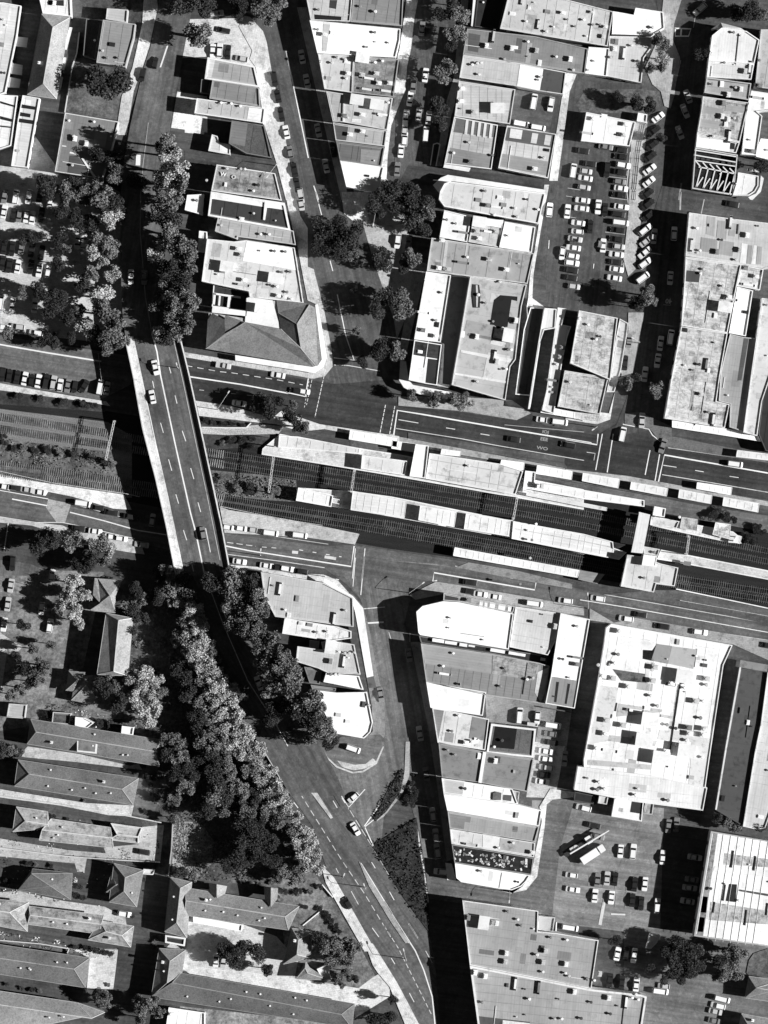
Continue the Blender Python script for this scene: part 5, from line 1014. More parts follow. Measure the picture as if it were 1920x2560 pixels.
HIPV('a6', '1320,700', '1542,712', '1510,902', '1255,1102', '1412,805', '1388,985', 5, 2.5, .28, 'upright tiled wing joining the bottom flats, dark left slope', name='apartment_block', cat='apartments', ang=80, n=2)
HIP('a6', '1500,905 2943,1160 2920,1360 1250,1102', '1430,985 2832,1248', 5.2, 2.4, .19, 'longest dark tiled block along the bottom edge with a lit right end', name='apartment_block', cat='apartments', n=9)
r = B('a6', '1372,588 1542,612 1532,682 1370,652', 3, .04, 'dark carport with a white frame between the two upright wings', kind='flat', edge=.8, name='carport', cat='carport', rim=.5, win=False); B('a6', '1400,1188 1700,1232 1700,1400 1370,1400', 3.2, .75, 'white yard roof at the bottom edge below the dark tiled block', kind='flat', units='ac:1420,1245'); B('b6', '10,432 420,502 412,560 12,485', 3, .85, 'long white carport roof inside the flats courtyard', kind='flat', name='carport', cat='carport', win=False)
# ================================================================ south-centre shops
r = B('b4', '572,100 1092,190 1335,315 1340,555 690,470 600,300', 6, .48, 'big pale corner shop roof with a slanting front, south of the station junction', ang=82, units='d:730,240 s:870,320 s:800,462 d:1180,490 v:1275,418'); awning(r, 'b4', '1100,150 1335,300 1420,400 1505,962 1450,975 1355,440 1322,322 1095,185', 4, .85); awning(r, 'b4', '1452,976 1508,966 1530,1060 1462,1062', 4, .12)  # second, dark awning piece paints a shadow across the awning's lower end
r = B('b4', '770,480 1200,552 1322,590 1322,650 1152,672 748,610', 5.5, .7, 'pale narrow roof with skylights behind the big corner shop', kind='flat', units='s:785,512 s:905,525 s:975,535 v:1125,595 v:1040,600')
r = B('b4', '875,715 1085,745 1070,680 1150,670 1345,700 1398,950 1135,940 1050,900 862,842', 5.5, .5, 'grey stepped roof with a line of round vents, third down the curved awning', ang=82, units='v:1222,762 v:1268,770 v:1305,772 v:1348,766 v:1178,760 p:1150,720 ac:1148,840 d:1260,840')
B('b4', '975,665 1058,672 1050,735 972,722', 3.5, .4, 'tiny grey square roof above the grey stepped roof', kind='flat'); B('b4', '930,885 1080,905 1060,1030 975,1020', 3.6, .16, 'low dark square roof left of the small white shop', kind='flat'); B('b4', '1112,938 1385,962 1422,1077 1090,1012', 5.3, .93, 'small brilliant white shop roof just above the white wedge roof', kind='flat', units='v:1150,950 v:1190,948 v:1215,950'); 
B('b4', '1038,1080 1200,1100 1450,1095 1500,1350 1480,1430 1428,1480 1200,1440 1060,1200', 6, .95, 'white wedge-shaped roof at the tip of the block beside the slip road', kind='flat', units='s:1212,1285 s:1292,1340 v:1468,1205', edge=.92)
B('b4', '985,1035 1195,1062 1190,1092 1000,1080', 4.5, .2, 'thin dark roof slot above the white wedge roof', kind='flat', win=False)
r = B('c4', '268,430 320,382 490,342 622,350 1075,445 1035,742 300,622 285,602', 8, .95, 'brilliant white corner roof with a blunt left end, south-east of the junction', kind='flat', edge=.93); r = B('c4', '495,272 1085,382 1070,440 622,346 492,336', 7, .35, 'patched front roof strip above the brilliant white corner roof', kind='stain', units='ac:700,330', win=False)
for s, t in (('510,285 620,300 610,345 505,330', .06), ('795,335 822,340 815,400 788,395', .85), ('835,345 860,350 855,400 830,395', .8), ('880,350 925,358 915,410 872,400', .75), ('950,365 1010,375 1000,425 945,415', .8), ('1030,380 1060,385 1055,435 1025,430', .85)): panel(r, 'c4', s, 7, t, 'flat')
B('c4', '1090,385 1462,440 1438,640 1360,790 1042,722', 7, .55, 'streaked grey roof right of the brilliant white corner roof', ang=80, kind='corr', units='ac:1420,550'); r = B('c4', '1465,440 1708,492 1582,1232 1338,1190 1385,960', 8, .94, 'tall white narrow roof beside the black gap, second from the left on the lower street', kind='flat', edge=.9, units='d:1605,810 ac:1600,865 v:1605,550')
panel(r, 'c4', '1388,965 1612,1003 1575,1225 1345,1188', 8, .3, ang=80, up=.05)
for s in ('1430,1010 1452,1012 1430,1180 1412,1178', '1525,1025 1545,1028 1515,1195 1500,1192'): panel(r, 'c4', s, 8, .03, 'flat', up=.12)
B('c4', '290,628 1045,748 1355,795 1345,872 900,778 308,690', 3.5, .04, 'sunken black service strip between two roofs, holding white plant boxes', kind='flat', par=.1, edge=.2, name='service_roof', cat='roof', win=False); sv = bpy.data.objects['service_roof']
for s in ('402,648 500,660 498,690 400,675', '508,668 608,680 602,706 504,692', '628,686 692,696 688,722 624,712', '702,702 755,710 752,724 700,716', '885,730 1005,750 1000,776 880,756', '1036,756 1175,780 1170,802 1032,780', '1300,808 1340,815 1336,838 1296,832'): panel(sv, 'c4', s, 3.5, .85, 'flat', name='plant_box', th=1.0)
r = B('c4', '305,692 900,780 1282,852 1372,880 1332,1192 840,1120 350,1012', 6.5, .27, 'wide dark grey ribbed roof below the black service strip', ang=-8.5, edge=.4, units='v:490,880 d:500,945 v:1235,978 v:1005,900 v:625,1030'); panel(r, 'c4', '310,696 895,782 890,945 340,860', 6.5, .32, up=.02); panel(r, 'c4', '905,790 1280,855 1245,1000 895,945', 6.5, .38, 'stain'); panel(r, 'c4', '1275,930 1365,890 1330,1110 1300,1180 1250,1100', 6.5, .6, 'flat')
B('c4', '350,1012 846,1095 820,1292 385,1225', 6.5, .92, 'white roof nearest the street below the wide dark ribbed roof', kind='flat', edge=.9, units='v:625,1030'); r = B('c4', '400,1228 503,1242 872,1320 840,1578 445,1515', 6, .6, 'pale roof with one dark quarter, below the nearest-street white roof', kind='flat', units='v:620,1292 ac:680,1515 ac:733,1508 v:565,1420', edge=.7); panel(r, 'c4', '405,1232 498,1245 448,1500 430,1400', 6, .25); panel(r, 'c4', '735,1290 870,1325 842,1500 705,1480', 6, .25, 'flat')
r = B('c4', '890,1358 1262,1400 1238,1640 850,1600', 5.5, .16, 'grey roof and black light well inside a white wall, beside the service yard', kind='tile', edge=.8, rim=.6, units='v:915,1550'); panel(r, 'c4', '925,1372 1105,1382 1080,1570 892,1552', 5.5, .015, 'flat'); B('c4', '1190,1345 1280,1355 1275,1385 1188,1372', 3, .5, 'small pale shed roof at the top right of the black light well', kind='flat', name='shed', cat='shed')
r = B('c5', '452,-15 832,62 785,318 480,275', 6, .23, 'plain dark grey roof facing the shaded street, left of the white dividing wall', ang=82, units='s:790,100', kind='flat'); r = B('c5', '835,60 1242,122 1190,396 808,322', 6, .25, 'plain dark grey roof right of the white dividing wall', kind='flat', ang=82, units='ac:925,140', edge=.35); panel(r, 'c5', '822,64 848,68 808,325 782,318', 6.3, .85, 'flat', th=.3)
r = B('c5', '478,282 1066,372 1112,500 495,415', 6.2, .75, 'pale roof with two dark rounded hatches, lower street block', kind='flat', edge=.75); panel(r, 'c5', '482,284 670,306 650,428 497,412', 6.2, .48); panel(r, 'c5', '905,405 935,395 975,405 970,465 900,465', 6.2, .15, 'flat', th=.5); panel(r, 'c5', '990,420 1060,425 1055,480 985,475', 6.2, .1, 'flat')
B('c5', '1070,385 1125,395 1112,500 1052,490', 4.5, .3, 'narrow grey shaft roof right of the dark rounded hatches', kind='flat'); B('c5', '495,416 1112,503 1310,552 1288,682 525,552', 6.5, .95, 'longest brilliant white roof of the lower street block', kind='flat', edge=.93)
r = B('c5', '528,556 1288,684 1252,812 545,698', 6, .36, 'grey banded roof below the longest brilliant white roof', ang=82); panel(r, 'c5', '530,560 680,580 662,708 545,690', 6, .25); panel(r, 'c5', '852,608 1055,640 1052,650 850,620', 6, .03, 'flat', up=.1)
r = B('c5', '546,702 965,772 1252,818 1245,940 560,828', 6, .6, 'light tiled-panel roof just above the black gravel roof', kind='flat', edge=.7, units='d:720,835 v:950,862 ac:1230,900 v:1070,820'); panel(r, 'c5', '820,745 962,770 950,882 818,858', 6, .8, 'flat'); panel(r, 'c5', '965,775 1250,820 1243,930 955,885', 6, .42, 'flat')
r = B('c5', '562,832 1242,945 1222,1086 585,985', 5.6, .03, 'black gravel roof sprinkled with white debris near the foot of the block', kind='stain', par=.2, edge=.3)
for i in range(90):
    x = rnd.uniform(580, 1000) if i < 65 else rnd.uniform(950, 1180); y = 850+(x-562)*.166+rnd.uniform(8, 105); p = WXY(P('c5', f'{x},{y}')[0], 5.8); o = link('debris', unit_mesh('skylight'), r, (p[0]-r.location[0], p[1]-r.location[1], 5.6), rnd.uniform(0, 3), mat('flat', rnd.choice((.3, .5, .8)))); s_ = rnd.uniform(.25, .6); o.scale = (s_, s_, .5)
panel(r, 'c5', '1172,950 1190,952 1188,1025 1168,1018', 5.6, .7, 'flat')
r = B('c5', '588,988 1212,1088 1180,1140 1140,1180 1060,1212 960,1200 640,1145 600,1110', 6.2, .95, 'brilliant white roof with a rounded lower right corner at the foot of the block', kind='flat', edge=.93, units='v:808,1055'); awning(r, 'c5', '508,985 562,992 600,1130 525,1128', 4, .9)
panel(r, 'c5', '975,1060 982,1061 958,1198 950,1197', 6.2, .3, 'flat')
B('c6', '650,300 1280,388 1275,560 1430,572 1780,632 1720,1035 712,838', 8, .35, 'huge grey supermarket roof at the bottom, right of the great black shadow', ang=82, kind='corr', edge=.7, units='ac:700,445 p:828,485 ac:905,488 ac:935,490 v:1110,460 v:1140,512 ac:1015,740 ac:1005,810 ac:1340,720 ac:1320,815 ac:1510,830 v:1318,895 v:1505,905 v:1535,930 v:1385,610 v:1518,630 v:1030,395 ac:1790,910 v:1685,950 v:1745,965', name='supermarket', cat='supermarket')
r = B('c6', '712,842 1720,1038 2130,1082 2180,1100 2130,1420 790,1420', 8.6, .36, 'lower half of the supermarket with a bright top parapet, at the bottom edge', ang=84, kind='corr', edge=.7, rim=.6, units='ac:755,900 ac:840,930 d:1090,995 d:1285,1025 ac:1580,1060 v:1415,1285 v:1475,1285 ac:1865,1110 d:2010,1145 v:2060,1110 v:2090,1080 v:2110,1125', name='supermarket', cat='supermarket'); panel(r, 'c6', '785,1262 985,1285 1210,1310 1200,1420 790,1420', 8.6, .1, 'flat')
panel(r, 'c6', '985,1295 1120,1310 1210,1320 1190,1400 980,1400', 8.6, .7, 'flat', up=.1)
B('c6', '1282,432 1420,442 1402,562 1272,545', 5, .42, 'small grey loading dock roof notched into the supermarket', kind='flat', units='d:1240,560 ac:1225,500')
# ================================================================ south-east
mall = B('d4', '318,562 360,528 1365,706 1328,790 1290,872 1172,1659 1130,1960 140,1860 130,1659 245,1040 300,700', 7, .79, 'large white building crowded with rooftop plant, right of the black gap', kind='flat', name='department_store', cat='department store', edge=.85,
    units='ac:430,590 v:390,855 ac:720,890 ac:1150,985 v:1150,1035 ac:700,1000 p:965,965 ac:860,1020 ac:895,1005 d:560,1250 ac:505,1050 v:690,1125 v:745,1210 ac:1060,1170 v:1125,1170 v:1100,1310 p:680,1320 ac:455,1370 ac:320,1330 ac:310,1440 ac:1000,1390 ac:1130,1400 p:630,1490 d:600,1480 ac:820,1590 p:980,1580 p:770,1640 ac:240,1560 d:340,1580 ac:1010,1440 ac:1125,1450 v:985,1495 v:970,1060 d:820,1300 ac:290,960 ac:370,980 v:250,870')
for s, t in (('415,632 720,685 700,740 400,710', .8), ('645,850 690,850 665,1030 640,1000', .6), ('400,735 620,745 612,835 450,820 440,900 330,880', .85), ('735,695 860,712 830,862 690,835', .3), ('622,745 700,750 735,700 740,755 690,835 620,820', .02), ('862,715 1068,742 1040,905 830,860', .4), ('370,905 665,948 660,1020 440,1000', .14), ('245,1035 420,1060 330,1500 150,1540', .6), ('330,1180 410,1185 400,1255 325,1250', .04), ('420,1190 780,1240 775,1262 400,1300', .45), ('760,1410 1200,1440 1190,1520 740,1490', .6), ('330,1450 740,1500 720,1545 330,1500', .45), ('1030,1480 1180,1480 1130,1900 1000,1880', .62), ('165,1655 700,1700 690,1740 160,1700', .5), ('1062,735 1072,740 1050,890 1038,885', .04)): panel(mall, 'd4', s, 7, t, 'flat' if t > .2 else 'stain', up=.03+.004*t)  # near-black panels paint shadowed roof areas into the colour
for s in ('930,985 940,985 830,1720 818,1720',): panel(mall, 'd4', s, 7, .02, 'flat', up=.2, th=.1)
for s, t in (('900,945 985,950 970,990 895,980', .05), ('820,1010 900,1020 890,1050 810,1040', .04)): panel(mall, 'd4', s, 7, t, 'flat', up=.15)  # dark panels imitate shade beside the rooftop plant
r = B('d5', '82,185 200,200 715,265 1155,362 1120,552 500,472 50,380', 7.6, .72, 'pale lower wing of the department store, facing the small parking lot', kind='corr', ang=84, name='department_store', cat='department store', edge=.8, units='v:260,315 v:245,378 v:305,372 v:562,422 v:830,467'); B('d5', '262,415 337,432 322,502 247,490', 4, .5, 'small pale loading porch, left one of two below the department store', kind='flat', name='porch', cat='porch'); B('d5', '642,482 714,492 700,586 622,578', 4, .4, 'small grey loading porch, right one of two below the department store', kind='flat', name='porch', cat='porch')
r = B('d5', '388,447 532,460 628,480 612,642 360,600', 4.2, .85, 'white loading bay with a black panel, below the department store', kind='flat', name='loading_bay', cat='loading bay'); panel(r, 'd5', '532,466 625,480 612,580 516,565', 4.2, .04, 'flat'); B('d5', '55,395 225,430 210,500 50,470', 3, .03, 'low black canopy left of the loading porches', kind='flat', name='loading_canopy', cat='canopy', par=.1)
r = B('f', '1849,1670 1919,1679 1902,1807 1887,1878 1869,1990 1857,2065 1788,2024 1815,1860', 6, .09, 'long charcoal roof with a pale left edge, far right', kind='flat', edge=.12, ang=82, wt=.1); panel(r, 'f', '1849,1668 1853,1668 1819,1860 1792,2024 1788,2024 1815,1860', 6.3, .65, 'flat', th=.2); panel(r, 'f', '1851,1650 1920,1662 1917,1680 1849,1668', 6.3, .25, 'flat')
B('f', '1919,1681 1960,1690 1960,1940 1913,2070 1893,2074 1857,2066 1869,1992 1887,1880 1902,1809', 6.6, .58, 'light ribbed roof band right of the long charcoal roof', ang=80, units='s:1500,610')
wh = B('d5', '1185,722 1720,812 1720,1688 1045,1592', 9, .9, 'huge white ribbed warehouse roof with dark smears, lower right edge', kind='corr', ang=84, name='warehouse', cat='warehouse', edge=.6, rim=.4, wt=.4)
for s, t, k_ in (('1190,735 1242,742 1120,1600 1052,1585', .32, 'stain'), ('1300,905 1700,960 1700,1025 1290,1000', .5, 'stain'), ('1215,1015 1700,1050 1700,1110 1200,1060', .8, 'flat'), ('1185,1310 1700,1390 1700,1500 1170,1460', .48, 'stain'), ('1338,1160 1402,1165 1390,1312 1310,1302', .03, 'flat'), ('1420,1205 1700,1250 1700,1270 1415,1220', .12, 'stain'), ('1072,1430 1135,1440 1120,1560 1060,1555', .05, 'flat'), ('1110,1262 1160,1268 1145,1400 1090,1395', .08, 'stain')): panel(wh, 'd5', s, 9, t, k_, ang=84, up=.03+.02*(t < .4))
for s in ('1370,885 1378,885 1360,1025 1350,1025', '1555,930 1562,930 1548,1050 1538,1050', '1302,1160 1312,1160 1292,1300 1280,1300', '1215,1310 1222,1310 1208,1400 1200,1400', '1478,1375 1487,1376 1472,1505 1464,1504', '1655,1320 1662,1320 1650,1420 1642,1420'): panel(wh, 'd5', s, 9, .04, 'flat', up=.1, th=.3, name='roof_slot')
for x in range(1290, 1720, 62): panel(wh, 'd5', f'{x},{745+(x-1240)*.15} {x+2},{746+(x-1240)*.15} {x-128},{1622+(x-1240)*.12} {x-130},{1621+(x-1240)*.12}', 9, .85, 'flat', name='roof_seam', up=.08, th=.12)
HIPV('d6', '1500,930', '1760,970', '1740,1150', '1468,1110', '1562,1028', '1700,1050', 4.5, 2.2, .3, 'grey hipped cottage on the right edge below the pale tree', n=1, ang=60); HIP('d6', '1440,1240 1760,1300 1760,1440 1400,1420', '1500,1340 1750,1370', 4.5, 2, .33, 'cottage roof in the bottom right corner', n=1)
B('d6', '680,575 765,590 740,650 690,702 648,700', 4, .75, 'white leaning shed roof beside the dark round tree', kind='flat', name='shed', cat='shed')
# ================================================================ vehicles
V = -8.5; U = 82
G1 = 'cars parked along the railway car park'; 
ROW_('a2', 'in the bottom row above the railway embankment, left of the bridge', 'cars in the row above the railway embankment', '15,1515,de 75,1525,ds 140,1535,ds 205,1548,ws 262,1560,dh 320,1565,ws 382,1570,de 445,1585,le 500,1600,wh 560,1605,gs 615,1618,dh 695,1612,ds,60 830,1615,wv 885,1625,ls', 80)
ROW_('a2', 'in the topmost row of the tree-shaded car park', 'cars under the car park trees', '40,35,gs 130,38,wv 240,40,we 330,30,ds 420,72,ws', 80)
ROW_('a2', 'in the second row of the tree-shaded car park', 'cars under the car park trees', '30,165,ws 110,190,ds 155,200,gh 215,205,wh 270,212,ws 340,190,ds', 80)
ROW_('a2', 'in the third row of the tree-shaded car park', 'cars under the car park trees', '30,460,ds 100,470,ds 180,462,gs 262,480,ds 345,500,ds', 80)
ROW_('a2', 'in the fourth row of the tree-shaded car park', 'cars under the car park trees', '18,590,ds 75,610,ds 148,618,ws 250,620,ds 325,645,ws 398,660,wh', 80)
ROW_('a2', 'in the lowest row of the tree-shaded car park', 'cars under the car park trees', '0,915,wv 105,935,ws 290,945,ws', 82)
ROW_('a2', 'parked at the kerb under the trees of the upper street, far left', 'kerb cars on the upper left street', '30,1120,ws 150,1120,le 300,1172,we 420,1180,gs', V)
ROW_('a2', 'half hidden among the trees right of the car park', 'cars half hidden by trees', '645,415,ws,85 697,412,we,85', 85)
ROW_('a2', 'on the dark approach road under the trees', 'cars on the approach road', '1085,705,ws 1195,708,gs', 88, 'left')
ROW_('a2', 'on the bridge near its upper end', 'cars crossing the bridge', '1290,1458,ws', 102); ROW_('a3', 'on the bridge beside the left edge line', 'cars crossing the bridge', '1262,170,ws', 102); ROW_('b3', 'on the bridge near its lower end', 'cars crossing the bridge', '88,1305,gh', 100)
ROW_('a1', 'driving down the upper left road', 'cars on the upper left road', '1285,522,dh 1180,620,de', 78, 'right'); ROW_('a1', 'driving out of the tree shade on the upper left road', 'cars on the upper left road', '1150,1318,wv', 86)
ROW_('b1', 'alone in the small yard under the big crown at the top', 'cars in the small upper yard', '262,252,ds', -12); ROW_('b1', 'in the small yard above the curved grey roof', 'cars in the small upper yard', '172,420,ws,86 230,418,we,86 300,432,ds,86 412,488,lh,-10', 86); ROW_('b1', 'half under the tree at the very top', 'cars in the small upper yard', '202,112,le', 10)
ROW_('b1', 'parked on the left kerb of the shopping street', 'cars on the left kerb of the shopping street', '685,660,de 710,795,ds 742,945,ds 780,1095,ws 812,1258,gh 848,1405,ds 875,1535,ds 902,1625,le', 101, 'top'); ROW_('b2', 'last at the left kerb before the big street tree', 'cars on the left kerb of the shopping street', '905,95,ls', 100)
ROW_('b1', 'in the deep shade on the right of the shopping street', 'cars in the shade of the shopping street', '912,470,ls 950,672,ls 1045,1080,ls 1112,1375,ls 1170,1240,ds', 101, 'top')
ROW_('b2', 'on the upper main road west of the junction', 'cars on the upper main road', '262,1442,lu 712,1518,ws', V); ROW_('b3', 'waiting on the upper main road', 'cars on the upper main road', '390,225,ws 860,120,dh 930,130,wh', V)
ROW_('c1', 'in the tree-lined lane right of the shopping street', 'cars in the tree-lined lane', '318,235,gs 345,622,ws 240,715,gs 215,820,ws 180,972,ls 290,950,ls 372,975,ls 170,1075,ls 172,1150,we 345,1112,wv 140,1250,ws 112,1400,gs', 84, 'top')
ROW_('c1', 'in the walled yard above the striped roofs', 'vehicles in the walled yard', '1240,842,wv,80 1385,862,we,82 1138,1025,wv,-10 1280,1058,wv,-8', 80)
ROW_('c2', 'under the plaza trees', 'cars under the plaza trees', '115,412,we 205,432,gs', 84); ROW_('c2', 'beside the kerb at the car park entrance', 'cars near the car park entrance', '1372,145,we', 84)
GP = 'cars in the big car park'
ROW_('f', 'in the left column of the big car park', GP, '1457,378,ds 1474,409,ds 1466,428,lh 1464,446,ws 1460,468,lh 1457,501,ws 1455,521,ws 1446,558,ws 1443,578,wh 1438,597,ls 1434,619,ws 1433,640,wh 1430,658,we 1428,676,ds 1428,695,ds 1435,717,lh', V, 'top')
ROW_('f', 'standing crosswise on the left aisle of the big car park', GP, '1434,427,wv 1419,528,ws 1405,634,wh', U, 'top')
ROW_('f', 'in the middle aisle of the big car park', GP, '1517,425,de 1495,517,ws 1512,524,ds 1475,566,ds 1507,613,ws', 84, 'top')
ROW_('f', 'in the right column of the big car park', GP, '1515,366,gs 1553,375,ds 1552,391,ds 1558,413,we 1552,430,ds 1549,454,gh 1553,470,ws 1548,487,ds 1553,517,ws 1547,535,de 1552,557,wv 1545,576,ds 1541,597,ds 1548,617,lh 1541,635,ws 1539,655,ds 1541,673,ws 1536,695,ws', V, 'top')
ROW_('f', 'parked slantwise on the right kerb of the big car park', 'angle-parked cars beside the big car park', '1645,294,ws 1634,328,ds 1633,362,ds 1626,392,ds 1624,424,ws 1622,455,ws 1620,485,ds 1620,511,ds 1619,541,ds 1614,574,we 1614,603,ls 1612,631,ws 1612,658,we 1608,694,wv', 38, 'top'); ROW_('f', 'beside the angle-parked cars, nose in the shade', 'angle-parked cars beside the big car park', '1636,590,ls', 84)
ROW_('f', 'in the deep shade right of the big car park', 'cars in the shade of the right-hand street', '1720,240,ls,112 1712,278,ls,112 1700,330,ls,110 1685,583,we,86 1675,694,ls,86 1677,843,wv,80 1652,858,ls,82 1645,902,ls,82 1612,935,ls,84', 84, 'top'); ROW_('f', 'on the left kerb of the right-hand street, below the round tree', 'cars on the left kerb of the right-hand street', '1573,851,gs 1563,906,ds', 84, 'top')
ROW_('d1', 'turning in the upper right street', 'cars in the upper right street', '1095,75,we', 40); ROW_('d2', 'half in shade below the steel frame building', 'cars in the upper right street', '1365,100,ds', -10)
ROW_('d3', 'turning out of the right-hand street', 'cars at the right junction', '452,488,wv', 76); ROW_('d3', 'stopped at the shaded corner of the right junction', 'cars at the right junction', '785,582,gs', 72); ROW_('d3', 'facing out of the deep shade of the right-hand street', 'cars at the right junction', '616,370,ls', 86); ROW_('d3', 'driving on the upper main road at the right edge', 'cars on the upper main road', '1390,732,wv', V)
ROW_('c3', 'on the upper main road right of the junction', 'cars on the upper main road', '1075,525,ds 1530,572,de', V); ROW_('c3', 'parked under the white street awning', 'cars under the street awning', '1320,362,ws 1462,382,wv', V)
ROW_('a3', 'at the upper kerb of the lower street, far left', 'kerb cars on the lower left street', '30,915,ws 120,925,ds 225,942,ls 325,962,ws', V); ROW_('a3', 'in the second kerb row left of the bridge shadow', 'kerb cars on the lower left street', '690,1055,wv 800,1092,ds 925,1130,ds 1085,1165,ds', V)
ROW_('a3', 'at the lower kerb left of the bridge', 'lower kerb cars left of the bridge', '650,1265,ds 790,1288,ws 925,1335,ws 1005,1352,wh 1175,1400,ls', V); ROW_('a3', 'in the shadow under the bridge edge', 'cars in the bridge shadow', '1265,1195,lh', 80); ROW_('a3', 'parked alone at the far left below the crossing', 'cars at the far left', '105,1555,de', 86)
ROW_('b3', 'at the upper kerb right of the bridge', 'upper kerb cars right of the bridge', '305,1258,wh 410,1265,wh 490,1278,lh 655,1302,wv 895,1322,wv', V); ROW_('b4', 'at the lower kerb above the big corner shop', 'lower kerb cars right of the bridge', '395,12,ws 620,46,ws 700,62,ds 790,75,we 900,95,ds', V); ROW_('b4', 'black beside the treetops at the lower bridge end', 'lower kerb cars right of the bridge', '520,102,dv', V)
ROW_('b4', 'on the approach road below the bridge, between dark trees', 'cars on the approach road', '550,1020,ws', 112); ROW_('b4', 'parked on the grass wedge by the slip road', 'cars by the slip road', '1335,1565,wv', -18); ROW_('b4', 'at the right kerb of the slip road below the awning', 'cars by the slip road', '1565,1120,gs', 100)
ROW_('b5', 'driving on the highway beside the traffic island', 'cars on the highway', '1352,702,ws', 120); ROW_('b5', 'driving on the highway near the footpath', 'cars on the highway', '1290,1320,dh', 122); ROW_('b5', 'stopped on the painted triangle of the slip road', 'cars on the highway', '1335,448,wh', 40)
ROW_('c4', 'on the lower main road in the boxed lane', 'cars on the lower main road', '715,188,ds', V); ROW_('c4', 'parked in front of the brilliant white corner roof', 'kerb cars on the lower main road', '710,262,ds 800,282,ws 915,302,ws 1250,362,wv', V); ROW_('c4', 'driving on the lower main road', 'cars on the lower main road', '1502,335,we', V)
ROW_('d4', 'beside the pedestrian crossing of the lower main road', 'cars on the lower main road', '245,318,we', V); ROW_('d4', 'parked along the front of the department store', 'kerb cars on the lower main road', '485,490,we 600,452,ds 780,548,de 1095,600,we', V); ROW_('d4', 'cut by the right edge on the lower main road', 'cars on the lower main road', '1659,710,ds', V)
ROW_('c4', 'in the black shade of the lower shopping street, upper part', 'cars in the shade of the lower shopping street', '205,790,gs 295,1440,ls', 99, 'top'); ROW_('c5', 'in the black shade of the lower shopping street, lower part', 'cars in the shade of the lower shopping street', '350,250,gs 405,585,le 432,762,le 445,885,le 475,1062,we,-6', 98, 'top')
ROW_('c4', 'in the service yard beside the black light well', 'vehicles in the service yard', '1125,1290,wv 1272,1312,wh', 84); ROW_('c4', 'beside the black gap, above the stacked row', 'vehicles in the service yard', '1400,1372,wv', V)
ROW_('c4', 'in the stacked row beside the black gap', 'cars in the stacked row by the black gap', '1385,1440,gs 1385,1512,ds 1350,1590,ws 1345,1650,ws 1345,1720,le 1320,1782,ds 1315,1840,ws', V, 'top'); ROW_('c5', 'half in the black gap, right of the stacked row', 'cars in the stacked row by the black gap', '1498,120,gs', 84)
GL = 'cars in the small parking lot'
ROW_('d5', 'near the black canopy in the small parking lot', GL, '128,532,we 215,675,ds 245,765,gs', -14, 'top'); ROW_('d5', 'side by side in the middle of the small parking lot', GL, '435,892,ws 540,892,we 785,938,ws', 84); ROW_('d5', 'in the upper double row of the small parking lot', GL, '248,1130,gs 325,1118,ls 392,1122,ds 550,1165,ds 635,1160,ws', 84); ROW_('d5', 'in the lower double row of the small parking lot', GL, '225,1258,ws 362,1275,ws 535,1295,ds 610,1322,ds 742,1340,we', 84)
ROW_('d5', 'in the deep shade left of the warehouse', 'cars in the shade of the warehouse', '835,682,gs,84 900,672,gs,84 1055,942,ls 1025,1122,gs 1008,1192,ls 990,1308,ls', V, 'top'); ROW_('c5', 'at the left edge of the small parking lot', GL, '1555,1090,wh 1565,1208,ws', V, 'top')
ROW_('d6', 'beside the supermarket wall, upper row', 'cars beside the supermarket', '410,748,ws 482,745,ds 552,762,ws', 80); ROW_('d6', 'beside the supermarket wall, lower row', 'cars beside the supermarket', '345,965,ds 445,980,ds 565,1002,ws', 84); ROW_('d6', 'in the open yard under the dark round tree', 'cars in the bottom right yard', '795,1010,lh 768,1058,wv', V, 'top'); ROW_('d6', 'in the bottom right yard beside the black shadow', 'cars in the bottom right yard', '1278,1120,wv 1245,1175,we 1225,1228,ls 1215,1300,gs', V-4, 'top'); ROW_('c6', 'in the pen beside the supermarket dock', 'cars beside the supermarket', '1545,532,wv', V)
ROW_('a4', 'in the shaded drive at the far left', 'cars in the far left drives', '90,210,ls 65,368,ls', 82, 'top'); ROW_('a4', 'between the pale tree and the far left drive', 'cars in the far left drives', '345,402,wh 410,548,we', 82, 'top'); ROW_('a4', 'on the left edge beside the far left drive', 'cars in the far left drives', '35,535,ws', 80); ROW_('a4', 'at the head of the drive above the pale tree', 'cars in the far left drives', '432,125,wh', 80)
ROW_('a5', 'at the right end of the second long hipped block', 'cars beside the flats', '1240,275,ds', V); ROW_('a5', 'at the right end of the patchy third block', 'cars beside the flats', '1190,895,ds', V); ROW_('a5', 'below the pyramid-roofed house', 'cars beside the flats', '1035,1412,we', V); ROW_('b6', 'under the tree in the flats courtyard', 'cars beside the flats', '198,800,ws 265,805,ls', 84)
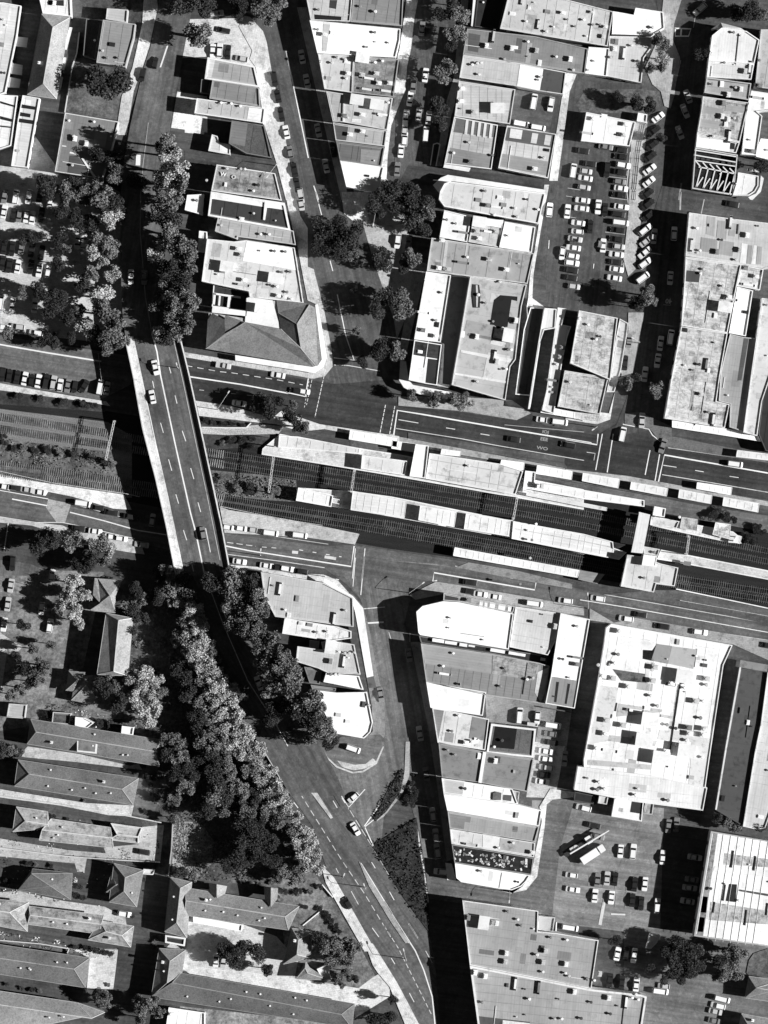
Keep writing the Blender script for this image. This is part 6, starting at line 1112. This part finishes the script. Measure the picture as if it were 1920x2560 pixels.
# mobile crane and tip truck
def truck(tile, at, deg, label, crane=False, L=8.5):
    p = WXY(P(tile, at)[0], 2); r = thing('crane_truck' if crane else 'box_truck', label, 'crane truck' if crane else 'truck', (p[0], p[1], .1), radians(deg)); h = L/2
    b = MB(); b.box(-.2, 0, .55, L-.4, 1.1, .3); link('chassis', b.mesh('chassis', mat('metal', .05)), r)
    b = MB(); b.prism([(h-1.9, -1.15), (h-.25, -1.15), (h, -.95), (h, .95), (h-.25, 1.15), (h-1.9, 1.15)], .6, 2.4, True); link('cab', b.mesh('cab', mat('paint', .8)), r)
    b = MB(); b.bar((h+.01, -.95, 1.9), (h+.01, .95, 1.9), .06, .7); link('windscreen', b.mesh('windscreen', mat('glass', .02)), r)
    if crane:
        b = MB(); b.box(-1.2, 0, .85, L-2.6, 2.3, .35); link('deck', b.mesh('deck', mat('metal', .04)), r)
        b = MB(); b.tube((-.6, .0, 1.2), (-.6, 0, 2.3), .9, .8, 12); b.box(-1.8, 0, 1.3, 1.6, 1.5, .9); link('turret', b.mesh('turret', mat('paint', .6)), r)
        b = MB(); b.bar((-3.2, -.7, 2.6), (9.2, -.7, 3.2), .42, .45); b.bar((6, -.7, 3.05), (11, -.7, 3.3), .3, .3); link('boom', b.mesh('boom', mat('paint', .85)), r)
    else:
        b = MB(); b.box(-1.05, 0, .9, L-2.5, 2.4, 1.9); link('box_body', b.mesh('box_body', mat('paint', .9)), r)
    wh_ = MB(); wh_.tube((0, -.15, 0), (0, .15, 0), .48, .48, 14); wm = wh_.mesh('wheel', mat('plain', .02))
    for x in (h-1.1, -h+1.2, -h+2.4):
        for y in (-1.0, 1.0): link('wheel', wm, r, (x, y, .48))
truck('d5', '80,850', 31, 'black and white mobile crane truck with a long white boom in the small parking lot', True, 10); truck('d5', '205,915', 33, 'white box truck standing below the crane boom')
# ================================================================ trees
g = 'trees beside the approach road'
TREES('a1', 'in the dark garden above the ribbed roof', 'garden trees', '880,690,170,d 1000,640,90,d'); TREES('a1', 'over the top of the upper left road', 'roadside trees at the top', '1560,40,130,d 1640,290,140,m 1500,270,110,x 1420,30,90,m'); TREES('a1', 'left of the approach road, upper stretch', g, '1060,1200,110,x 950,1290,80,d 960,1430,110,m 800,1290,80,d 1130,1530,90,d')
TREES('a1', 'right of the approach road, upper stretch', g, '1270,1150,138,x 1390,1200,126,m 1430,1280,121,l 1460,1420,132,l 1380,1520,115,l 1500,1540,92,m', hf=1.75)
TREES('a2', 'in the belt left of the approach road', g, '845,60,134,m 945,130,101,d 915,220,123,l 775,250,90,d 885,440,123,m 775,470,101,l 855,580,78,l 945,680,84,l 755,690,90,m 705,770,84,d 835,870,123,l 875,1010,123,m 715,1120,112,l 935,1150,123,m 995,1240,90,m 885,1260,106,m 815,1190,90,d')
TREES('a2', 'in the belt right of the approach road', g, '1355,30,112,m 1435,90,112,m 1305,190,100,m 1395,250,112,d 1425,350,138,m 1515,470,138,m 1305,520,88,l 1555,620,125,m 1415,650,112,d 1385,760,100,m 1515,790,112,d 1325,910,94,m 1435,900,112,m 1575,900,112,m 1435,1040,119,m 1555,1080,100,m 1485,1140,112,m 1315,1170,75,l 1375,1220,88,d', hf=1.55)
TREES('a2', 'over the upper part of the tree-shaded car park', 'trees over the shaded car park', '400,-30,90,d 560,40,90,m 520,160,74,d 620,190,74,d 690,60,74,m'); TREES('a2', 'over the middle of the tree-shaded car park', 'trees over the shaded car park', '230,390,66,d 330,380,57,d 500,400,74,d 660,290,66,d 560,470,57,m 480,590,66,d')
TREES('a2', 'over the lower part of the tree-shaded car park', 'trees over the shaded car park', '180,840,66,m 330,800,74,d 420,850,74,d 500,900,82,d 430,1000,82,d 560,1050,82,d 650,980,66,m'); TREES('a2', 'overhanging the upper left street', 'trees over the shaded car park', '420,1240,78,d 350,1260,57,d 60,1180,66,m 600,1210,57,d'); TREES('a1', 'along the upper edge of the tree-shaded car park', 'trees over the shaded car park', '380,1540,95,d 520,1580,100,m 680,1600,100,m 800,1560,90,m 620,1500,70,d')
TREES('b1', 'across the top edge left of the shopping street', 'roadside trees at the top', '60,280,120,m 120,60,110,d 260,40,110,x 380,40,100,d 560,60,110,m 680,60,110,m 640,140,80,m', 'left'); TREES('b1', 'in front of the long dark shade, at the small yard', 'roadside trees at the top', '380,120,50,d')
TREES('c1', 'in the tree-lined lane', 'trees in the lane', '360,90,100,x 500,110,90,d 610,130,110,m 600,280,105,m 560,380,60,d 490,590,115,m 440,900,95,d 450,1030,80,d 330,840,50,x 560,30,60,d 290,560,60,x 480,780,50,x'); 
TREES('c2', 'in the large plaza group', 'trees in the plaza', '-40,60,110,d 60,-20,110,d 200,-30,100,d 120,80,100,d 280,60,120,d 350,180,110,m 240,230,100,d 320,290,80,d -60,160,80,d 180,150,70,m'); TREES('b2', 'over the shopping street at the junction of the plaza', 'trees in the plaza', '980,290,80,x 1060,330,100,d 1130,440,110,d 1210,300,110,d 1290,400,120,d 1370,330,90,d 1220,500,90,d 1330,520,60,m 1060,470,80,d')
TREES('c2', 'down the right side of the paved plaza', 'trees in the plaza', '-20,560,98,d 70,580,60,x 230,560,98,m 180,610,73,d 50,900,110,d -30,930,110,d 150,940,128,m 30,1330,98,d 95,1330,104,m -40,1290,110,d', 'top'); TREES('b2', 'standing in the left side of the paved plaza', 'trees in the plaza', '1320,965,60,x 1430,1060,50,x 1370,1150,50,m 1420,1410,55,d 1345,815,36,d', 'top')
TREES('c3', 'in the row above the upper main road', 'trees above the upper main road', '-60,110,90,x 225,165,60,m 310,200,50,x 430,180,65,m 500,210,45,x 600,215,90,m 660,180,60,m 720,230,40,l', 'left'); TREES('b3', 'on the verge between the main road and the railway', 'trees on the railway verge', '560,230,90,d 640,240,100,d 700,200,70,d 820,350,80,d 880,420,60,d 940,430,60,m 840,250,60,m 760,400,50,x', 'left')
TREES('d1', 'beside the angular white roof', 'trees near the big car park', '690,370,110,x 770,340,90,m 780,480,80,l 690,560,60,m 770,560,60,m', 'top'); TREES('d1', 'in the upper right corner', 'trees in the upper right corner', '1240,10,70,x 1200,130,100,x 1130,220,70,x 1400,110,90,d 1500,90,110,d 1590,130,80,m 1110,440,75,d 960,400,40,x', 'top'); TREES('d1', 'in the garden at the head of the big car park', 'trees near the big car park', '90,880,50,x 230,860,60,x 420,800,50,d 560,850,80,d 680,880,70,d 700,790,60,x 540,760,50,x', 'left'); TREES('d1', 'small and round at the kerb of the big car park', 'trees near the big car park', '770,1155,50,d'); TREES('d1', 'above the rounded white corner roof', 'trees near the right edge', '1500,1360,70,x 1590,1370,80,d', 'left')
TREES('d2', 'at the lower end of the big car park', 'trees near the big car park', '250,850,95,x 380,840,95,x 460,880,80,x 660,850,95,m 600,920,90,d 690,900,60,m 540,950,50,d', 'left', hf=1.3); TREES('d3', 'in the shade at the foot of the right-hand street', 'trees near the right junction', '490,70,70,m 730,110,90,m 560,20,50,d', 'left')
TREES('a3', 'in the group below the lower left street', 'trees left of the bridge', '130,1330,70,x 230,1380,100,x 340,1400,90,d 460,1360,90,d 420,1480,90,x 600,1370,100,m 560,1470,90,x 700,1440,90,x 830,1400,100,m 900,1450,80,l 760,1500,80,d 870,1530,70,m 110,1300,40,x 640,1560,70,d', 'left')
TREES('a4', 'around the small hipped house', 'trees left of the bridge', '610,190,90,l 580,290,95,l 690,300,80,l 520,380,80,l 630,420,90,l 650,510,70,l 730,60,80,d 1140,250,80,d 1180,330,80,m 1130,440,80,d 1180,480,70,d 1190,340,80,x 1300,300,80,d', 'top')
TREES('a4', 'in the yards of the far left', 'trees at the far left', '190,540,60,d 270,740,60,m 350,880,100,m 300,970,90,m 200,900,80,d 140,800,50,d 420,700,50,m 180,1070,70,m 90,1120,60,m 480,150,60,x 240,1010,60,d', 'top'); TREES('a4', 'right of the long gabled hall', 'trees beside the treed road', '900,950,70,m 850,1060,90,d 960,1060,80,m 1080,980,90,l 1200,960,100,l 1290,1000,90,l 1170,1060,90,l 1120,1150,80,l 1250,1130,90,l 1180,1240,90,l 1290,1250,80,l 1230,1340,80,l 1010,1190,90,d 1120,1260,60,x 1340,1100,70,m 1080,600,60,d 1120,700,50,m', 'top')
TREES('a4', 'lining the left of the covered highway, upper part', 'trees beside the treed road', '1400,100,88,m 1320,130,66,d 1440,230,99,m 1370,280,88,m 1520,180,88,d 1560,290,99,m 1490,350,99,l 1600,400,99,l 1540,470,99,m 1630,520,99,l 1560,590,99,l 1490,660,88,m 1640,680,99,l 1580,740,99,l 1640,830,88,l 1350,620,88,x 1420,800,88,x 1480,900,88,d 1400,430,77,x', 'top')
TREES('b4', 'in the dark belt right of the lower bridge end', 'trees below the bridge', '-15,110,117,x 85,130,117,x 175,180,104,d 315,150,110,m 385,190,117,m 485,200,91,d 325,270,124,m 425,300,104,m 545,300,104,m 365,390,117,m 485,420,117,m 585,430,91,m 345,520,117,m 445,560,117,m 535,520,104,m 105,280,104,x 175,400,104,x', 'top', hf=1.75)
TREES('b4', 'in the belt left of the pale stepped shops', 'trees below the bridge', '555,680,100,m 645,660,100,m 625,770,119,m 735,800,100,m 595,850,100,m 695,900,112,m 785,870,100,m 835,960,106,m 715,1020,112,m 805,1060,112,m 645,1060,100,m 895,1090,100,x 955,1180,125,m 1035,1240,100,m', 'top', hf=1.75)
TREES('b4', 'in the belt left of the white wedge roof', 'trees below the bridge', '870,1230,115,d 970,1330,115,d 1080,1340,92,m 790,1350,103,x 1000,1450,109,m 1100,1430,103,m 1150,1510,69,d 890,1470,103,x 800,1530,69,x 670,1300,92,d 590,1400,92,x 710,1210,92,d 530,1350,80,x 620,1500,69,x', 'top', hf=1.35)
TREES('b4', 'lining the left of the covered highway, middle part', 'trees beside the treed road', '40,440,88,l 80,560,99,l 120,680,88,l 60,780,99,l 170,800,88,m 130,900,110,l 230,950,88,l 200,1050,110,l 300,1090,99,l 200,1170,99,l 320,1190,99,l 260,1290,110,l 360,1310,99,l 140,1270,88,m 80,1180,99,m 80,1000,88,m 150,1400,99,m 270,1410,99,l 400,1420,99,l 350,1520,99,l 460,1510,99,l 540,1560,88,l 220,1530,99,m 80,1500,110,m 80,1340,99,d 420,1130,55,m', 'top')
TREES('b5', 'lining the left of the highway, lower part', 'trees beside the treed road', '420,60,90,l 520,90,90,l 560,190,85,l 470,210,90,m 640,250,85,l 560,300,90,l 700,350,85,l 620,400,90,m 760,440,70,l 690,490,90,l 620,560,90,m 790,540,80,l 720,620,90,m 860,620,70,l 830,710,70,m 930,730,90,l 880,810,80,l 980,830,80,l 920,900,90,l 1020,930,80,l 960,1010,80,l 1050,1040,70,l 880,1020,80,m', 'top')
TREES('b5', 'in the dark grove above the courtyard flats', 'trees in the dark grove', '480,560,90,m 450,700,100,d 540,680,90,d 490,800,110,d 620,800,100,d 400,880,100,d 700,640,80,m 570,900,100,d 700,720,80,x 730,840,90,x 780,940,80,x 680,960,80,d 460,960,90,d 330,1010,90,d 240,1020,70,x 430,1060,70,x', 'top')
TREES('b5', 'in the deep grove beside the left-hand flats', 'trees in the dark grove', '40,60,100,x 140,40,90,m 60,180,90,d 180,160,100,d 280,80,80,m 300,200,100,m 100,290,100,x 220,300,110,d 340,330,90,m 60,410,100,x 180,430,100,m 300,440,90,d 400,380,90,m 430,460,70,m 520,440,70,d 30,520,80,x 150,540,80,d 260,560,70,m', 'top')
TREES('a4', 'in the dark thicket left of the covered highway', 'trees in the dark grove', '1420,1000,90,x 1530,980,90,d 1450,1120,100,x 1580,1100,90,d 1400,1250,90,x 1520,1240,100,x 1620,1280,80,d 1450,1370,90,x 1570,1400,100,x 1380,1480,80,m 1480,1520,90,m 1600,1560,90,x 1390,1600,80,d 1500,1640,80,d', 'top')
TREES('a5', 'down the right side of the left-hand flats', 'trees in the dark grove', '1390,100,70,m 1500,120,90,m 1610,80,80,x 1350,170,70,x 1450,240,90,d 1590,220,90,d 1330,300,70,x 1400,380,90,x 1540,350,90,m 1330,460,70,x 1620,460,80,x 1450,470,70,m 1360,560,60,x 1450,620,50,m', 'top'); TREES('a5', 'at the foot of the dry grass', 'trees in the dark grove', '1490,1050,70,d 1590,1020,80,x 1600,1100,60,m', 'left')
TREES('b5', 'behind the upper wing of the courtyard flats', 'trees by the courtyard flats', '760,1060,80,m 860,1120,90,m 800,1180,70,x 960,1170,70,x 700,1110,60,m', 'left'); TREES('b6', 'inside the flats courtyard', 'trees by the courtyard flats', '190,680,70,x 290,620,70,x 280,740,90,d 390,700,100,d 360,800,80,d 520,640,80,x 610,620,80,x 560,740,90,d 640,800,70,x 620,880,60,d 480,820,60,x', 'left')
TREES('b6', 'on the lawn between the flats and the highway', 'trees by the courtyard flats', '1060,640,80,d 1130,690,100,m 1220,660,100,m 1310,700,90,m 1150,790,80,m 1280,800,80,m 1360,680,60,m 1215,860,45,x 1290,900,60,m 1200,960,50,m 1440,870,55,x 1340,950,50,d 1240,1000,40,m', 'left'); TREES('b6', 'at the bottom of the highway footpath', 'trees by the courtyard flats', '1520,1060,60,x 1450,1240,80,x 1560,1170,70,x 1620,1270,80,d 1500,1300,70,d 1670,1120,50,d', 'top')
TREES('a6', 'in the gardens of the lower left', 'trees at the far left', '800,1060,50,d 850,1120,80,m 880,1160,60,m 1130,1140,60,m 1200,1190,100,m 1270,1140,60,m 1310,1220,70,m 1180,1290,70,m', 'left'); TREES('a5', 'on the left edge between the long blocks', 'trees at the far left', '20,60,80,d 100,60,60,m', 'left'); TREES('d6', 'in the black shade above the supermarket corner', 'trees near the warehouse', '190,590,70,x 290,610,60,x 390,640,60,d', 'left')
TREES('d6', 'in the great dark crown group below the warehouse', 'trees near the warehouse', '700,800,80,x 780,740,90,x 860,700,100,d 960,700,100,d 1050,740,90,d 880,830,100,d 990,850,100,d 830,930,70,d 930,930,70,d 1080,820,70,d 680,870,50,d', 'left'); TREES('d6', 'grey-leaved at the lower left of the warehouse', 'trees near the warehouse', '1200,740,80,x 1280,800,80,d 1330,720,80,m 1420,740,90,m 1370,830,90,m 1300,900,90,m 1400,920,70,m 1550,790,60,x 1240,930,60,m', 'left')
TREES('d6', 'in the black shade in front of the warehouse end', 'trees near the warehouse', '1020,640,60,x', 'left'); TREES('d5', 'at the lower end of the long charcoal roof', 'trees near the warehouse', '1240,620,60,d 1320,660,60,m 1380,690,60,m 1590,690,50,d', 'left')
# shrubs
TREES('b5', 'on the planted triangle kerb', 'kerb shrubs', '1270,1080,10,d', name='shrub') if False else None
TREES('b6', 'in the hedge line beside the footpath', 'hedge beside the highway footpath', '1110,400,30,x 1130,440,32,x 1160,480,32,x 1190,520,32,x 1220,560,30,x 1060,190,30,d 1060,365,28,d 935,360,28,x', 'top', name='shrub'); TREES('c5', 'on the kerb beside the slip road', 'kerb shrubs beside the slip road', '215,450,45,x 235,330,26,x 248,260,18,x 250,410,50,x 240,480,45,x', 'top', name='shrub')
TREES('b3', 'on the bank between the tracks, left end', 'bank shrubs between the tracks', '190,870,35,d 240,830,30,m 330,530,40,x 420,540,40,x 480,590,35,x 250,560,30,m 500,520,30,x 380,940,50,m 480,930,50,d 560,960,40,m 700,960,50,m 790,960,30,m', 'left', name='shrub'); TREES('d3', 'in the garden bed right of the footbridge', 'bed shrubs right of the footbridge', '1190,1150,50,x 1250,1120,40,d 1320,1160,50,x 1370,1190,40,x 1560,1260,50,x 1520,1370,60,x 1470,1340,40,d 1600,1290,40,x', 'left', name='shrub')
TREES('a3', 'along the bank beside the far left tracks', 'bank shrubs beside the far left tracks', '40,560,36,d 110,600,30,d 200,590,36,m 290,620,36,d 400,615,40,d 500,645,36,m 620,650,40,d 760,670,36,d 870,700,40,d 930,740,45,m 30,500,30,d', 'left', name='shrub')
TREES('a3', 'along the embankment under the parked row', 'embankment shrubs under the parked row', '150,160,40,d 340,190,36,d 520,215,40,d 700,235,40,d 780,240,36,d', 'left', name='shrub'); TREES('b3', 'in the pocket bed right of the bridge', 'pocket bed shrubs', '110,370,30,x 180,380,32,d 260,390,32,x 340,400,30,x 420,410,26,d', 'left', name='shrub')
TREES('a4', 'beside the very long hipped block', 'yard shrubs by the long block', '390,1290,40,x 830,1360,40,x 910,1370,40,d 100,1560,50,x 160,1590,50,d 440,1480,30,x', 'left', name='shrub')
TREES('a5', 'in the yards between the lower left blocks', 'yard shrubs between the blocks', '60,130,30,d 130,110,26,m 440,600,24,d 560,620,20,d 700,470,18,m 1190,180,30,d 1250,350,30,d 1200,560,26,d 230,990,30,d 300,1000,26,m 430,1010,24,d 660,1180,34,d 690,1270,34,d 620,1250,28,x 1100,1430,22,d 60,1130,30,x 1180,1120,30,d 1250,1080,26,x', 'left', name='shrub'); TREES('a6', 'in the narrow gardens of the lower left', 'yard shrubs between the blocks', '620,690,28,d 700,700,30,x 780,715,34,d 850,730,32,x 920,740,30,d 560,715,20,m 270,1040,26,d 330,1050,28,m 180,1030,22,d 60,1000,24,d 900,1000,22,m 1290,640,26,m 1280,690,26,d', 'left', name='shrub')
TREES('b5', 'along the wall behind the courtyard flats', 'yard shrubs by the courtyard flats', '420,1150,22,d 500,1160,26,m 560,1170,24,d 660,1150,28,m 720,1130,28,d 780,1220,30,d 860,1240,30,x 900,1220,26,d 980,1230,30,m', 'left', name='shrub')
FENCE('a5', '1437,655 1425,880 1400,1085', 'tall garden wall throwing a black strip beside the dry grass', 3.2, .35, 'boundary_wall', 'wall')
GROW()
# undergrowth, grass and planting as masses
def STUFF(name, label, cat, tile, s, tone, n, size, z=.1, hmax=1.2, ramp=False):
    pl = [WXY(p) for p in P(tile, s)]; xs = [p[0] for p in pl]; ys = [p[1] for p in pl]; b = MB(); k = 0; cl = [(rnd.uniform(min(xs), max(xs)), rnd.uniform(min(ys), max(ys)), rnd.uniform(.6, 2.2)) for _ in range(max(6, n//60))]
    while k < n:
        x, y = rnd.uniform(min(xs), max(xs)), rnd.uniform(min(ys), max(ys))
        if k % 3: q = rnd.choice(cl); x, y = rnd.gauss(q[0], q[2]*.6), rnd.gauss(q[1], q[2]*.6)
        if not inside((x, y), pl): continue
        k += 1; zz = z+rnd.random()**2*hmax; t = rnd.uniform(0, 6.28); l = size*rnd.uniform(.5, 1.5); tz = rnd.uniform(-.6, .6)*l
        b.face([(x-cos(t)*l, y-sin(t)*l, zz-tz), (x+sin(t)*l*.6, y-cos(t)*l*.6, zz+.1), (x+cos(t)*l, y+sin(t)*l, zz+tz), (x-sin(t)*l*.6, y+cos(t)*l*.6, zz-.1)])
    o = link(name, b.mesh(name, mat('leaf', tone))); tag(o, label, cat); o['kind'] = 'stuff'
STUFF('ground_cover', 'low dark planting filling the triangle island beside the highway', 'planting', 'c5', '262,615 330,960 350,1100 370,1290 370,1550 160,1265 0,1000 -90,860 -60,800 0,780', .035, 2600, .3)
STUFF('ground_cover', 'dark planting in the narrow curved island of the slip road', 'planting', 'c5', '150,205 168,230 140,390 20,550 -70,640 -90,620 60,330', .05, 900, .28)
STUFF('undergrowth', 'scrub and leaf litter under the trees left of the highway', 'undergrowth', 'f', '300,1490 450,1450 560,1600 660,1880 720,2000 760,2150 600,2210 440,2190 430,2060 370,1980 330,1780', .13, 9000, .35)
STUFF('undergrowth', 'weeds on the bank between the tracks right of the bridge', 'undergrowth', 'f', '530,1185 740,1200 740,1250 545,1238', .16, 1500, .25, hmax=.6); STUFF('undergrowth', 'weeds on the bank between the tracks left of the bridge', 'undergrowth', 'f', '-20,1092 280,1132 295,1190 -20,1150', .14, 1000, .25, hmax=.6)
STUFF('dry_grass', 'pale dry grass patch beside the dark grove', 'grass', 'a5', '1430,650 1659,660 1700,710 1780,830 1740,990 1620,1110 1450,1060', .32, 2500, .2, hmax=.4)
for k_, (nm, tl, sp) in enumerate((('upper blocks', 'a5', '150,560 1330,700 1330,960 900,1000 200,900 0,900 0,780 900,880 100,740'), ('middle houses', 'a5', '0,930 700,1000 880,1060 880,1350 600,1330 0,1230'), ('lower blocks', 'a6', '0,560 980,700 980,770 730,790 0,660'), ('long hipped block', 'a4', '420,1180 1150,1350 1100,1450 600,1350 280,1310'))):
    for tn_, w_ in ((.6, 'pale'), (.04, 'dark')): STUFF('yard_litter', f'{w_} leaf litter and scraps strewn in the yards by the {nm}', 'litter', tl, sp, tn_, 130, .22, z=.08, hmax=.25)
# ================================================================ masts, lamps, fences
GANTRY('a3', '948,372 878,695', 'white lattice gantry over the upper tracks, just left of the bridge'); GANTRY('b3', '688,585 638,965', 'long pale gantry over the upper tracks, first right of the bridge'); GANTRY('b3', '1348,780 1322,965', 'short gantry beside the leftmost island canopy'); GANTRY('c3', '1106,1010 1074,1185', 'pale gantry across the tracks below the white station corner'); GANTRY('d3', '1006,1328 985,1482', 'gantry across the tracks right of the footbridge')
LAMP('b3', '212,275 300,140', 'tall curved white lamp on the verge of the upper main road'); LAMP('c6', '185,805 165,720', 'lamp with a bright round head on the highway median, lower part'); LAMP('a2', '1480,1460 1475,1440', 'lamp on the right parapet of the bridge', z=6.9); LAMP('b5', '1250,1115 1260,1090', 'small lamp standing in the highway lanes below the grove'); LAMP('b5', '1440,1205 1430,1175', 'lamp on the highway median with a pale oblong head')
LAMP('d3', '245,420 215,440', 'lamp at the left corner of the right junction'); LAMP('d2', '598,1245 545,1215', 'pale kerb lamp reaching over the shaded right-hand street'); LAMP('b2', '1525,150 1505,265', 'white lamp between the trees above the paved plaza'); LAMP('c4', '210,275 320,195', 'lamp at the tip of the corner left of the brilliant white roof'); LAMP('d4', '170,405 165,290', 'lamp on the small crossing island of the lower main road'); LAMP('c5', '1045,1240 1040,1300', 'lamp on the rounded kerb at the foot of the shops'); LAMP('b4', '1100,140 1200,160', 'lamp on the curved kerb of the big corner shop'); LAMP('b1', '700,1360 630,1460', 'pale lamp leaning over the speckled lettered roof'); LAMP('b3', '565,1490 570,1450', 'lamp on the painted strip right of the lower bridge end')
FENCE('a3', '-20,785 430,885 1040,975 1160,1002', 'white railway fence above the lower left street', 1.5, .75, th=.1); FENCE('b3', '240,1082 520,1140 800,1195 1080,1238', 'white railway fence right of the lower bridge end', 1.4, .7, th=.1); FENCE('d4', '930,335 1659,465', 'pale railing along the pavement below the right-hand tracks', 1.2, .6, th=.1); FENCE('d4', '895,240 1280,320 1659,400', 'broken white wall beside the lowest right-hand track', 1.3, .7, 'boundary_wall', 'wall')
FENCE('a3', '840,-40 860,90', 'pale fence along the bridge shadow, top', 1.2, .4); FENCE('c3', '0,605 60,610 240,640', 'dark fence in front of the left station shelter', 1.1, .1); FENCE('d3', '-20,870 680,990 1180,1070 1659,1150', 'long dark kerb fence behind the stepped row of bus shelters', 1.0, .06, th=.14)
FENCE('b3', '80,425 300,430 450,430 490,390', 'curved pale retaining wall of the pocket bed', 1.0, .65, 'boundary_wall', 'wall'); FENCE('d1', '520,1010 640,1030 600,1250 560,1659', 'pale fence round the court right of the low white roof', 1.2, .6); FENCE('a1', '660,270 640,440 600,560 540,935', 'pale garden fence beside the long black shadow', 1.3, .5, 'boundary_wall', 'wall'); FENCE('c2', '1200,885 1185,960 1195,1140', 'white yard wall at the head of the narrow black roof', 2.0, .8, 'boundary_wall', 'wall'); FENCE('c6', '1430,480 1425,570 1659,615', 'white kerb wall of the supermarket pen', 1.0, .8, 'boundary_wall', 'wall'); FENCE('a2', '815,1340 850,1600', 'pale fence at the end of the upper left street', 1.2, .5)
FENCE('a5', '0,430 700,530 960,575 1340,650', 'pale boundary fence below the second long hipped block', 1.2, .5, 'boundary_wall', 'wall'); FENCE('a5', '0,860 560,930 980,960 1330,980', 'pale boundary fence below the patchy third block', 1.1, .5, 'boundary_wall', 'wall'); FENCE('a6', '0,630 340,660 575,700 560,740', 'pale boundary fence above the long grey tiled block', 1.1, .5, 'boundary_wall', 'wall'); FENCE('c4', '1315,1220 1555,1262', 'dark yard wall at the head of the service yard', 1.8, .1, 'boundary_wall', 'wall')
FENCE('b6', '1080,170 1170,275', 'short pale wall at the garden gate by the footpath', .9, .7, 'boundary_wall', 'wall'); FENCE('b6', '920,510 1085,375', 'pale garden path edge crossing the lawn', .5, .7, 'boundary_wall', 'wall'); FENCE('c1', '385,1370 410,1200 440,1190 465,1200 430,1380', 'white-walled pen at the lower end of the tree-lined lane', 1.6, .7, 'boundary_wall', 'wall')
print('CARS', NCAR[0], 'TREES', NTR[0], 'SHEETS', NZ[0], 'LABELS', len(LABELS))
